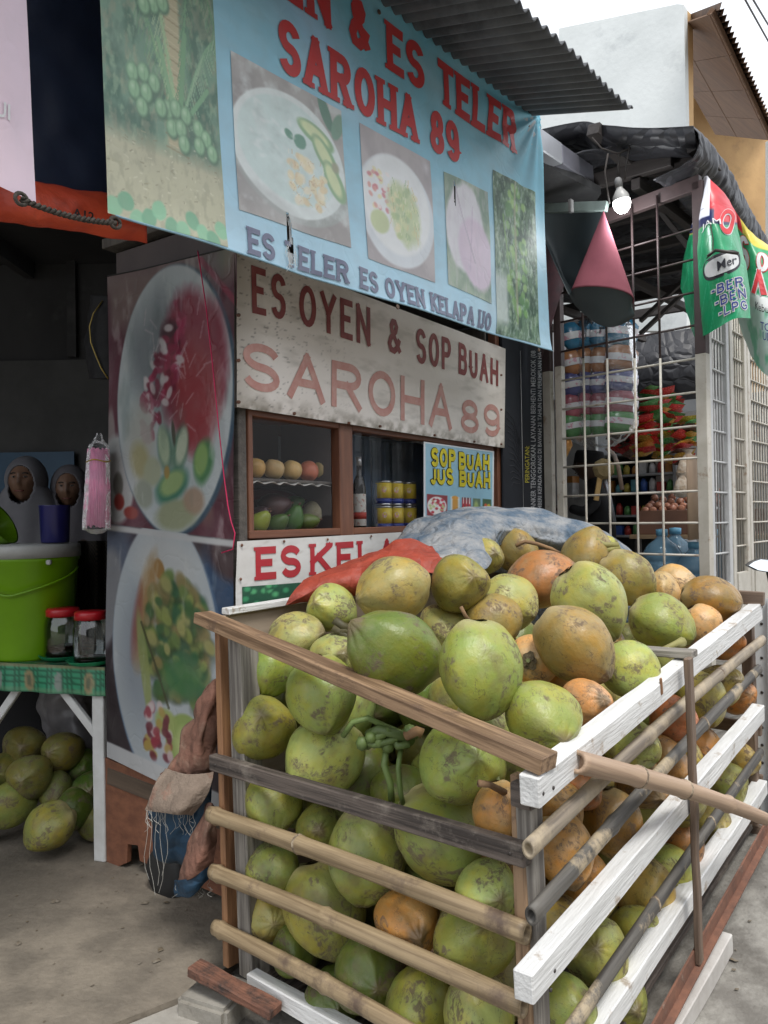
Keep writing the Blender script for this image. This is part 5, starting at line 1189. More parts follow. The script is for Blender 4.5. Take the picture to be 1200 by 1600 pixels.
# road side
def rail(nm, x0, y0, x1, y1, wd, t, m, o, e0=0., e1=0., **k):
    k.setdefault('rough_edge', .0035); k.setdefault('seg', 14)
    a, b = extend(Rr(x0, y0, o), Rr(x1, y1, o), e0, e1); q = plank(nm, a, b, wd, t, CR.n, m, cr, **k)
    return q, a, b
q, a, b = rail('top_rail', 842, 1241, 1189, 957, .064, .045, whitep, .03, 0, .02, bev=.003)
nails(q, [Rr(849, 1240, .031), Rr(865, 1231, .031)], CR.n)
q, a, b = rail('side_rail', 833, 1549, 1193, 1116, .062, .042, whitep, .045, 0, .02, bev=.003); nails(q, [Rr(867, 1517, .046), Rr(861, 1547, .046)], CR.n)
plank('joint_cover', Rr(1034, 1059, .034), Rr(1036, 1086, .034), .012, .006, CR.n, orangew, cr, seg=1)
q, a, b = rail('side_rail', 958, 1597, 1196, 1236, .055, .05, whitep, .02, .72, .04, bev=.003)
for (x0, y0, x1, y1, m_, o, e) in ((828, 1328, 1190, 1000, bambg, .012, 0), (826, 1430, 1188, 1046, bambd, .006, 0)):
    a, b = Rr(x0, y0, o), Rr(x1, y1, o); bamboo('bamboo_rail', a, b, .0205, m_, cr, nodes=(.36, .7) if y0 < 1400 else (.22, .62), sq=.7)
a, b = extend(Rr(895, 1600, .0), Rr(1190, 1176, .0), .30, 0); bamboo('bamboo_rail', a, b, .0195, bambd, cr, nodes=(.4, .66), sq=.7)
q, a, b = rail('angle_iron', 1030, 1600, 1199, 1292, .045, .006, rust, .05, .85, .05, bev=0, rough_edge=.0005)
plank('angle_iron', a - UP * .024 + CR.n * -.002, b - UP * .024 + CR.n * -.002, .045, .005, -UP, rust, cr, bev=0)
midw = mat('side_batten', (.20, .14, .10), (.13, .09, .065), scale=9, lo=.42, hi=.6, stretch=(.35, 7, 7), rough=.7, bump=.3)
q, a, b = rail('side_batten', 1080, 1028, 1098, 1506, .035, .016, midw, .066, .0, .0)
plank('far_post', Rr(1176, 958, -.01), Rr(1187, 1290, -.01), .045, .04, CR.n, midw, cr)
# boards lying across the top and at the back
dA = (CL.o - CR.o).normalized(); dA.z = 0
p = Rr(1086, 1024, .045); p = p + UP * .004
plank('cross_board', p, p - CR.n * .62 + V((0, 0, -.02)), .055, .022, UP, greyp, cr, center=True)
p = Rr(1194, 936, .04); plank('end_board', p, p - CR.n * 1.2 + V((0, 0, .04)), .03, .05, UP, midw, cr, center=True)
p = Rr(1190, 1120, .0)
for z_ in (-.05, -.25, -.45): plank('end_board', p + UP * z_, p - CR.n * 1.16 + UP * (z_ + .02), .05, .02, CR.u, midw, cr, center=True)
CB = Plane(-.552, 2.35, 38.8)     # the side of the crate next to the cart
backw = mat('pale_inner_board', (.40, .32, .24), (.30, .235, .175), scale=3, stretch=(.5, 7, 7), rough=.7, bump=.25, stain=(.18, .14, .11), stain_scale=4)
for k in range(6):
    z_ = 1.022 - k * .160; plank('back_board', CB.pt(.10, z_, -.05), CB.pt(1.80, z_ + .04, -.05), .152, .018, CB.n, backw, cr)
plank('back_cap', CB.pt(.12, 1.112, -.05), CB.pt(1.8, 1.15, -.05), .04, .022, UP, whitep, cr, center=True)
for s_ in (.9, 1.72): plank('back_post', CB.pt(s_, .02, -.07), CB.pt(s_, 1.09, -.07), .05, .035, CB.n, greyp, cr)
bm = bmesh.new()
# floor boards of the crate
for k in range(7):
    f = .08 + k * .14; a = CL.o * (1 - f) + CR.o * f; plank('floor_board', a + CR.u * .07 + UP * .075, a + CR.u * 1.8 + UP * .20, .125, .02, UP, darkp, cr, seg=1)
# ---- loose pole, wood off-cuts, blocks
o_ = bamboo('bamboo_pole', at(904, 1191, 1.62), at(1193, 1279, 2.40), .0245, mat('pale_bamboo', (.44, .31, .21), (.34, .23, .155), scale=9, lo=.42, hi=.6, stretch=(.2, 7, 7), rough=.55, bump=.25, stain=(.22, .15, .10), stain_scale=5, stain_lo=.6, stain_hi=.75), None, nodes=(.24, .46, .72), bend=.012, r1=.020)
tag(o_, 'pale bamboo pole leaning slantwise across the white road side rails', 'pole')
p = at(366, 1540, 2.27)
brk = mat('red_brown_block', (.24, .11, .07), (.13, .06, .04), scale=6, stretch=(.6, 5, 5), rough=.85, bump=.5, bump_scale=30, stain=(.05, .035, .03), stain_scale=9, stain_lo=.5, stain_hi=.62)
a, b = at(303, 1503, 2.20), at(432, 1572, 2.05); o_ = plank('wood_offcut', a, b, .055, .03, UP, brk, None, bev=.004, rough_edge=.005)
tag(o_, 'short red brown length of wood lying on the concrete block by the crate', 'wood')
blk = mat('mossy_concrete_block', (.34, .32, .28), (.20, .18, .15), scale=5, rough=.9, bump=.6, bump_scale=28, stain=(.10, .08, .06), stain_scale=5, stain_lo=.5, stain_hi=.7)
c = at(340, 1592, 2.20); M = frame(V((.9, -.42, 0)), UP, V((c.x, c.y, .0)))
o_ = boxw('concrete_block', c, .17, .16, .13, blk, None, M=M, bev=.012); tag(o_, 'rough stained concrete block on the kerb beneath the wood offcut', 'block')
a = at(1132, 1478, 2.36); b = at(1062, 1600, 2.06); a.z, b.z = ground_z(a.x, a.y) + .06, ground_z(b.x, b.y) + .06; a, b = extend(a, b, 0, .1)
o_ = plank('white_plank', a, b, .05, .06, UP, mat('scuffed_white', (.62, .60, .57), (.45, .42, .39), scale=8, rough=.7, bump=.3), None); tag(o_, 'scuffed white timber lying on the road below the rusty angle iron', 'plank')
p = at(1160, 1430, 2.6)
# ---- perforated white upright on the road side
t = thing('slotted_post', at(1187, 1100, 3.1), 'white perforated steel upright at the right edge behind the crate corner', 'post')
ps_ = mat('white_steel', (.62, .64, .65), (.52, .54, .55), scale=8, rough=.45)
a, b = at(1190, 935, 3.12), at(1192, 1290, 3.0); plank('steel_strip', a, b, .06, .003, CL.n, ps_, t, seg=1, bev=0); plank('steel_strip', a + CR.n * .03, b + CR.n * .03, .05, .003, CR.n, ps_, t, seg=1, bev=0)
for k in range(13):
    f = (k + .5) / 13; lathe('slot_hole', [(0, .001), (.006, .001), (.006, 0)], nailm, t, frame(CL.u, CL.n, a * (1 - f) + b * f + CL.n * .002), 8)

# ============================================================ COCONUTS
def husk_mat():
    m = bpy.data.materials.new('coconut_husk'); m.use_nodes = True; N = m.node_tree.nodes; L = m.node_tree.links; b = N['Principled BSDF']
    oi = N.new('ShaderNodeObjectInfo'); tc = N.new('ShaderNodeTexCoord')
    cx = N.new('ShaderNodeCombineXYZ'); mu = N.new('ShaderNodeMath'); mu.operation = 'MULTIPLY'; mu.inputs[1].default_value = 60
    L.new(oi.outputs['Random'], mu.inputs[0]); [L.new(mu.outputs[0], cx.inputs[k]) for k in range(3)]
    ad = N.new('ShaderNodeVectorMath'); L.new(tc.outputs['Object'], ad.inputs[0]); L.new(cx.outputs[0], ad.inputs[1])
    def nz(scale, detail=5, rough=.6, stretch=None, dist=0):
        n = N.new('ShaderNodeTexNoise'); n.inputs['Scale'].default_value = scale; n.inputs['Detail'].default_value = detail; n.inputs['Roughness'].default_value = rough; n.inputs['Distortion'].default_value = dist
        src = ad.outputs[0]
        if stretch:
            mp = N.new('ShaderNodeMapping'); mp.inputs['Scale'].default_value = stretch; L.new(ad.outputs[0], mp.inputs[0]); src = mp.outputs[0]
        L.new(src, n.inputs['Vector']); return n.outputs[0]
    def rng(s, a, b_, c=0, d=1):
        r = N.new('ShaderNodeMapRange'); r.inputs[1].default_value = a; r.inputs[2].default_value = b_; r.inputs[3].default_value = c; r.inputs[4].default_value = d; L.new(s, r.inputs[0]); return r.outputs[0]
    def mix(f, a, b_, mode='MIX'):
        x = N.new('ShaderNodeMix'); x.data_type = 'RGBA'; x.blend_type = mode
        if isinstance(f, (int, float)): x.inputs[0].default_value = f
        else: L.new(f, x.inputs[0])
        for s, k in ((a, 6), (b_, 7)):
            if isinstance(s, tuple): x.inputs[k].default_value = (*s, 1)
            else: L.new(s, x.inputs[k])
        return x.outputs[2]
    def mth(op, a, b_):
        x = N.new('ShaderNodeMath'); x.operation = op; x.use_clamp = True
        for s, k in ((a, 0), (b_, 1)):
            if isinstance(s, (int, float)): x.inputs[k].default_value = s
            else: L.new(s, x.inputs[k])
        return x.outputs[0]
    base = oi.outputs['Color']
    warm = mix(1.0, base, (1.30, 1.02, .62), 'MULTIPLY')
    c = mix(rng(nz(1.1, 3), .38, .66), base, warm)
    c = mix(rng(nz(2.6, 5), .45, .75, 0, .5), c, mix(1.0, base, (.72, .80, .66), 'MULTIPLY'))
    streak = nz(5, 4, .6, (2.4, 2.4, .35)); c = mix(rng(streak, .5, .72, 0, .35), c, mix(1.0, base, (1.25, 1.2, 1.2), 'MULTIPLY'))
    c = mix(rng(nz(2.0, 6), .5, .75, 0, .35), c, (.33, .30, .19))                       # dull bloom
    sc = mth('MULTIPLY', rng(nz(1.3, 3, .5), .555, .595), rng(nz(5, 8, .72, (1, 1, .6), 1.2), .46, .56)); c = mix(mth('MULTIPLY', rng(nz(1.5, 3, .5), .55, .68), .45), c, (.17, .115, .06)); c = mix(mth('MULTIPLY', sc, .8), c, (.14, .10, .075))   # rubbed corky scars
    ln = N.new('ShaderNodeMath'); ln.operation = 'ABSOLUTE'; s2 = N.new('ShaderNodeMath'); s2.operation = 'SUBTRACT'; s2.inputs[1].default_value = .5
    L.new(nz(2.3, 6, .6, (1.6, 1.6, .7), .4), s2.inputs[0]); L.new(s2.outputs[0], ln.inputs[0])
    lines = mth('MULTIPLY', rng(ln.outputs[0], .009, .003), rng(nz(1.9, 3), .50, .56)); c = mix(mth('MULTIPLY', lines, .8), c, (.09, .065, .045))
    vo = N.new('ShaderNodeTexVoronoi'); vo.inputs['Scale'].default_value = 13; L.new(ad.outputs[0], vo.inputs['Vector'])
    sp = mth('MULTIPLY', rng(vo.outputs['Distance'], .13, .07), rng(nz(3, 2), .52, .6)); c = mix(mth('MULTIPLY', sp, .7), c, (.10, .075, .045))
    sx = N.new('ShaderNodeSeparateXYZ'); L.new(tc.outputs['Object'], sx.inputs[0])
    c = mix(mth('MULTIPLY', rng(sx.outputs[2], .72, 1.1), .6), c, (.50, .42, .24))      # paler shoulder round the stem
    c = mix(mth('MULTIPLY', rng(sx.outputs[2], -1.10, -1.22), .8), c, (.16, .12, .07))
    L.new(c, b.inputs['Base Color'])
    rf = mix(sc, (.36, .36, .36), (.85, .85, .85)); L.new(rf, b.inputs['Roughness']); b.inputs['Specular IOR Level'].default_value = .42
    bp = N.new('ShaderNodeBump'); bp.inputs['Strength'].default_value = .16; bp.inputs['Distance'].default_value = .03
    h = mth('ADD', mth('MULTIPLY', nz(9, 5), .5), mth('MULTIPLY', sc, .25)); L.new(h, bp.inputs['Height']); L.new(bp.outputs[0], b.inputs['Normal'])
    return m
HUSK = husk_mat()
def coco_mesh(seed):
    rs = random.Random(seed); bm = bmesh.new(); bmesh.ops.create_uvsphere(bm, u_segments=54, v_segments=36, radius=1)
    lob = rs.uniform(.035, .075); ph = rs.random() * 6; el = rs.uniform(1.06, 1.27); tip = rs.uniform(.03, .10); tap = rs.uniform(.10, .26); off = V((rs.random() * 50, 0, 0)); rid = rs.uniform(.015, .045)
    for v in bm.verts:
        p = v.co.copy(); th = math.acos(max(-1, min(1, -p.z))); f = math.atan2(p.y, p.x); s = math.sin(th)
        r = 1 + lob * math.cos(3 * f + ph) * s * (.55 + .45 * (1 - p.z) / 2) + .05 * noise.noise(p * 1.1 + off) + .018 * noise.noise(p * 3.1 + off) + .004 * noise.noise(p * 9 + off)
        r += rid * abs(math.cos(1.5 * f + ph / 2)) ** 8 * s ** .5                     # three soft ridges
        r += tip * math.exp(-(th / .24) ** 2) - .07 * math.exp(-((math.pi - th) / .30) ** 2) + .02 * math.cos(3 * f + ph) * math.exp(-((math.pi - th - .5) / .3) ** 2)
        r -= .02 * max(0, math.cos(9 * f + 2 * noise.noise(p * 2 + off))) * math.exp(-((th - .42) / .25) ** 2)   # pleats running into the tip
        q = p * r; k = 1 - tap * max(0, -p.z) ** 1.6; v.co = V((q.x * k, q.y * k, q.z * el))
    me = bm_mesh(bm, 'coconut_husk'); me.materials.append(HUSK)
    for p in me.polygons: p.use_smooth = True
    return me
COCO = [coco_mesh(k) for k in range(14)]
calm = mat('calyx_brown', (.17, .13, .07), (.09, .07, .04), scale=8, rough=.8, bump=.5); calg = mat('calyx_green', (.16, .19, .06), (.10, .10, .04), scale=8, rough=.7, bump=.4)
def calyx_mesh(seed):
    rs = random.Random(seed); bm = bmesh.new()
    for k in range(6):
        a = k * math.pi / 3 + rs.uniform(-.2, .2); R2 = .36 if k % 2 else .28; Mx = Matrix.Rotation(a, 4, 'Z'); rr = []
        for i in range(4):
            rw = []
            for j in range(5):
                x = .03 + R2 * i / 3; w_ = .17 * math.sin(math.pi * (.25 + .62 * i / 3)); y = w_ * (j / 2 - 1)
                z = 1.02 - .33 * x * x * 2 + .05 * (k % 2) + .02 * rs.random() + .05 * (i == 3)
                rw.append(bm.verts.new(Mx @ V((x, y, z))))
            rr.append(rw)
        for i in range(3):
            for j in range(4): bm.faces.new((rr[i][j], rr[i + 1][j], rr[i + 1][j + 1], rr[i][j + 1]))
    me = bm_mesh(bm, 'calyx'); 
    for p in me.polygons: p.use_smooth = True
    return me
CALX = [calyx_mesh(k) for k in range(3)]
for c_ in CALX: c_.materials.append(calm)
def stub_mesh():
    bm = bmesh.new(); tube_bm(bm, [(0, 0, .98), (.03, .01, 1.12), (.06, .03, 1.28)], [.09, .075, .085], 8); me = bm_mesh(bm, 'stem_stub'); me.materials.append(calg); return me
STUB = stub_mesh()
CO = []
def in_crate_gap(p):     # smallest signed distance to the four sides (inside positive)
    return min(-(p - CL.o).dot(CL.n), -(p - CR.o).dot(CR.n), (p - CB.o).dot(CB.n), 1.80 - (p - CR.o).dot(CR.u))
def place_coconut(p, R, col, tip, label, group, k, cal=True, stub=False):
    o = bpy.data.objects.new('coconut', COCO[k % 14]); C.objects.link(o)
    z = -tip.normalized(); q = z.to_track_quat('Z', 'Y'); s_ = random.Random(k * 7 + 1)
    o.matrix_basis = Matrix.Translation(p) @ q.to_matrix().to_4x4() @ Matrix.Rotation(s_.random() * 6.28, 4, 'Z') @ Matrix.Scale(R * .95, 4)
    j = lambda v: max(.01, v * (1 + s_.uniform(-.09, .09)))
    o.color = (*(j(c) for c in col), 1); tag(o, label, 'coconut', group)
    if cal:
        c_ = bpy.data.objects.new('calyx', CALX[k % 3]); C.objects.link(c_); c_.parent = o; c_.matrix_basis = Matrix.Translation((0, 0, COCO[k % 14].vertices[0].co.z * 0 + .07)) 
    if stub:
        c_ = bpy.data.objects.new('stem_stub', STUB); C.objects.link(c_); c_.parent = o; c_.matrix_basis = Matrix.Translation((0, 0, .05))
    return o
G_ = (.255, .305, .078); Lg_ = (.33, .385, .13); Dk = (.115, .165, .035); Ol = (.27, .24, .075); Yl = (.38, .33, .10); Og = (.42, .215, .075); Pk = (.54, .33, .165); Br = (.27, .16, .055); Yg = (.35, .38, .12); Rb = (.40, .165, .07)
T = lambda x, y, z: V((x, -z, y)).normalized()       # x right, y up, z towards the viewer
LIST = [
 # heap
 (517, 951, 40, 2.55, Lg_, (-.5, .3, .8), 'light green coconut with its stem end facing left beside the pale inner board', 1),
 (462, 997, 42, 2.42, Lg_, (.8, .2, .3), 'light green coconut just inside the sloping brown rail near the back left corner', 0),
 (421, 1047, 42, 2.36, G_, (-.2, -.8, .5), 'green coconut under the sloping rail next to the grey corner post', 0),
 (615, 921, 56, 2.30, Yl, (-.8, -.2, .3), 'large olive yellow coconut with a grey scar in front of the orange tarp', 0),
 (718, 911, 47, 2.45, Ol, (.3, .25, .9), 'brown olive coconut with its pale ribbed tip pointing at the viewer, by the blue tarp', 0),
 (617, 1017, 70, 1.95, Dk, (-.75, .55, .3), 'biggest dark green coconut with a round brown spot at the heap\'s front', 1),
 (694, 984, 42, 2.5, Yg, (.2, -.3, .8), 'pale green coconut behind the biggest dark green one', 0),
 (749, 1044, 69, 1.80, G_, (.05, -.92, .35), 'large light green coconut with its ribbed tip pointing down in the heap centre', 0),
 (771, 972, 46, 2.45, Ol, (.1, -.5, .7), 'olive coconut half hidden above the large tip down one', 0),
 (793, 941, 46, 2.55, Yg, (.6, -.3, .5), 'pale green coconut with dark blotches left of the orange one', 0),
 (808, 860, 35, 3.35, Ol, (.4, -.4, .6), 'olive yellow coconut topmost under the blue tarp edge', 1),
 (846, 906, 48, 2.75, Rb, (.85, .25, .3), 'reddest orange coconut near the top of the heap', 0),
 (918, 868, 42, 3.05, Ol, (-.3, -.6, .6), 'olive coconut with cut green stems on its top at the heap\'s crest', 2),
 (980, 903, 42, 2.9, Ol, (.6, -.7, .3), 'olive coconut behind and right of the big light green one', 0),
 (925, 941, 59, 2.35, Lg_, (.45, -.8, .35), 'big light green coconut with a brown scratch below its crown', 0),
 (899, 1006, 59, 2.05, Ol, (.6, -.7, .4), 'big olive brown coconut whose tip points to the lower right in the heap', 0),
 (839, 1030, 42, 2.12, Pk, (.45, -.1, -.85), 'pale yellow coconut showing its brown calyx between bigger ones', 2),
 (984, 1048, 47, 2.15, Yg, (.2, -.6, .7), 'bright yellow green coconut beside the cross board', 0),
 (1033, 974, 47, 2.6, G_, (.85, -.45, .4), 'green coconut lying on the cross board with a brown patch on its left', 0),
 (1052, 914, 33, 3.1, Pk, (.5, .2, .6), 'pale orange coconut beyond the green one at the right of the crest', 0),
 (1032, 925, 32, 3.0, Pk, (-.2, -.2, .9), 'peach coloured coconut tucked left of the other pale orange one', 0),
 (1110, 937, 40, 2.85, Br, (.9, -.1, .35), 'brown orange coconut at the far right corner of the heap', 0),
 (1098, 975, 30, 2.75, Pk, (.4, -.7, .5), 'orange creased coconut below the far right brown one', 0),
 (1128, 1000, 34, 2.75, Og, (.4, .3, .8), 'orange coconut half behind the white top rail near its far end', 0),
 (848, 1121, 60, 1.72, G_, (.25, -.25, .93), 'green coconut whose star shaped tip faces the viewer above the white rail', 0),
 (915, 1100, 41, 1.95, Pk, (.3, .3, .8), 'smooth peach coloured coconut against the white top rail', 0),
 (757, 870, 30, 3.1, Yg, (.3, .2, .8), 'small pale green coconut peeping from under the blue tarp', 0),
 (946, 852, 16, 3.2, Yg, (.8, .2, .3), 'small green nut stub on the crest by the tarp', 1),
 (1062, 1003, 30, 2.75, Pk, (.2, .1, .9), 'peach coconut hidden behind the green one on the cross board', 0),
 (660, 1084, 46, 2.12, Dk, (.3, -.6, .5), 'dark green coconut in the shade above the middle of the sloping rail', 0),
 (715, 1092, 44, 2.1, G_, (.3, -.6, .5), 'shaded green coconut under the large tip down one', 0),
 (876, 1062, 30, 2.2, Og, (.3, -.6, .5), 'small orange coconut filling the hollow above the peach one', 0),
 # left end, behind the boards
 (505, 1085, 58, 2.02, G_, (.1, -.7, .6), 'green coconut with torn scars below the middle of the sloping rail', 0),
 (522, 1026, 40, 2.2, Lg_, (.3, .2, .8), 'light green coconut half covered by the sloping rail above the scarred one', 0),
 (411, 1136, 52, 2.2, G_, (.1, .5, .8), 'green coconut with a large brown patch beside the grey corner post', 0),
 (506, 1184, 62, 1.98, Lg_, (-.5, -.5, .6), 'light green coconut with its torn stalk end up, above the dark plank', 1),
 (722, 1188, 70, 1.72, G_, (.2, .3, .9), 'large green coconut with cracked scars under the front end of the sloping rail', 0),
 (427, 1256, 47, 2.15, G_, (.2, -.5, .7), 'green coconut with a long crack just below the dark plank at the left', 0),
 (560, 1210, 52, 2.25, Dk, (.2, -.5, .7), 'shaded green coconut behind the green stalks', 0),
 (498, 1290, 36, 2.2, G_, (.1, .2, .9), 'small green coconut in the gap over the first bamboo rail', 0),
 (573, 1334, 64, 1.86, G_, (-.1, -.95, .3), 'green coconut with its tip pointing down across the first bamboo rail', 0),
 (690, 1304, 73, 1.66, G_, (.7, -.6, .4), 'largest scarred green coconut behind the dark plank of the left end', 0),
 (785, 1272, 46, 1.68, Og, (0, -.8, .5), 'orange brown coconut with a dry stem beside the front corner post', 2),
 (778, 1345, 36, 1.75, Br, (.2, .2, .9), 'dark brown scarred coconut low beside the front corner post', 0),
 (427, 1362, 43, 2.16, G_, (-.1, -.7, .6), 'green coconut with its stem up between the first two bamboo rails at the left', 2),
 (424, 1424, 46, 2.12, Yg, (.2, .1, .9), 'yellow green coconut touching the corner post behind the second bamboo rail', 0),
 (508, 1420, 66, 1.95, G_, (.3, -.7, .5), 'big green coconut turning yellow behind the second bamboo rail', 0),
 (638, 1440, 54, 1.84, Og, (.2, .1, .9), 'orange coconut with purple scars between the bamboo rails', 0),
 (741, 1462, 65, 1.62, G_, (.2, .6, .7), 'bright green coconut near the front corner between the lower bamboo rails', 0),
 (762, 1392, 50, 1.72, Yg, (.2, .2, .9), 'yellow green coconut above the bright one at the front corner', 0),
 (577, 1522, 60, 1.94, Dk, (.2, .2, .9), 'dark green coconut in deep shade above the third bamboo rail', 0),
 (520, 1560, 46, 2.02, Dk, (.2, .2, .9), 'green coconut at the bottom left behind the lowest bamboo in view', 0),
 (462, 1484, 40, 2.2, Dk, (.2, -.2, .9), 'dim green coconut low by the corner post', 0),
 (656, 1574, 58, 1.78, G_, (-.2, -.3, .9), 'green coconut at the bottom edge left of the one with a dark calyx', 0),
 (748, 1592, 58, 1.62, Yg, (.1, -.95, .2), 'green coconut with a dark calyx on top at the bottom edge near the corner', 2),
 (625, 1240, 48, 2.15, Dk, (.2, .2, .8), 'shaded coconut below the stalks', 0),
 (668, 1385, 44, 1.95, Dk, (.2, .2, .8), 'shaded green coconut between the large scarred and the orange one', 0),
 (880, 1330, 50, 1.74, Og, (.1, -.6, .7), 'bright orange coconut under the grey bamboo at the front corner', 0),
 (876, 1262, 40, 1.85, Og, (.3, .2, .8), 'orange coconut with fine marks just under the white top rail', 0),
 (912, 1372, 44, 1.88, Og, (.3, -.6, .6), 'orange yellow coconut behind the dark bamboo near the corner', 0),
 (958, 1284, 48, 1.92, Br, (.1, -.9, .3), 'orange olive coconut pointing down behind the leaning pole', 0),
 (908, 1232, 34, 2.0, Rb, (.3, .1, .9), 'reddish brown coconut in the shade of the white top rail', 0),
 (868, 1446, 48, 1.76, Ol, (.3, .1, .9), 'olive orange coconut behind the near end of the middle white rail', 0),
 (930, 1486, 54, 1.80, Yg, (-.2, .5, .8), 'yellow green coconut below the middle white rail', 0),
 (884, 1572, 48, 1.70, G_, (.3, .1, .9), 'green coconut at the bottom behind the lowest dark bamboo', 0),
 (1010, 1392, 48, 2.02, Yl, (-.2, -.5, .8), 'pale yellow coconut between the middle white rail and dark bamboo', 0),
 (1046, 1360, 38, 2.2, Yg, (.3, -.4, .8), 'bright green coconut right of the pale yellow one behind the batten', 0),
 (1068, 1318, 34, 2.3, Og, (.1, -.9, .3), 'orange ribbed coconut beside the wooden batten', 0),
 (995, 1455, 40, 2.05, G_, (.2, .2, .9), 'scarred green coconut in the dark gap under the white rail', 0),
 (968, 1560, 44, 1.92, G_, (.2, .2, .9), 'green coconut low down behind the bottom white rail', 0),
 (988, 1165, 44, 2.1, Yg, (.3, .3, .8), 'yellow green coconut just beneath the white top rail', 0),
 (1036, 1192, 42, 2.2, Br, (.3, -.4, .8), 'brown olive coconut under the crossing of pole and grey bamboo', 0),
 (1052, 1122, 38, 2.25, Rb, (.4, -.1, .8), 'dark orange coconut with black scars under the top rail', 0),
 (1060, 1180, 36, 2.3, Yl, (.4, -.1, .8), 'olive yellow coconut below the black scarred orange one', 0),
 (1098, 1092, 40, 2.38, Yl, (.1, -.8, .5), 'yellow coconut hanging point down right of the batten', 0),
 (1126, 1070, 34, 2.5, Yl, (.3, .3, .8), 'yellowish coconut between top rail and bamboo right of the batten', 0),
 (1150, 1086, 30, 2.6, Og, (.2, .2, .9), 'orange coconut near the far post', 0),
 (1156, 1186, 30, 2.6, Yl, (.2, .1, .9), 'yellow orange coconut at the right behind the far white rail', 0),
 (1130, 1226, 38, 2.45, G_, (.2, .1, .9), 'green coconut with black scars right of the batten under the pole', 0),
 (1108, 1290, 34, 2.4, Ol, (.2, .1, .9), 'olive coconut beyond the batten below the pole', 0),
 (1062, 1250, 40, 2.3, Ol, (.2, -.1, .9), 'shaded olive coconut behind the batten', 0),
 (1004, 1225, 40, 2.15, Br, (.2, -.1, .9), 'brown coconut in shade behind the leaning pole', 0),
]
pts = []
for i, (px, py, r, d, col, tip, lb, fl) in enumerate(LIST):
    while True:
        p = at(px, py, d); R = min(r * d / 1200, .128)
        g = in_crate_gap(p)
        top = p.z > 1.02
        if g < R * (.80 if not top else .55) + .012 and d < 3.2 and min(-(p - CL.o).dot(CL.n), -(p - CR.o).dot(CR.n)) < R * (.80 if not top else .55) + .012: d += .01; continue
        break
    pts.append([px, py, r, d, i])
order = sorted(pts, key=lambda a: a[3]); done = []
for it in order:
    px, py, r, d, i = it; n_ = 0
    while n_ < 45:
        p = at(px, py, d); R = min(r * d / 1200, .13)
        if any((p - q).length < .86 * (R + Q) for q, Q in done): d += .012; n_ += 1
        else: break
    p = at(px, py, d); R = min(r * d / 1200, .13); done.append((p, R)); it[3] = d
    col, tip, lb, fl = LIST[i][4:]
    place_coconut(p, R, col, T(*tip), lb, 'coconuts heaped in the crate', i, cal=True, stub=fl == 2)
# the rest of the heap, seen only through gaps
rs = random.Random(5); nfill = 0; UX = (CL.u * -1)
for lay_ in range(6):
    for a_ in range(6):
        for b_ in range(10):
            p = CR.o + (CL.o - CR.o) * ((a_ + .5 + (lay_ % 2) * .35 + rs.uniform(-.12, .12)) / 6.2) + CR.u * (.11 + b_ * .185 + (lay_ % 2) * .08 + rs.uniform(-.02, .02))
            p.z = .19 + lay_ * .155 + .08 * (b_ / 10); R = rs.uniform(.088, .104)
            if in_crate_gap(p) < R * .9 or p.z > .93 or -(p - CL.o).dot(CL.n) < .20: continue
            if any((p - q).length < .80 * (R + Q) for q, Q in done): continue
            # must lie deeper than any listed coconut it would cover
            dd = CM.transposed() @ (p - V((0, 0, CAMZ))); sx_, sy_ = 600 + 1200 * dd.x / -dd.z, 800 - 1200 * dd.y / -dd.z; bad = False
            for it in order:
                if math.hypot(sx_ - it[0], sy_ - it[1]) < (it[2] + R * 1200 / -dd.z) * .62 and -dd.z < it[3] + .02: bad = True; break
            if bad: continue
            done.append((p, R)); nfill += 1
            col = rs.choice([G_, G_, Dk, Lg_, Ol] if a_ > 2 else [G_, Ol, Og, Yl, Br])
            cn_ = {G_: 'green', Dk: 'dark green', Lg_: 'light green', Ol: 'olive', Og: 'orange', Yl: 'yellow', Br: 'brown'}[col]
            wh_ = 'the boards of the left end' if -(p - CL.o).dot(CL.n) < .45 and a_ > 1 else ('the white road side rails' if -(p - CR.o).dot(CR.n) < .45 else 'the middle of the heap')
            ht_ = 'low down' if p.z < .42 else ('halfway up' if p.z < .70 else 'high up')
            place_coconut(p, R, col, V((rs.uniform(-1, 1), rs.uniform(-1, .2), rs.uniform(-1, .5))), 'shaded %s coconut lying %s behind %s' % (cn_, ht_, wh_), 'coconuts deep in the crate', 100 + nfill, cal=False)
print('filler coconuts', nfill)
# under the table
UT = [(37, 1166, 33, 3.50, Ol, (.3, .2, .8), 'olive coconut at the back left of the pile under the table', 0), (98, 1174, 32, 3.48, Ol, (-.2, .2, .9), 'olive coconut on top of the pile right of the back left one under the table', 0), (47, 1213, 35, 3.34, Ol, (.1, .1, .9), 'olive coconut with a pale stem scar in the middle of the pile under the table', 1),
      (131, 1200, 28, 3.55, Dk, (.3, .2, .8), 'dark coconut at the right back under the table', 0), (140, 1234, 30, 3.45, Dk, (.3, .2, .8), 'dark coconut right behind the white table leg', 0), (86, 1234, 28, 3.40, Ol, (.3, -.4, .8), 'half hidden olive coconut in the centre under the table', 0),
      (16, 1256, 36, 3.30, Yl, (-.4, -.4, .8), 'yellowish coconut cut by the left edge of the photo under the table', 0), (117, 1264, 30, 3.34, Dk, (.2, -.6, .7), 'greenish coconut leaning behind the front one under the table', 0),
      (78, 1293, 37, 3.16, Yl, (-.75, -.6, .3), 'yellow coconut lying in front on the floor with its pale tip to the lower left', 0), (150, 1291, 28, 3.36, Ol, (.2, -.6, .7), 'coconut on the floor just behind the table leg', 0), (8, 1206, 30, 3.42, Ol, (.2, .2, .9), 'coconut at the left edge above the yellowish one', 0)]
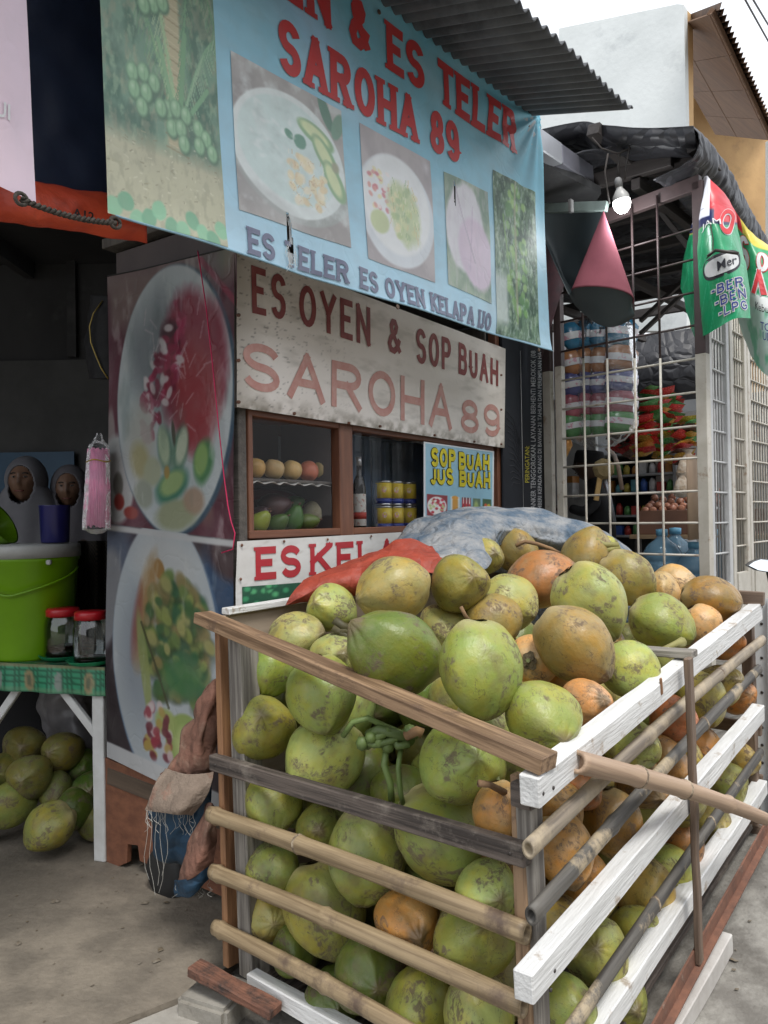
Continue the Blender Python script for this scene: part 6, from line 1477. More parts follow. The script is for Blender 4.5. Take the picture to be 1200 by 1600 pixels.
for i, (px, py, r, d, col, tip, lb, fl) in enumerate(UT):
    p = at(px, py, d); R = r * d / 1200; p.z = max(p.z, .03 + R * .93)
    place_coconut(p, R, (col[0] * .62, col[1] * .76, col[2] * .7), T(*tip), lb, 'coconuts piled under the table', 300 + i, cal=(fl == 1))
# green stalks among the coconuts
stm = mat('green_stalk', (.13, .19, .05), (.08, .12, .035), scale=10, rough=.55, bump=.3); drs = mat('dry_stalk', (.26, .15, .07), (.15, .09, .05), scale=12, rough=.8, bump=.4)
t = thing('coconut_stalk', at(610, 1160, 1.86), 'cluster of cut green coconut stalks above the dark plank', 'stalk')
for pl_, rr in (([(536, 1150), (552, 1128), (575, 1122), (600, 1134), (628, 1146), (652, 1150)], .0075), ([(604, 1168), (600, 1195), (610, 1225), (612, 1252)], .0085), ([(626, 1170), (622, 1200), (626, 1240), (630, 1256)], .0065), ([(560, 1156), (585, 1164), (610, 1158), (640, 1140)], .009),
                ([(572, 1166), (592, 1150), (610, 1140)], .011), ([(612, 1150), (622, 1166), (640, 1162)], .010), ([(575, 1148), (592, 1140), (615, 1146), (645, 1158)], .012)):
    tube('stalk', [at(x, y, 1.86 - .02 * math.sin(k)) for k, (x, y) in enumerate(pl_)], rr, stm, t, 8)
for x, y in ((566, 1164), (592, 1156), (618, 1150), (640, 1142), (580, 1152), (606, 1166)):
    lathe('flower_bract', [(0, -.016), (.013, -.008), (.016, .006), (.010, .018), (0, .02)], stm, t, Matrix.Translation(at(x, y, 1.85)) @ Matrix.Rotation(x * .1, 4, 'X'), 8)
tube('dry_end', [at(634, 1150, 1.84), at(652, 1142, 1.83), at(660, 1146, 1.83)], .012, drs, t, 8)
t = thing('dry_stalk', at(765, 1230, 1.62), 'dry brown stalk sticking out beside the front corner post', 'stalk'); tube('stalk', [at(748, 1224, 1.60), at(765, 1226, 1.61), at(788, 1238, 1.66)], [.008, .0065, .008], drs, t, 8)
t = thing('coconut_stalk', at(950, 853, 2.98), 'cut green stalk ends on the crest of the heap by the tarp', 'stalk')
for pl_ in ([(930, 843), (945, 852), (966, 852)], [(940, 862), (955, 858), (968, 855)], [(936, 848), (942, 858), (940, 868)]): tube('stalk', [at(x, y, 2.98) for x, y in pl_], .012, mat('pale_stalk', (.30, .28, .09), (.2, .18, .06), scale=9), t, 8)
t = thing('dry_stalk', at(850, 846, 3.2), 'thin curved dry stalk between tarp and heap', 'stalk'); tube('stalk', [at(x, y, 3.15) for x, y in ((806, 853), (820, 846), (840, 850), (862, 858), (880, 868))], .008, drs, t, 8)
t = thing('coconut_stalk', at(545, 990, 2.35), 'dark stubby stalk beside the light green coconut near the inner board', 'stalk')
for pl_ in ([(522, 968), (535, 978), (552, 984)], [(528, 988), (540, 984), (556, 992)], [(520, 980), (545, 996), (560, 1000)]): tube('stalk', [at(x, y, 2.25) for x, y in pl_], .013, mat('dark_stalk', (.09, .075, .03), (.05, .045, .02)), t, 8)
t = thing('twig', at(728, 960, 2.0), 'short pale twig standing up among the heap', 'twig'); tube('twig_stick', [at(720, 948, 2.0), at(727, 962, 2.0), at(735, 972, 2.02)], .005, drs, t, 6)
tube('twig_stick', [at(772, 948, 2.4), at(779, 956, 2.4)], .003, drs, t, 6)
t = thing('coconut_stalk', at(1035, 1045, 2.1), 'green stalk end resting on the grey cross board', 'stalk'); tube('stalk', [at(1028, 1018, 2.3), at(1043, 1012, 2.3), at(1056, 1006, 2.32), at(1066, 1003, 2.34)], [.008, .009, .010, .016], mat('pale_stalk', (.30, .28, .09)), t, 8)

# ============================================================ TARPS on the crate
blue = mat('washed_blue_tarp', srgb(84, 102, 120), srgb(118, 125, 132), scale=9, rough=.85, bump=.5, bump_scale=90, crease=16, crease_d=.006, stain=srgb(158, 158, 158), stain_scale=9, stain_lo=.42, stain_hi=.68, detail=10)
bt = [[(600, 862, 3.25), (650, 812, 3.42), (722, 790, 3.5), (800, 792, 3.58), (880, 806, 3.62), (950, 830, 3.62), (996, 868, 3.6)],
      [(610, 868, 3.12), (655, 828, 3.25), (725, 806, 3.3), (800, 806, 3.38), (878, 822, 3.42), (942, 842, 3.45), (998, 874, 3.45)],
      [(622, 868, 3.0), (665, 846, 3.08), (728, 826, 3.14), (792, 824, 3.3), (868, 838, 3.38), (936, 852, 3.38), (996, 880, 3.38)],
      [(640, 872, 2.9), (682, 862, 2.95), (742, 850, 3.0), (786, 834, 3.28), (850, 846, 3.36), (930, 862, 3.4), (992, 886, 3.42)],
      [(655, 886, 2.92), (704, 884, 2.86), (760, 888, 2.84), (782, 852, 3.3), (850, 862, 3.42), (930, 876, 3.46), (985, 894, 3.5)]]
o_, _ = cloth('blue_tarp', [[at(*p) for p in r] for r in bt], 150, 70, blue, None, amp=.012, freq=5, seed=4, thick=.003, freq2=5, amp2=.013); tag(o_, 'washed out blue tarp bunched over the back of the crate', 'tarp')
bt2 = [[(x, y + 4, d + .02) for x, y, d in bt[0]], [(x, y + 60, d + .12) for x, y, d in bt[0]], [(x, y + 200, d + .16) for x, y, d in bt[0]]]
cloth('tarp_back_fold', [[at(*p) for p in r] for r in bt2], 60, 20, blue, o_, amp=.015, freq=5, seed=8)
ot = mat('orange_cover', srgb(168, 70, 50), srgb(136, 56, 42), scale=9, rough=.6, bump=.4, bump_scale=60, crease=6, crease_d=.012, stain=srgb(120, 62, 48), stain_scale=6, stain_lo=.52, stain_hi=.8)
t = thing('orange_tarp', at(580, 890, 2.9), 'orange tarp folded over the crate edge below the cart windows', 'tarp')
r_ = [[(474, 906, 2.66), (520, 884, 2.72), (575, 862, 2.85), (640, 846, 2.95), (676, 850, 2.95)],
      [(462, 922, 2.62), (516, 896, 2.66), (574, 872, 2.74), (642, 856, 2.80), (690, 868, 2.78)],
      [(452, 934, 2.60), (514, 908, 2.62), (576, 886, 2.66), (646, 868, 2.70), (694, 880, 2.70)],
      [(446, 946, 2.60), (512, 924, 2.58), (578, 902, 2.60), (648, 888, 2.64), (690, 896, 2.66)]]
cloth('tarp_top', [[at(*p) for p in r] for r in r_], 130, 60, ot, t, amp=.009, freq=8, seed=2, thick=.003, freq2=5.5, amp2=.014)
r_ = [[(500, 902, 2.60), (585, 882, 2.62), (655, 868, 2.66)], [(496, 914, 2.56), (588, 894, 2.58), (657, 882, 2.62)], [(480, 928, 2.56), (585, 912, 2.57), (652, 908, 2.60)], [(446, 946, 2.58), (560, 930, 2.60), (650, 928, 2.62)]]
cloth('tarp_fold', [[at(*p) for p in r] for r in r_], 60, 24, ot, t, amp=.006, freq=9, seed=6, thick=.004, freq2=12, amp2=.004)
# worn tarp hanging outside the left corner
wt = mat('worn_brown_tarp', srgb(134, 94, 78), srgb(104, 76, 64), scale=7, rough=.85, bump=.5, bump_scale=60, crease=11, crease_d=.005, stain=srgb(150, 134, 116), stain_scale=4, stain_lo=.5, stain_hi=.7)
gt = mat('grey_woven_tarp', srgb(146, 130, 116), srgb(112, 98, 86), scale=9, rough=.9, bump=.6, bump_scale=90, stain=srgb(150, 96, 76), stain_scale=6, stain_lo=.55, stain_hi=.75)
bl2 = mat('blue_underside', srgb(34, 72, 100), srgb(24, 44, 60), scale=6, rough=.6, bump=.4, bump_scale=30, crease=10, crease_d=.005, stain=srgb(70, 84, 92), stain_scale=5)
t = thing('worn_tarp', at(280, 1230, 2.55), 'worn brown and blue tarp hanging down outside the crate\'s left corner', 'tarp')
def C3(rows): return [[at(*p) for p in r] for r in rows]
cloth('tarp_upper', C3([[(318, 1080, 2.62), (334, 1060, 2.56), (352, 1050, 2.6)], [(300, 1120, 2.56), (322, 1120, 2.44), (346, 1110, 2.52)], [(288, 1150, 2.54), (310, 1160, 2.42), (342, 1150, 2.48)], [(268, 1188, 2.54), (298, 1196, 2.42), (338, 1196, 2.46)], [(250, 1210, 2.55), (290, 1222, 2.44), (330, 1226, 2.46)]]), 40, 60, wt, t, amp=.014, freq=9, seed=1, thick=.004, freq2=14, amp2=.012)
cloth('tarp_fold', C3([[(258, 1200, 2.50), (296, 1210, 2.40), (334, 1206, 2.42)], [(244, 1226, 2.46), (286, 1240, 2.36), (331, 1222, 2.39)], [(232, 1252, 2.44), (276, 1262, 2.34), (322, 1246, 2.38)], [(227, 1266, 2.44), (272, 1272, 2.34), (300, 1274, 2.38)]]), 50, 40, gt, t, amp=.007, freq=14, seed=3, thick=.005, freq2=14, amp2=.003)
cloth('tarp_underside', C3([[(232, 1262, 2.52), (275, 1268, 2.44), (330, 1226, 2.44)], [(238, 1300, 2.54), (280, 1305, 2.46), (328, 1270, 2.44)], [(244, 1335, 2.56), (284, 1345, 2.50), (322, 1320, 2.46)], [(268, 1350, 2.58), (290, 1360, 2.54), (318, 1340, 2.50)]]), 50, 50, bl2, t, amp=.016, freq=9, seed=5, thick=.003, freq2=10, amp2=.007)
cloth('tarp_strip', C3([[(322, 1256, 2.42), (330, 1254, 2.38), (338, 1262, 2.4)], [(306, 1296, 2.40), (322, 1300, 2.34), (336, 1304, 2.38)], [(290, 1334, 2.40), (310, 1342, 2.32), (334, 1334, 2.36)], [(278, 1376, 2.40), (300, 1372, 2.34), (333, 1348, 2.36)]]), 40, 50, wt, t, amp=.007, freq=14, seed=7, thick=.004, freq2=14, amp2=.004)
cloth('blue_hem', C3([[(272, 1376, 2.405), (300, 1370, 2.345), (334, 1342, 2.365)], [(272, 1392, 2.41), (300, 1388, 2.35), (333, 1356, 2.37)], [(276, 1400, 2.42), (300, 1398, 2.37), (332, 1366, 2.38)]]), 40, 10, bl2, t, amp=.006, freq=20, seed=2, thick=.003)
bm = bmesh.new(); rs = random.Random(3)
for k in range(30):
    a_ = rs.random(); x, y = 228 + a_ * 75, 1266 + a_ * 6; L0 = rs.choice((20, 30, 40, 110)) * rs.random() + 8
    if k < 5: x, y, L0 = 229 + k * 7.5, 1266, 60 + rs.random() * 80
    else: L0 = min(L0, 34)
    if k > 22: x, y, L0 = 274 + rs.random() * 55, 1392 - rs.random() * 20, 12 + 12 * rs.random()
    tube_bm(bm, [at(x + 3 * math.sin(f * 7 + k) * f * 2, y + L0 * f, 2.40) for f in np.linspace(0, 1, 7)], .0007, 3)
link('frayed_thread', bm_mesh(bm), mat('thread_grey', (.5, .49, .45)), t)['kind'] = 'stuff'

# ============================================================ NEXT SHOP
brownp = mat('brown_painted_steel', (.075, .05, .05), (.055, .038, .038), scale=8, rough=.5, stain=(.16, .07, .05), stain_scale=9, stain_lo=.66, stain_hi=.75)
whites = mat('off_white_painted_steel', (.55, .52, .46), (.44, .41, .35), scale=8, rough=.5, stain=(.28, .20, .14), stain_scale=12, stain_lo=.56, stain_hi=.68)
greyst = mat('grey_painted_steel', (.34, .35, .35), (.26, .27, .27), scale=8, rough=.5)
gt_ = thing('grille_door', GATE.pt(0, .2), 'steel grille door of the next shop, brown above and white below', 'gate')
def gz(y, x=1090): return GATE.sz(x, y)[1]
zs1 = gz(553)     # paint changes here
s_end = GATE.sz(874, 700)[0]; ztop = gz(282); zlow = .35
def two_tone(nm, s, wd, tk, z0, z1, zc, off=0.0):
    plank(nm, GATE.pt(s, z0, off), GATE.pt(s, zc, off), wd, tk, GATE.n, whites, gt_, bev=.002, seg=1); plank(nm, GATE.pt(s, zc, off), GATE.pt(s, z1, off), wd, tk, GATE.n, brownp, gt_, bev=.002, seg=1)
two_tone('frame_post', -.012, .055, .05, zlow, ztop, zs1); two_tone('frame_post', s_end, .045, .04, zlow, gz(430, 874) + .3, gz(572, 874))
a, b = GATE.hit(1092, 283, .0), GATE.hit(944, 338, .0); plank('top_beam', a, b, .075, .04, GATE.n, brownp, gt_, seg=1)
def bar2(nm, p0, p1, r, zc):
    if p0.z > p1.z: p0, p1 = p1, p0
    if p0.z < zc < p1.z:
        f = (zc - p0.z) / (p1.z - p0.z); q = p0 * (1 - f) + p1 * f
        tube(nm, [p0, q], r, whites, gt_, None, 6) if 0 else tube(nm, [p0, q], r, whites, gt_, 6); tube(nm, [q, p1], r, brownp, gt_, 6)
    else: tube(nm, [p0, p1], r, whites if p1.z <= zc else brownp, gt_, 6)
for x, ytop in ((916, 345), (953, 335), (996, 320), (1036, 304)):
    s = GATE.sz(x, 700)[0]; zt_ = GATE.sz(x, ytop)[1]; bar2('grille_bar', GATE.pt(s, .4, .012), GATE.pt(s, min(zt_, 3.1), .012), .0066, GATE.sz(x, 560)[1])
zr = [gz(y) for y in (919, 868, 817, 767, 715, 665, 612, 559, 507, 455, 403, 355)]
for z in zr: bar2('grille_bar', GATE.pt(.0, z, -.006), GATE.pt(s_end, z - .003 * math.sin(z * 9), -.006), .0062, zs1 + .02)
# second frame left of the door
for x0, w_ in ((853, .04),):
    p0, p1 = at(x0 - 4, 540, 4.66), at(x0 + 4, 790, 4.66); t_ = thing('steel_upright', p1, 'narrow white and brown steel upright left of the grille door', 'post')
    plank('lower_half', V((p1.x, p1.y, .4)), V((p1.x, p1.y, at(853, 580, 4.66).z)), .055, .04, GATE.n, whites, t_, seg=1); plank('upper_half', V((p1.x, p1.y, at(853, 580, 4.66).z)), V((p1.x, p1.y, at(853, 420, 4.66).z)), .055, .04, GATE.n, brownp, t_, seg=1)
    plank('upper_half', V((p1.x + .06, p1.y - .01, at(853, 640, 4.66).z)), V((p1.x + .06, p1.y - .01, at(853, 400, 4.66).z)), .03, .03, GATE.n, mat('red_brown_steel', (.14, .045, .03), rough=.6), t_, seg=1)
# street side grilles
def street_panel(s0, s1, zb_, zt_, nb, m, label, nm='grille_panel', rails=9):
    t = thing(nm, STREET.pt((s0 + s1) / 2, zb_), label, 'grille', 'folding grilles along the street')
    for s in (s0, s1): plank('frame_post', STREET.pt(s, zb_ - .35, 0), STREET.pt(s, zt_, 0), .05, .04, STREET.n, m, t, seg=1)
    for k in range(1, nb): tube('grille_bar', [STREET.pt(s0 + (s1 - s0) * k / nb, zb_, -.02), STREET.pt(s0 + (s1 - s0) * k / nb, zt_, -.02)], .006, m, t, 5)
    for k in range(rails + 1): z = zb_ + (zt_ - zb_) * k / rails; tube('grille_bar', [STREET.pt(s0, z, -.012), STREET.pt(s1, z, -.012)], .006, m, t, 5)
    grid('kick_plate', STREET.F(), s0 + .03, s1 - .03, zb_ - .35, zb_, 1, 1, m, t, smooth=False, thick=.01)
    return t
S = lambda x: STREET.sz(x, 750)[0]
street_panel(S(1114), S(1141), 1.02, 3.0, 6, mat('grey_white_steel', (.52, .53, .53), (.42, .42, .42), scale=8, rough=.5), 'first folded white grille panel up the street right of the brown post', rails=12)
street_panel(S(1147), S(1169), 1.06, 2.75, 6, whites, 'second white grille panel up the street with a cardboard piece behind', rails=11)
street_panel(S(1174), S(1235), 1.10, 2.45, 16, whites, 'widest white grille panel at the right edge with a shrub behind', rails=11)
t = thing('cardboard', STREET.pt(1.9, 1.3), 'pale cardboard sheet behind the second grille panel', 'cardboard')
grid('sheet', lambda s, z: STREET.pt(s, z, -.25), S(1145), S(1172), 1.25, 1.75, 2, 2, mat('cardboard_tan', (.50, .36, .25), (.42, .30, .2), scale=4), t, thick=.01)

# interior shell
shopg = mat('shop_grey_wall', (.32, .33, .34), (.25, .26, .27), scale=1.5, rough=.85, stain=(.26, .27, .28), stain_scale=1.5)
t = thing('shop_back_wall', STREET.pt(0, .3, -3.1), 'grey inner walls of the next shop behind the hanging goods', 'wall')
grid('wall_panel', lambda s, z: STREET.pt(s, z, -3.1), -1.2, 5, .0, 4.4, 1, 1, shopg, t, thick=.06, smooth=False)
grid('wall_panel', lambda s, z: STREET.pt(4.2, z, s), -3.1, -.3, .0, 2.6, 1, 1, shopg, t, thick=.06, smooth=False)
pale = mat('shop_white_panel', (.72, .72, .70), rough=.7)
p = at(897, 745, 6.3); boxw('white_door', p, .42, .04, 1.3, pale, t, yaw=-44); 
p = at(1070, 660, 6.4); boxw('white_door', V((p.x, p.y, 1.8)), .5, .04, .9, pale, t, yaw=-44)
# roof of the next shop: dark sheets and timbers
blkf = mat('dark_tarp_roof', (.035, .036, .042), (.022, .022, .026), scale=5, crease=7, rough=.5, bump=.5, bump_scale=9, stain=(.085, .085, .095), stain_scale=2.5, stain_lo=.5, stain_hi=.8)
tim = mat('soot_timber', (.06, .052, .05), (.04, .034, .032), scale=5, rough=.7, stretch=(.4, 6, 6), bump=.3)
t = thing('shop_roof', STREET.pt(.6, 3.3), 'sagging dark sheeted roof on timbers over the next shop', 'roof')
e_ = [at(905, 192, 4.15), at(945, 196, 4.0), at(1000, 200, 3.9), at(1050, 198, 3.82), at(1082, 197, 3.76)]
e2 = [at(1082, 197, 3.76), at(1118, 236, 4.1), at(1150, 290, 4.5), at(1180, 345, 5.1), at(1240, 440, 6.2)]
lowr = STREET.n * .0
rows_ = [e_, [p + V((0, 0, -.05)) - GATE.n * .35 for p in e_], [p - GATE.n * 1.2 + V((0, 0, .0)) for p in e_], [p - GATE.n * 2.8 + V((0, 0, -.25)) for p in e_]]
rl = []
for j in range(6):
    f = j / 5; a = e_[0] * (1 - f) + e_[4] * f; row = []
    base = [e_[4], e2[1], e2[2], e2[3], e2[4]]
    for k in range(5): row.append(base[k] - STREET.n * (1 - f) * 2.45 + V((0, 0, (1 - f) * .30)) - GATE.n * 0)  # sheet stops short of the back wall, shaped to let skylight in
    rl.append(row)
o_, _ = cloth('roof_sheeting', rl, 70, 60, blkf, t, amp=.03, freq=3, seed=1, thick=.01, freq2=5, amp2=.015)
wl = [[at(832, 205, 4.3), at(905, 190, 4.15), at(945, 195, 3.98), at(1010, 200, 3.86), at(1083, 197, 3.74)], [at(832, 235, 4.35), at(905, 214, 4.2), at(950, 222, 4.02), at(1012, 222, 3.9), at(1088, 224, 3.78)],
      [at(832, 255, 4.6), at(905, 240, 4.5), at(952, 246, 4.3), at(1015, 250, 4.2), at(1092, 244, 4.0)], [at(832, 250, 5.4), at(905, 245, 5.3), at(955, 250, 5.2), at(1018, 262, 5.2), at(1100, 262, 5.0)]]
cloth('front_sheeting', wl, 80, 50, blkf, t, amp=.006, freq=6, seed=3, thick=.004, freq2=6, amp2=.004)
sk = [e2, [p + V((0, 0, -.06)) + STREET.n * .03 for p in e2], [p + V((0, 0, -.16)) + STREET.n * .0 for p in e2], [p + V((0, 0, -.2)) - STREET.n * .2 for p in e2]]
cloth('edge_sheeting', sk, 120, 24, blkf, t, amp=.007, freq=14, seed=9, thick=.004, freq2=20, amp2=.004)
for k in range(6):
    s = .12 + k * .62; plank('rafter', STREET.pt(s, 3.34, -.15), STREET.pt(s, 3.42, -3.0), .05, .08, UP, tim, t, seg=1)
for o in (-.35, -1.1, -1.9): plank('purlin', STREET.pt(.1, 3.26 + .02 * o, o), STREET.pt(4.0, 3.30, o), .05, .06, UP, tim, t, seg=1)
a, b = at(925, 210, 4.0), at(1005, 285, 4.4); plank('rafter', a, b, .07, .06, GATE.n, tim, t, seg=1)
a, b = at(1072, 232, 3.85), at(1108, 268, 4.1); plank('rafter', a, b, .06, .06, GATE.n, tim, t, seg=1)
plank('tie_beam', at(1010, 262, 4.3), at(1112, 258, 4.0), .09, .05, GATE.n, tim, t, seg=1)
for (x0, y0, x1, y1, d) in ((1030, 330, 1085, 400, 4.6), (860, 300, 945, 380, 5.2), (1000, 520, 1085, 440, 5.6), (1000, 500, 1085, 420, 5.8)): plank('strut', at(x0, y0, d), at(x1, y1, d), .03, .03, GATE.n, tim, t, seg=1)
# added dark panels under the roof at the back, standing in for shade
grid('shade_panel', lambda s, z: STREET.pt(s, z, -3.04), -1.2, 4.1, 2.55, 4.4, 2, 2, blkf, t, thick=.01)
grid('shade_panel', lambda s, z: STREET.pt(4.19, z, s), -3.1, -.9, 2.55, 3.35, 2, 2, blkf, t, thick=.01)
# box gutter of galvanised steel
t = thing('gutter', at(880, 230, 3.9), 'grey metal box beam running from the banner corner to the next roof', 'gutter')
a, b = at(829, 205, 3.66), at(928, 273, 4.35); plank('beam', a, a + (b - a) * .46, .11, .07, AW.n, mat('galvanised', (.40, .41, .44), (.32, .33, .36), scale=4, rough=.4, metal=.3), t, seg=1, bev=.006); plank('beam', a + (b - a) * .465, b, .105, .065, AW.n, mat('galvanised_dull', (.22, .22, .26), (.17, .17, .2), scale=4, rough=.4, metal=.3), t, seg=1, bev=.006)
# rail carrying the curled vinyl
t = thing('vinyl_sheet', at(920, 340, 4.1), 'curled vinyl sheet, dark outside and dusty pink inside, hanging from a metal rail', 'sheet')
gal = mat('greenish_steel', (.24, .30, .28), (.16, .2, .19), scale=8, rough=.45, metal=.3)
plank('rail', at(838, 325, 4.3), at(947, 321, 4.05), .05, .035, GATE.n, gal, t, seg=1, bev=.003); boxw('clip', at(892, 322, 4.13), .02, .03, .07, mat('clip', (.3, .3, .3), metal=.6), t, yaw=-44, bev=.003)
vd = mat('vinyl_dark', (.060, .078, .085), (.045, .06, .068), scale=3, rough=.45); vp = mat('vinyl_pink', srgb(138, 82, 92), srgb(120, 70, 80), scale=3, rough=.95, spec=.1)
cloth('dark_side', C3([[(842, 326, 4.3), (870, 328, 4.28), (905, 330, 4.2), (944, 332, 4.08)], [(845, 360, 4.32), (872, 380, 4.32), (900, 390, 4.25), (925, 392, 4.1)], [(862, 400, 4.3), (880, 430, 4.32), (905, 440, 4.24), (938, 440, 4.12)], [(886, 455, 4.22), (905, 470, 4.28), (935, 474, 4.24), (965, 472, 4.14)], [(905, 478, 4.12), (925, 496, 4.2), (960, 504, 4.18), (985, 492, 4.12)]]), 50, 60, vd, t, amp=.004, freq=4, thick=.004)
cone = []
for f in np.linspace(0, 1, 7):
    row = []
    apex = at(943, 330, 4.02)
    for g in np.linspace(0, 1, 9):
        a = -math.pi * .10 + g * math.pi * 1.25; c0_, w_ = (942, 466), 49
        x = c0_[0] - w_ * math.cos(a); y = c0_[1] + 13 * math.sin(a) * -1 + g * 26 - 20 + (1 - g) * 6
        bp2 = at(x, y, 4.02 + .10 * -math.sin(a)); row.append(apex * (1 - f) + bp2 * f)
    cone.append(row)
cloth('pink_side', cone, 50, 30, vp, t, amp=.001, freq=4, thick=.004)
rim = []
for g in np.linspace(0, 1, 9):
    a = -math.pi * .05 + g * math.pi; p = at(942 - 50 * math.cos(a), 470 + g * 22 + 8 * math.sin(a), 4.0 - .14 * math.sin(a) * -1)
    rim.append(p)
cloth('dark_rim', [[cone[-1][k] + V((0, .012, .01)) for k in range(9)], [at(890 + k * 12.6, 462 + 20 * math.sin(k / 8 * 3.0) + k * 3.2, 4.08) for k in range(9)], [at(900 + k * 11.2, 478 + 26 * math.sin(k / 8 * 2.9) + k * 1.5, 4.12) for k in range(9)]], 50, 20, vd, t, amp=.002, freq=5, thick=.004)
# dark edge strip left of the door, behind the banner
t2 = thing('dark_cover', at(850, 420, 4.45), 'dark maroon cover edge slanting down beside the blue banner', 'cover')
cloth('cover_sheet', C3([[(838, 355, 4.45), (848, 362, 4.4), (852, 366, 4.4)], [(842, 440, 4.5), (866, 400, 4.42), (872, 404, 4.42)], [(846, 560, 4.5), (880, 450, 4.45), (886, 455, 4.44)]]), 10, 30, mat('maroon_cover', (.10, .035, .045), (.05, .03, .035), rough=.6), t2, amp=.006, freq=6, thick=.004)
# bulb
t = thing('light_bulb', at(970, 310, 4.0), 'glowing white bulb hanging under the dark roof of the next shop', 'bulb')
c = at(971, 314, 4.0); M = Matrix.Translation(c) @ Matrix.Rotation(R_(-8), 4, 'Y'); u_ = 3.5 / 1200
em = mat('lit_bulb', (1, 1, 1), emit=((1, 1, .98), 6.0))
lathe('bulb_glow', [(15 * u_, .5 * u_), (15.5 * u_, -6 * u_), (13 * u_, -14 * u_), (8 * u_, -20 * u_), (0, -22 * u_)], em, t, M, 24, cap=False)
lathe('bulb_body', [(15 * u_, .5 * u_), (14 * u_, 9 * u_), (8 * u_, 19 * u_), (6 * u_, 21 * u_), (6 * u_, 26 * u_)], mat('bulb_shell', (.62, .62, .60), rough=.4), t, M, 24, cap=False)
lathe('socket', [(6.5 * u_, 24 * u_), (6.8 * u_, 38 * u_), (4 * u_, 42 * u_), (0, 43 * u_)], mat('socket_grey', (.30, .30, .30), rough=.5), t, M, 18)
tube('cord', [c + V((-.01, 0, 42 * u_)), at(966, 262, 4.0), at(968, 240, 4.0), at(985, 225, 4.05)], .006, dk_wood, t, 6)
bl_ = bpy.data.lights.new('bulb_light', 'POINT'); bl_.energy = 4; bl_.shadow_soft_size = .06; bl_.color = (.95, .98, 1); bo = bpy.data.objects.new('bulb_light', bl_); C.objects.link(bo); bo.location = c + V((0, 0, -.12))
bo.parent = t; bo.matrix_basis = world_of(t).inverted() @ Matrix.Translation(c + V((0, 0, -.12)))
for k, pl_ in enumerate(([(925, 215), (940, 232), (965, 240), (985, 232)], [(950, 240), (945, 268), (948, 292), (952, 318)], [(985, 222), (978, 260), (976, 280)])):
    tag(tube('cable', [at(x, y, 3.98) for x, y in pl_], .005, dk_wood, None, 6), ['black cable looping above the bulb', 'black cable hanging left of the bulb', 'black cable running down to the bulb socket'][k], 'cable', 'cables around the bulb')
# black health warning board
WB = Plane(at(820, 700, 4.72).x, at(820, 700, 4.72).y, 34)
wb = thing('warning_board', WB.hit(820, 700), 'tall black board with sideways white warning text beside the cart', 'sign')
wq = quad_px(WB, [(786, 870), (846, 870), (845, 505), (783, 500)])
grid('board', WB.F(), 0, 1, 0, 1, 1, 1, mat('board_black', (.018, .02, .026), (.03, .034, .042), scale=1.5, rough=.7, spec=.2), wb, quad=wq, thick=.01, smooth=False)
wi = mat('white_print', (.62, .63, .64)); yi = mat('yellow_print', (.62, .55, .03))
def vtext(s_, x0, x1, ya, yb, m_):        # reads upward
    q_ = quad_px(WB, [(x1, ya), (x1, yb), (x0, yb), (x0, ya)], .008); small_text('lettering', s_, WB.F(), q_, m_, wb, .009, .008)
vtext('PERINGATAN:', 820, 827, 754, 697, yi)
vtext('KANKER TENGGOROKAN. LAYANAN BERHENTI MEROKOK (08', 829, 839, 800, 548, wi)
vtext('MEMBERI KEPADA ORANG DI BAWAH 21 TAHUN DAN PEREMPUAN HA', 840, 846, 806, 550, wi)
tube('edge_line', [WB.hit(813, 548, .008), WB.hit(818, 800, .008)], .002, wi, wb, 4)
for k in range(12): tube('line_art', [WB.hit(790 + k * .8, 640 + k * 11, .008), WB.hit(802, 655 + k * 9, .008), WB.hit(813, 690 + k * 6, .008)], .0012, mat('grey_line', (.07, .075, .085)), wb, 3)

# hanging pack of bottled drinks in clear plastic: rows of wrapped pouches
pk = thing('pouch_pack', at(935, 590, 4.9), 'big hanging clear bag of blue, orange, purple, pink and green pouches', 'bag')
cols = [((.05, .22, .38), 'blue'), ((.50, .22, .10), 'orange'), ((.13, .14, .34), 'purple'), ((.48, .14, .18), 'pink'), ((.14, .36, .14), 'green')]
pm = {}
for col, nme in cols: pm[nme] = mat('pouch_' + nme, col, tuple(c * .6 for c in col), scale=5, rough=.25, bump=.5, bump_scale=12)
lab = mat('pouch_label', (.68, .66, .68), (.62, .30, .38), scale=30, rough=.3, lo=.56, hi=.6)
prow = [(522, 'blue', 22), (563, 'orange', 21), (598, 'purple', 19), (632, 'pink', 20), (662, 'green', 19)]
for (y, nme, hh_) in prow:
    for k, (x, w_) in enumerate(((893, 15), (914, 13), (937, 16), (971, 26))):
        d = 4.95 - .1 * (k == 3) + .03 * (k % 2); c = at(x, y + (-3 if k == 3 else 3 * (k == 0)), d); u_ = d / 1200
        o_ = lathe('pouch', [(0, -hh_ * u_), (w_ * .6 * u_, -hh_ * .92 * u_), (w_ * u_, -hh_ * .5 * u_), (w_ * .96 * u_, 0), (w_ * u_, hh_ * .5 * u_), (w_ * .6 * u_, hh_ * .92 * u_), (0, hh_ * u_)], pm[nme], pk, Matrix.Translation(c) @ Matrix.Rotation(R_(-10 + 6 * k), 4, 'Y'), 20, sy=.6)
        lb_ = lathe('label', [(w_ * 1.0 * u_, -hh_ * .28 * u_), (w_ * 1.01 * u_, -.0 * u_), (w_ * 1.0 * u_, hh_ * .22 * u_)], lab, o_, Matrix.Translation(c + V((0, -.004, 0))) @ Matrix.Rotation(R_(-10 + 6 * k), 4, 'Y'), 20, sy=.62, cap=False)
bgm = bagmat('pack_plastic', mixf=.06)
rw = []
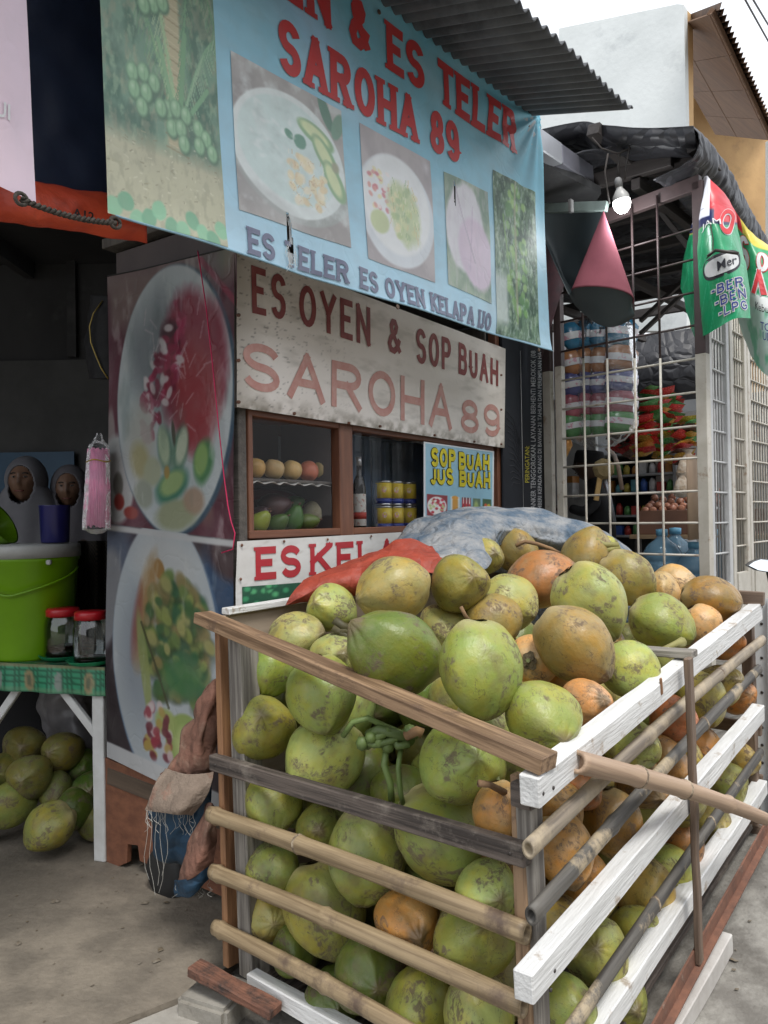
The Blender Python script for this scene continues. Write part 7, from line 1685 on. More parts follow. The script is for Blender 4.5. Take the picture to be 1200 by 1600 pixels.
for y, r in ((470, .03), (498, .16), (530, .235), (590, .245), (650, .245), (680, .21), (700, .10)):
    c = at(937 if y > 480 else 942, y, 4.95); rw.append([c + (GATE.u * math.cos(a) * r + GATE.n * math.sin(a) * r * .55) for a in np.linspace(0, 6.2832, 16)])
cloth('plastic_bag', rw, 60, 50, bgm, pk, amp=.012, freq=14, thick=0, freq2=16, amp2=.006)
# strips of snack sachets
sachet_cols = [((.52, .03, .03), 'red'), ((.05, .26, .07), 'green'), ((.50, .30, .04), 'yellow'), ((.10, .05, .04), 'brown')]
sm_ = {n_: mat('sachet_' + n_, c_, tuple(min(1, q * 1.6 + .06) for q in c_), scale=14, rough=.22, bump=.6, bump_scale=20, lo=.5, hi=.62) for c_, n_ in sachet_cols}
def sachet_mesh():
    bm = bmesh.new(); g = []
    for i in range(7):
        r_ = []
        for j in range(5):
            x = (i / 6 - .5); y = (j / 4 - .5); b_ = .16 * math.cos(math.pi * x) * math.cos(math.pi * y); r_.append(bm.verts.new((x, -b_ - .002, y * .8 * (1 + .12 * abs(x)))))
        g.append(r_)
    for i in range(6):
        for j in range(4): bm.faces.new((g[i][j], g[i + 1][j], g[i + 1][j + 1], g[i][j + 1]))
    back = [bm.verts.new((v.co.x, -v.co.y, v.co.z)) for r_ in g for v in r_]
    for i in range(6):
        for j in range(4): k = i * 5 + j; bm.faces.new((back[k], back[k + 1], back[k + 6], back[k + 5]))
    return bm_mesh(bm, 'sachet')
SM = {}
for n_ in sm_: me = sachet_mesh(); me.materials.append(sm_[n_]); [setattr(p, 'use_smooth', True) for p in me.polygons]; SM[n_] = me
rs = random.Random(11)
for k, (x, y0, y1, d, cs, lb) in enumerate(((1016, 608, 700, 5.5, ('green', 'red'), 'leftmost strip of green and red snack sachets right of the pouch bag'), (1036, 612, 720, 5.6, ('red', 'green', 'yellow'), 'middle strip of mixed snack sachets in the grille door'), (1050, 620, 700, 5.7, ('red', 'red', 'green'), 'mostly red snack strip nearest the brown post'),
                                          (1005, 655, 715, 5.4, ('red', 'yellow'), 'short red strip of sachets just under the pouch bag corner'), (985, 680, 716, 5.6, ('red', 'brown'), 'low red and brown sachet strip above the shelf'), (968, 684, 712, 5.7, ('brown', 'red'), 'small dark sachet strip left of the other low ones'),
                                          (1066, 668, 730, 5.5, ('brown', 'yellow', 'red'), 'strip of brown snack packets beside the white half of the post'), (1078, 655, 700, 5.5, ('yellow', 'green'), 'yellow green sachet strip behind the door post'))):
    t = thing('snack_strip', at(x, y0, d), lb, 'snacks', 'strips of snack sachets'); n_ = int((y1 - y0) / 6)
    for j in range(n_):
        o_ = bpy.data.objects.new('sachet', SM[cs[j % len(cs)]]); C.objects.link(o_); o_.parent = t
        p = at(x + rs.uniform(-4, 4), y0 + j * 6, d + rs.uniform(-.05, .05)) - t.location
        o_.matrix_basis = Matrix.Translation(p) @ Matrix.Rotation(rs.uniform(-.9, .9), 4, 'Z') @ Matrix.Rotation(rs.uniform(-.35, .35), 4, 'Y') @ Matrix.Rotation(rs.uniform(.9, 1.35), 4, 'X') @ Matrix.Diagonal((.15, .13, .11, 1))
tag(tube('foil_sachet', [at(886, 676, 5.0), at(887, 695, 5.0), at(884, 715, 5.0)], [.012, .035, .006], mat('foil_orange', (.6, .22, .04), (.8, .5, .2), scale=20, rough=.2, metal=.4), None, 8), 'crumpled orange foil packet hanging beside the white post', 'packet')
# cloudy bags hanging right of the strips
for k, (x, y, r, d, lb) in enumerate(((1076, 738, 20, 5.2, 'clear bag of pale crackers hanging beside the door post'), (1066, 764, 14, 5.1, 'small lower bag of crackers hanging left of the door post'), (1146, 740, 9, 5.9, 'pale bag hanging behind the first street grille'))):
    c = at(x, y, d); u_ = d / 1200; o_ = lathe('cracker_bag', [(0, -r * u_), (r * .9 * u_, -r * .8 * u_), (r * u_, 0), (r * .7 * u_, r * .9 * u_), (r * .2 * u_, r * 1.5 * u_), (r * .5 * u_, r * 1.8 * u_)], mat('crackers', (.45, .33, .22), (.62, .56, .48), scale=40, rough=.3, bump=.7, bump_scale=40), None, Matrix.Translation(c), 16, sy=.6, cap=False); tag(o_, lb, 'bag', 'bags of crackers')
# shelves with goods
shm = mat('shelf_white', (.30, .31, .32), rough=.5)
t = thing('goods_shelf', at(1010, 780, 6.5), 'cooler and shelf unit of drinks and boxes at the back of the next shop', 'shelf')
SH = Plane(at(1010, 780, 6.5).x, at(1010, 780, 6.5).y, -44 + 180, 1)
SH.n = V((-.719, -.695, 0)); SH.u = V((.695, -.719, 0))
for y in (708, 742, 770, 806, 838): z = SH.sz(1000, y)[1]; plank('shelf_board', SH.pt(-.5, z), SH.pt(.25, z), .02, .35, SH.n, shm, t, seg=1)
for s in (-.5, .25): plank('shelf_side', SH.pt(s, .3), SH.pt(s, 2.05), .03, .36, SH.n, shm, t, seg=1)
grid('shelf_back', lambda s, z: SH.pt(s, z, -.36), -.5, .25, .3, 2.05, 1, 1, dark_wall, t, smooth=False)
gc = [(.45, .05, .04), (.05, .12, .40), (.50, .42, .08), (.12, .32, .10), (.55, .55, .55), (.45, .2, .05), (.1, .3, .35)]; gm = [mat('goods_%s' % n_, c_, scale=30, rough=.35) for n_, c_ in zip(('red', 'blue', 'yellow', 'green', 'white', 'orange', 'teal'), gc)]
for y in (742, 770, 806, 838):
    z = SH.sz(1000, y)[1]
    for k in range(9):
        s = -.44 + k * .078; hh_ = rs.uniform(.08, .13); 
        if (k + y) % 3: g_ = tube('carton', [SH.pt(s, z + .004, -.06), SH.pt(s, z + hh_ * .7, -.06), SH.pt(s, z + hh_, -.06)], [.03, .03, .012], gm[(k * 3 + y) % 7], None, 8)
        else: g_ = boxw('carton', V((0, 0, 0)), .06, .05, hh_, gm[(k * 5 + y) % 7], None, M=frame(SH.u, UP, SH.pt(s, z + hh_ / 2 + .002, -.06)))
        tag(g_, 'small packed item on the %s shelf behind the grille, %s' % ({742: 'top', 770: 'second', 806: 'third', 838: 'lowest'}[y], ['at its left end', 'in its middle', 'at its right end'][k // 3]), 'grocery', 'groceries on the back shelves')
p = at(889, 762, 5.9); o_ = boxw('orange_carton', p, .12, .1, .17, gm[4], None, yaw=-44, bev=.004); tag(o_, 'white carton with an orange top beside the shopkeeper', 'carton'); boxw('orange_band', p + V((0, 0, .06)), .122, .102, .05, gm[5], o_, yaw=-44)
# crate of onions on a counter
obx = mat('brown_box', (.20, .10, .065), (.15, .075, .05), scale=4, rough=.7); OB = at(1060, 820, 5.55)
t = thing('onion_box', V((OB.x, OB.y, 1.2)), 'long brown box of onions on the counter inside the next shop', 'box')
ux, uy = V((.80, -.60, 0)), V((.60, .80, 0)); zc_ = at(1040, 835, 5.4).z; zt_ = at(1040, 797, 5.4).z
c0_ = at(995, 815, 5.6); c0_.z = 0
plank('front_panel', c0_ + V((0, 0, (zc_ + zt_) / 2)), c0_ + ux * .78 + V((0, 0, (zc_ + zt_) / 2)), zt_ - zc_, .02, -uy, obx, t, seg=1); plank('back_panel', c0_ + uy * .4 + V((0, 0, (zc_ + zt_) / 2)), c0_ + uy * .4 + ux * .78 + V((0, 0, (zc_ + zt_) / 2)), zt_ - zc_, .02, -uy, obx, t, seg=1)
plank('end_panel', c0_ + V((0, 0, (zc_ + zt_) / 2)), c0_ + uy * .4 + V((0, 0, (zc_ + zt_) / 2)), zt_ - zc_, .02, -ux, obx, t, seg=1); plank('bottom_board', c0_ + uy * .2 + V((0, 0, zc_ + .01)), c0_ + uy * .2 + ux * .78 + V((0, 0, zc_ + .01)), .38, .02, UP, obx, t, seg=1)
t = thing('counter', c0_ + V((0, 0, .3)), 'low wooden counter carrying the onion box over the water bottles', 'counter'); plank('counter_top', c0_ + uy * .2 - ux * .05 + V((0, 0, zc_ - .004)), c0_ + uy * .2 + ux * .95 + V((0, 0, zc_ - .004)), .45, .03, UP, mat('counter_wood', (.36, .25, .15), (.26, .18, .1), scale=4), t, seg=1)
for a_, b_ in ((0, 0), (.9, 0), (0, .38), (.9, .38)): plank('leg', c0_ + ux * a_ + uy * b_ + V((0, 0, .2)), c0_ + ux * a_ + uy * b_ + V((0, 0, zc_ - .035)), .04, .04, -uy, tim, t, seg=1)
om = mat('onion_skin', (.42, .20, .12), (.30, .12, .08), scale=6, rough=.4); oms = None
for k in range(44):
    r = .030; a_, b_ = .04 + (k % 11) * .066 + rs.uniform(-.01, .01), .05 + (k // 11) * .085; z = zt_ - .015 + rs.uniform(0, .03) + .03 * (k // 11) + (.03 if 4 < k % 11 < 9 else 0)
    o_ = bpy.data.objects.new('onion', oms) if oms else None
    if o_ is None:
        o_ = lathe('onion', [(0, -r * .8), (r * .7, -r * .65), (r, 0), (r * .75, r * .6), (r * .2, r * .95), (0, r * 1.1)], om, None, Matrix(), 12); oms = o_.data
    else: C.objects.link(o_)
    o_.matrix_basis = Matrix.Translation(c0_ + ux * a_ + uy * b_ + V((0, 0, z))) @ Matrix.Rotation(rs.random() * 2, 4, 'X'); tag(o_, 'reddish brown onion in the %s row of the long brown box, %s' % (['front', 'second', 'third', 'back'][k // 11], ['towards its left end', 'near its middle', 'on the raised heap', 'towards its right end'][min(3, (k % 11) // 3)]), 'onion', 'onions in the brown box')
# water bottles
wg = glassmat('water_plastic', mixf=.10, tint=(.42, .68, .86), rough=.08); wl_ = mat('water_label', (.05, .25, .50), (.3, .5, .7), scale=9, rough=.35); cap_ = mat('cap_blue', (.16, .42, .62), rough=.4); wfill = mat('water_body_blue', (.16, .30, .42), (.20, .38, .52), scale=3, rough=.08, alpha=.62)
for k, (x, yt, yb, d, lb) in enumerate(((1034, 826, 912, 4.75, 'clear blue water bottle leftmost behind the grille, its cap in full view'), (1055, 824, 905, 5.1, 'blue water bottle standing behind the gap of the front two'), (1084, 846, 935, 4.65, 'labelled water bottle partly behind the white door post'), (1112, 826, 915, 4.9, 'rightmost water bottle between door post and first street grille'))):
    c = at(x, yt, d); u_ = d / 1200; w_ = 30 * u_; H_ = 108 * u_; z0 = c.z - H_
    t = thing('water_bottle', V((c.x, c.y, z0)), lb, 'water bottle', 'large water bottles'); M = Matrix.Translation(V((c.x, c.y, z0)))
    pf = [(w_ * .8, 0), (w_, .01), (w_, H_ * .12), (w_ * .95, H_ * .14), (w_, H_ * .16), (w_, H_ * .30), (w_ * .95, H_ * .32), (w_, H_ * .34), (w_, H_ * .52), (w_ * .95, H_ * .54), (w_, H_ * .56), (w_ * .96, H_ * .66), (w_ * .72, H_ * .77), (w_ * .38, H_ * .84), (w_ * .26, H_ * .88), (w_ * .26, H_ * .92)]
    lathe('bottle_body', pf, wfill, t, M, 32); lathe('cap', [(w_ * .27, H_ * .90), (w_ * .29, H_ * .90), (w_ * .30, H_ * .99), (0, H_)], cap_, t, M, 18)
    lathe('label', [(w_ * 1.01, H_ * .17), (w_ * 1.012, H_ * .29)], wl_, t, M, 32, cap=False)
    if k == 2:
        F_ = lambda s, z, off=0.0: c + V((s, -math.sqrt(max(0, (w_ * 1.02) ** 2 - s * s)), z)); zz = -H_ + H_ * .23
        grid('white_oval', lambda s, z: F_(.045 * math.cos(s) * z - .0, .028 * math.sin(s) * z + zz) + V((0, -.002, 0)), 0, 6.2832, 0, 1, 24, 2, gm[4], t)
        small_text('lettering', 'ABBA', lambda s, z, off=0: F_(s, z + zz) + V((0, -.004, 0)), [(-.034, -.012), (.034, -.012), (.034, .012), (-.034, .012)], tin_b, t, 0, .02)
# wooden strip by the tarp
p = at(1020, 900, 4.3)
# shopkeeper, seen from the side
t = thing('person', V((*at(918, 730, 5.9).xy, .3)), 'man in a black cap and shirt seen from the side inside the shop', 'person')
c = at(920, 728, 5.9); hz = c.z; r = .115; u_ = 5.9 / 1200
dkskin = mat('dark_skin', (.10, .055, .04), (.08, .045, .03), rough=.5)
rt = Matrix.Rotation(0, 3, 'Z'); J = lambda x, y, z: V((c.x + x, c.y + y, z))
g = .3; hip = hz - .72
jo = [(J(.08, 0, hip), (.15, .12)), (J(.10, 0, hz - .48), (.14, .11)), (J(.08, 0, hz - .27), (.15, .10)), (J(.05, 0, hz - .16), .065), (J(.02, 0, hz - .06), .055), (J(.02, -.14, hz - .26), .055), (J(-.08, -.18, hz - .36), .045), (J(-.20, -.16, hz - .32), .036), (J(.12, .16, hz - .27), .055), (J(.06, .2, hz - .5), .045), (J(-.08, .18, hz - .55), .035),
      (J(.06, -.09, hip - .1), .085), (J(.06, -.1, hip - .45), .06), (J(.06, -.1, g + .05), .045), (J(.1, .09, hip - .1), .085), (J(.1, .1, hip - .45), .06), (J(.1, .1, g + .05), .045)]
skin_body('body', jo, [(0, 1), (1, 2), (2, 3), (3, 4), (2, 5), (5, 6), (6, 7), (2, 8), (8, 9), (9, 10), (0, 11), (11, 12), (12, 13), (0, 14), (14, 15), (15, 16)], blackr, t)
hd = head_mesh('head', c, r, -math.pi / 2 - .25, dkskin, t)
lathe('cap', [(.98 * r, .12 * r), (1.0 * r, .2 * r), (.96 * r, .75 * r), (.86 * r, .98 * r), (0, 1.04 * r)], blackr, t, Matrix.Translation(c) @ Matrix.Rotation(R_(6), 4, 'Y') @ Matrix.Diagonal((1.02, .86, 1, 1)), 28, cap=False)
# hand with five fingers at the end of the reaching arm
wr_ = J(-.20, -.16, hz - .32); hb = [(wr_, .030), (wr_ + V((-.05, -.01, .0)), .034), (wr_ + V((-.09, -.01, .0)), .032)]; he = [(0, 1), (1, 2)]
for k, (dy, ln_) in enumerate(((-.03, .07), (-.01, .085), (.01, .08), (.03, .062))):
    b_ = len(hb); hb += [(wr_ + V((-.10, dy, .0)), .010), (wr_ + V((-.10 - ln_ * .55, dy, -.006)), .009), (wr_ + V((-.10 - ln_, dy, -.024)), .007)]; he += [(2, b_), (b_, b_ + 1), (b_ + 1, b_ + 2)]
b_ = len(hb); hb += [(wr_ + V((-.06, -.04, -.01)), .012), (wr_ + V((-.095, -.055, -.022)), .010)]; he += [(1, b_), (b_, b_ + 1)]
skin_body('hand', hb, he, dkskin, t)
# coconut shell scoop hanging inside the grille
t = thing('hanging_scoop', at(945, 735, 4.75), 'brown shell scoop with a bamboo handle and metal tube hung on the grille', 'scoop')
c = at(943, 733, 4.75); u_ = 4.75 / 1200; shell = mat('fibre_shell', (.28, .21, .10), (.20, .15, .07), scale=12, rough=.9, bump=.5, bump_scale=40)
lathe('shell', [(0, -.035), (14 * u_, -.032), (17 * u_, -.01), (17 * u_, .01), (12 * u_, .035), (0, .04)], shell, t, Matrix.Translation(c) @ Matrix.Rotation(R_(90), 4, 'X') @ Matrix.Rotation(.3, 4, 'Z'), 9, smooth=False)
plank('bamboo_handle', at(938, 745, 4.74), at(932, 782, 4.74), .030, .02, V((0, -1, 0)), mat('handle_yellow', (.52, .34, .13), (.42, .27, .1), scale=5), t, seg=1)
tube('metal_tube', [at(943, 742, 4.77), at(952, 775, 4.77), at(960, 815, 4.8)], .012, mat('tube_metal', (.42, .43, .46), metal=.6, rough=.35), t, 8)
tube('strap', [at(948, 700, 4.76), at(960, 712, 4.76), at(966, 730, 4.76), at(972, 765, 4.78)], .014, mat('strap_tan', (.42, .26, .15), (.2, .19, .19), scale=5), t, 6)

# ============================================================ GREEN SHOP BANNERS
def gb_paint(fn):
    return fn
def green1(u, v):
    P = Paint(u, v, (26, 150, 98)); P.noise(3, (60, 176, 128), .4, .7, 1, 2)
    for k in range(14):
        P.line(-.2 + k * .16, -.1, .35 + k * .16, 1.1, .004, (96, 196, 150), .7); P.line(.3 + k * .16 - 1.0, 1.1, -.2 + k * .16, -.1, .004, (96, 196, 150), .5)
    P.mix(np.clip((v - .56 - .06 * u) / .01, 0, 1), (222, 210, 96)); P.mix(np.clip((v - .575 - .03 * u) / .01, 0, 1), (26, 36, 84)); P.mix((np.clip((v - .66) / .01, 0, 1)) * (u < .56), (226, 228, 236)); P.mix((np.clip((v - .63) / .01, 0, 1)) * (np.clip((u - .64) / .02, 0, 1)), (206, 44, 56)); P.mix(np.clip((v - .72) / .03, 0, 1) * (u > .56), (206, 44, 56))
    P.box(-.05, .745, .45, .755, (120, 126, 140), .004); P.shade(5, .10, 4); return P.c
gm1 = printmat('green_vinyl', .35, .35, .03)
g1 = thing('green_banner', at(1120, 440, 3.9), 'front green and red shop banner tied up beside the brown grille post', 'banner')
rows_ = C3([[(1064, 450, 4.35), (1085, 525, 4.15), (1100, 524, 3.85), (1122, 512, 3.72), (1148, 498, 3.7), (1174, 497, 3.78)],
            [(1066, 420, 4.3), (1080, 450, 4.1), (1100, 452, 3.82), (1124, 446, 3.70), (1148, 440, 3.68), (1170, 440, 3.8)],
            [(1070, 395, 4.25), (1080, 400, 4.05), (1100, 400, 3.80), (1120, 392, 3.70), (1140, 386, 3.70), (1160, 386, 3.82)],
            [(1078, 362, 4.15), (1086, 360, 3.98), (1098, 352, 3.82), (1112, 348, 3.74), (1130, 352, 3.74), (1152, 352, 3.84)],
            [(1088, 325, 4.0), (1092, 322, 3.94), (1099, 318, 3.86), (1112, 316, 3.82), (1130, 322, 3.82), (1150, 334, 3.86)],
            [(1100, 276, 3.9), (1103, 275, 3.89), (1106, 275, 3.88), (1112, 282, 3.88), (1126, 296, 3.88), (1140, 312, 3.9)]])
o_, GF = cloth('banner_sheet', rows_, 110, 150, gm1, g1, amp=.006, freq=8, seed=2, thick=0, col=green1)
gi = mat('blue_letter_ink', srgb(44, 66, 150)); gw_ = mat('white_letter_ink', (.75, .76, .76)); gr_ = mat('red_letter_ink', srgb(214, 54, 62)); gk = mat('black_letter_ink', (.02, .02, .03)); gp_ = mat('green_letter_ink', srgb(30, 140, 92))
# find (u,v) of a pixel on this surface by search, once, to lay the lettering where it is printed
UVC = {}
def uv_of(F, px, py, n=44):
    if F not in UVC:
        tb = []
        for i in range(n + 1):
            for j in range(n + 1):
                p = F(i / n, j / n); q_ = CM.transposed() @ (p - V((0, 0, CAMZ))); tb.append((600 + 1200 * q_.x / -q_.z, 800 - 1200 * q_.y / -q_.z, i / n, j / n))
        UVC[F] = np.array(tb)
    T_ = UVC[F]; e = (T_[:, 0] - px) ** 2 + (T_[:, 1] - py) ** 2 + 60 * (T_[:, 2] < .3); k = np.argsort(e)[:3]; 
    return uv_ref(F, px, py, float(T_[k[0], 2]), float(T_[k[0], 3]))
def uv_ref(F, px, py, u, v):
    def pj(u, v):
        p = F(u, v); q_ = CM.transposed() @ (p - V((0, 0, CAMZ))); return 600 + 1200 * q_.x / -q_.z, 800 - 1200 * q_.y / -q_.z
    for _ in range(6):
        x, y = pj(u, v); e = .01; xu, yu = pj(min(u + e, 1), v); xv, yv = pj(u, min(v + e, 1)); a, b, c, d = (xu - x) / e, (xv - x) / e, (yu - y) / e, (yv - y) / e; D = a * d - b * c
        if abs(D) < 100: break
        du = ((px - x) * d - (py - y) * b) / D; dv = (a * (py - y) - c * (px - x)) / D; u = min(max(u + max(-.05, min(.05, du)), 0), .985); v = min(max(v + max(-.05, min(.05, dv)), 0), .985)
    return u, v
def glue(F, sgn=1):
    return lambda s, z, off=0.0: F(min(max(s, 0), 1), min(max(z, 0), 1), sgn * off)
def uvletters(F, tx, c, m_, th, gap=.34, off=.004, out=None, sgn=1):
    q_ = [uv_of(F, x, y) for x, y in c]
    mid = [sum(a) / 4 for a in zip(*q_)]
    # letters are laid in metres on a local flat chart of the surface
    P4 = [F(*p) for p in q_]; wv = ((P4[1] - P4[0]).length + (P4[2] - P4[3]).length) / 2; hv = ((P4[3] - P4[0]).length + (P4[2] - P4[1]).length) / 2
    def G(s, z, o=0.0):
        a, b = s / wv, z / hv; u = (q_[0][0] * (1 - a) + q_[1][0] * a) * (1 - b) + (q_[3][0] * (1 - a) + q_[2][0] * a) * b; v = (q_[0][1] * (1 - a) + q_[1][1] * a) * (1 - b) + (q_[3][1] * (1 - a) + q_[2][1] * a) * b
        p = F(min(max(u, 0), 1), min(max(v, 0), 1), 0); n_ = (V((0, 0, CAMZ)) - p).normalized(); n_.z = 0; return p + n_ * o
    if out: letters('letter', tx, G, [(0, 0), (wv, 0), (wv, hv), (0, hv)], out, g1 if sgn == 1 else sgn, th * 1.1, False, gap, off, .005)
    letters('letter', tx, G, [(0, 0), (wv, 0), (wv, hv), (0, hv)], m_, g1 if sgn == 1 else sgn, th, False, gap, off + .003, 0)
def panel(F, c, m_, parent, off=.003, rnd=False, nm='white_panel'):
    q_ = [uv_of(F, x, y) for x, y in c]; vs_ = []
    def G(a, b):
        u = (q_[0][0] * (1 - a) + q_[1][0] * a) * (1 - b) + (q_[3][0] * (1 - a) + q_[2][0] * a) * b; v = (q_[0][1] * (1 - a) + q_[1][1] * a) * (1 - b) + (q_[3][1] * (1 - a) + q_[2][1] * a) * b
        p = F(min(max(u, 0), 1), min(max(v, 0), 1), 0); n_ = (V((0, 0, CAMZ)) - p).normalized(); n_.z = 0; return p + n_ * off
    if rnd: return grid(nm, lambda a, b: G(.5 + .5 * b * abs(math.cos(a)) ** .5 * (1 if math.cos(a) > 0 else -1), .5 + .5 * b * abs(math.sin(a)) ** .8 * (1 if math.sin(a) > 0 else -1)), 0, 2 * math.pi, 0, 1, 40, 4, m_, parent)
    return grid(nm, G, 0, 1, 0, 1, 12, 6, m_, parent)
panel(GF, [(1098, 443), (1158, 424), (1156, 390), (1098, 406)], gk, g1, .004, True, 'oval_outline'); panel(GF, [(1101, 438), (1156, 420), (1154, 394), (1101, 411)], gw_, g1, .008, True, 'oval_panel')
def uvsmall(F, tx, c, m_, parent, off=.012, bold=.0):
    q_ = [uv_of(F, x, y) for x, y in c]
    def G(u, v, o=0.0):
        p = F(min(max(u, 0), 1), min(max(v, 0), 1), 0); n_ = (V((0, 0, CAMZ)) - p).normalized(); n_.z = 0; return p + n_ * o
    small_text('lettering', tx, G, q_, m_, parent, off, bold)
uvsmall(GF, 'Mer', [(1121, 425), (1152, 413), (1151, 400), (1120, 410)], gk, g1, bold=.006)
uvletters(GF, '-BER', [(1112, 464), (1162, 448), (1160, 433), (1112, 449)], gi, .15, out=gw_); uvletters(GF, '-BEN', [(1118, 482), (1166, 466), (1164, 451), (1117, 467)], gi, .15, out=gw_); uvletters(GF, '-LPG', [(1124, 498), (1168, 484), (1166, 470), (1123, 483)], gi, .15, out=gw_)
uvsmall(GF, 'JAM', [(1096, 366), (1128, 354), (1126, 343), (1096, 354)], gw_, g1); uvletters(GF, 'O', [(1128, 368), (1149, 366), (1147, 328), (1126, 330)], gr_, .2, out=gw_)
tag(tube('hanger_rod', [at(1106, 400, 3.72), at(1118, 391, 3.68), at(1154, 396, 3.62)], .008, nailm, None, 8), 'short black rod tied across the front green banner', 'rod')
tag(tube('tie_cord', [at(1109, 345, 3.74), at(1114, 372, 3.72), at(1114, 392, 3.70), at(1104, 404, 3.72)], .003, ropem, None, 5), 'thin dark cord knotted on the front green banner', 'cord')
def green2(u, v):
    P = Paint(u, v, (34, 150, 96)); P.noise(3, (70, 180, 134), .4, .7, 1, 6); P.mix(np.clip((.34 - v + .1 * u) / .02, 0, 1), (196, 222, 214)); P.noise(8, (70, 180, 130), .55, .7, .6, 3)
    P.mix(np.clip((v - .80) / .02, 0, 1), (214, 196, 70)); P.mix(np.clip((v - .86 + .2 * u) / .02, 0, 1) * (u < .35), (206, 44, 56)); P.box(.25, .36, 1.1, .45, (224, 228, 226), .01); P.shade(5, .1, 3); return P.c
g2 = thing('green_banner', at(1180, 470, 4.3), 'second green banner behind with a big red letter, cut by the right edge', 'banner')
rows2 = C3([[(1155, 505, 4.2), (1172, 552, 4.15), (1192, 582, 4.1), (1225, 600, 4.1)], [(1152, 488, 4.2), (1168, 520, 4.1), (1192, 534, 4.0), (1225, 540, 4.0)], [(1150, 450, 4.2), (1166, 464, 4.05), (1190, 474, 3.95), (1225, 480, 4.0)],
            [(1146, 400, 4.2), (1162, 412, 4.1), (1186, 424, 4.0), (1225, 436, 4.0)], [(1142, 350, 4.15), (1160, 366, 4.1), (1182, 386, 4.05), (1225, 400, 4.1)], [(1138, 312, 4.1), (1156, 340, 4.1), (1178, 366, 4.1), (1225, 400, 4.2)]])
o_, GF2 = cloth('banner_sheet', rows2, 80, 110, gm1, g2, amp=.006, freq=8, seed=6, thick=0, col=green2)
uvletters(GF2, 'A', [(1174, 458), (1198, 462), (1196, 422), (1178, 420)], gr_, .24, out=gw_, sgn=g2); uvletters(GF2, 'O', [(1182, 424), (1202, 426), (1200, 396), (1182, 394)], gw_, .2, out=gr_, sgn=g2); uvletters(GF2, 'S', [(1156, 418), (1172, 424), (1168, 372), (1154, 368)], gw_, .22, out=gr_, sgn=g2)
uvsmall(GF2, 'Kebut', [(1180, 484), (1206, 492), (1206, 480), (1180, 472)], gk, g2, .014); uvsmall(GF2, 'TO', [(1188, 516), (1204, 519), (1204, 507), (1188, 503)], gi, g2, .014); uvsmall(GF2, 'UD', [(1192, 532), (1206, 534), (1206, 522), (1192, 519)], gi, g2, .014); uvsmall(GF2, 'MA', [(1161, 446), (1172, 450), (1172, 441), (1161, 437)], gk, g2, .014)

# ============================================================ SCOOTER parked at the right edge: only its mirror shows
sc = thing('scooter', V((2.05, 3.3, .2)), 'parked scooter at the right edge of which only the pointed mirror shows', 'scooter')
mp_ = at(1192, 884, 3.35); u_ = 3.35 / 1200
bm = bmesh.new(); ring = [(-25, 1), (-14, 7), (0, 11), (16, 9), (28, 2), (20, -6), (4, -10), (-12, -7)]
f_ = [bm.verts.new(mp_ + V((x * u_, y * u_ * .75, y * u_))) for x, y in ring]; fc = bm.faces.new(f_); r_ = bmesh.ops.extrude_face_region(bm, geom=[fc])
for v in r_['geom']:
    if isinstance(v, bmesh.types.BMVert): v.co += V((0, .025, 0))
bmesh.ops.recalc_face_normals(bm, faces=bm.faces); bmesh.ops.bevel(bm, geom=bm.edges[:], offset=.003, segments=2, affect='EDGES'); link('mirror_shell', bm_mesh(bm), mat('mirror_black', (.03, .03, .03), rough=.3), sc)
poly('mirror_glass', [mp_ + V((x * u_ * .9, -.006 + y * u_ * .75, y * u_ * .88)) for x, y in ring], mat('mirror_silver', (.85, .9, .92), metal=1, rough=.03), sc)
tube('mirror_stalk', [mp_ + V((.03, .03, -.01)), mp_ + V((.06, .05, -.12)), mp_ + V((.16, .06, -.26))], .006, nailm, sc, 8)
hb_ = mp_ + V((.16, .06, -.26)); tube('handlebar', [hb_ + V((-.02, 0, 0)), hb_ + V((.18, .06, .02)), hb_ + V((.36, .2, -.02)), hb_ + V((.52, .36, -.02))], .014, nailm, sc, 8)
wht = mat('scooter_white', (.65, .65, .64), rough=.3)
bx = hb_ + V((.42, .14, -.32)); lathe('front_shield', [(.10, -.35), (.17, -.2), (.20, .05), (.15, .25), (.06, .33)], wht, sc, Matrix.Translation(bx), 20, sy=.6)
tube('fork', [bx + V((0, -.05, -.3)), bx + V((-.12, -.16, -.62))], .025, nailm, sc, 8)
wz = bx + V((-.12, -.16, -.62)); wz.z = ground_z(wz.x, wz.y) + .26
lathe('front_wheel', [(.02, -.03), (.19, -.02), (.2, -.04), (.25, -.035), (.265, 0), (.25, .035), (.2, .04), (.19, .02), (.02, .03)], MATS['tyre_black'], sc, Matrix.Translation(wz) @ Matrix.Rotation(R_(90), 4, 'X') @ Matrix.Rotation(R_(50), 4, 'Y'), 32)
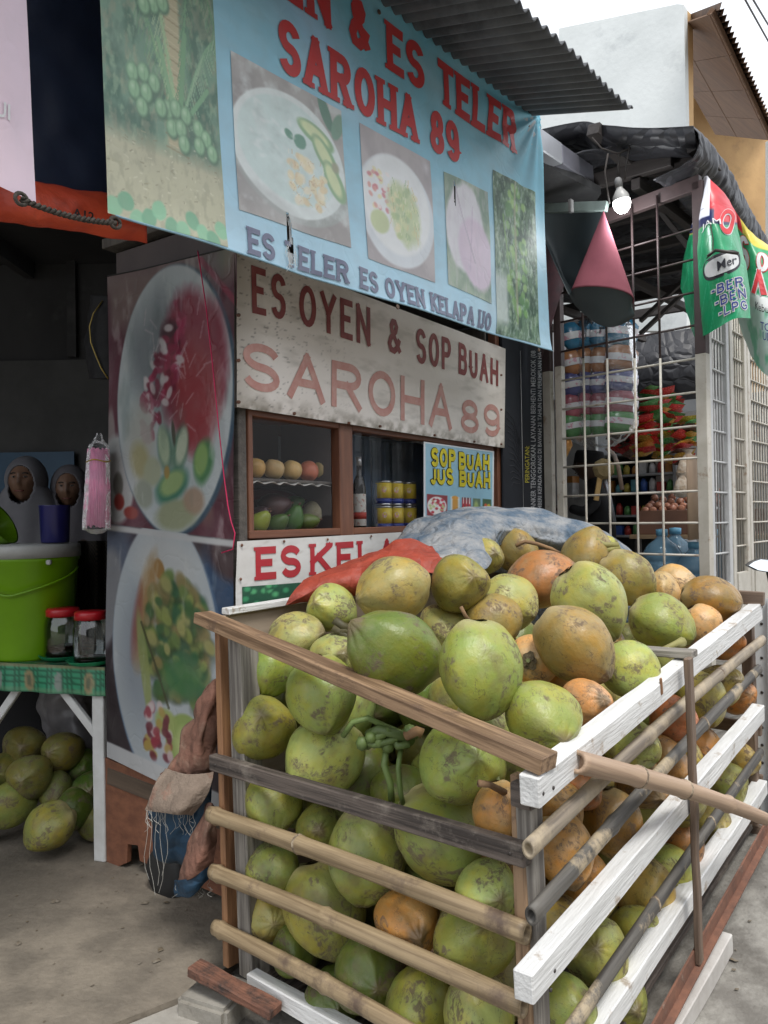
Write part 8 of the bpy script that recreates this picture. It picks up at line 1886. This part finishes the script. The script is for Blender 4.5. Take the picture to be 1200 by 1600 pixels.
lathe('seat', [(0, 0), (.12, .02), (.15, .06), (.12, .1), (0, .11)], nailm, sc, Matrix.Translation(bx + V((.75, .55, -.05))) @ Matrix.Rotation(R_(40), 4, 'Z') @ Matrix.Diagonal((2.4, 1, 1, 1)), 20)
lathe('rear_body', [(0, -.3), (.12, -.2), (.16, 0), (.12, .1), (0, .1)], wht, sc, Matrix.Translation(bx + V((.75, .55, -.14))) @ Matrix.Rotation(R_(40), 4, 'Z') @ Matrix.Diagonal((2.6, 1, 1, 1)), 20)
# foreground litter on the road
o_ = cloth('scrap_paper', [[at(1108 + x, 1534 + y * .6, 2.28) for x in (0, 10, 20)] for y in (0, 6)], 6, 4, mat('paper_white', (.5, .5, .5)), amp=.002, freq=30)[0]
p_ = o_.location; o_.location.z = ground_z(p_.x, p_.y) + .004; tag(o_, 'small whitish paper scrap lying on the road by the crate', 'paper')

# small litter: husk chips, grit and leaf bits on floor and road
rs = random.Random(21); bm = bmesh.new()
for k in range(240):
    if k % 2: x, y = rs.uniform(-1.9, -.45), rs.uniform(1.75, 3.1); z = .031
    else:
        s_, o_ = rs.uniform(.1, 3), .08 + rs.random() ** 2 * 1.2; p = CR.pt(s_, 0, o_); x, y = p.x, p.y; z = ground_z(x, y)
    if k % 2 and (x > -.62 and y < 2.45): continue
    r = rs.choice((.003, .004, .004, .006, .012)); M = Matrix.Translation((x, y, z + r * .25)) @ Matrix.Rotation(rs.random() * 6, 4, 'Z') @ Matrix.Rotation(rs.uniform(-.3, .3), 4, 'X')
    vv = [bm.verts.new(M @ V((a * r * rs.uniform(.6, 1.3), b * r * rs.uniform(.4, 1), c * r * .35))) for a, b, c in ((-1, -1, 0), (1, -1, 0), (1, 1, 0), (-1, 1, 0), (0, 0, 1))]
    for i in range(4): bm.faces.new((vv[i], vv[(i + 1) % 4], vv[4]))
lt = link('litter', bm_mesh(bm), mat('husk_chip', (.12, .09, .055), (.20, .175, .14), scale=30, rough=.9)); tag(lt, 'scattered husk chips, grit and bits of leaf on the concrete', 'litter', kind='stuff')
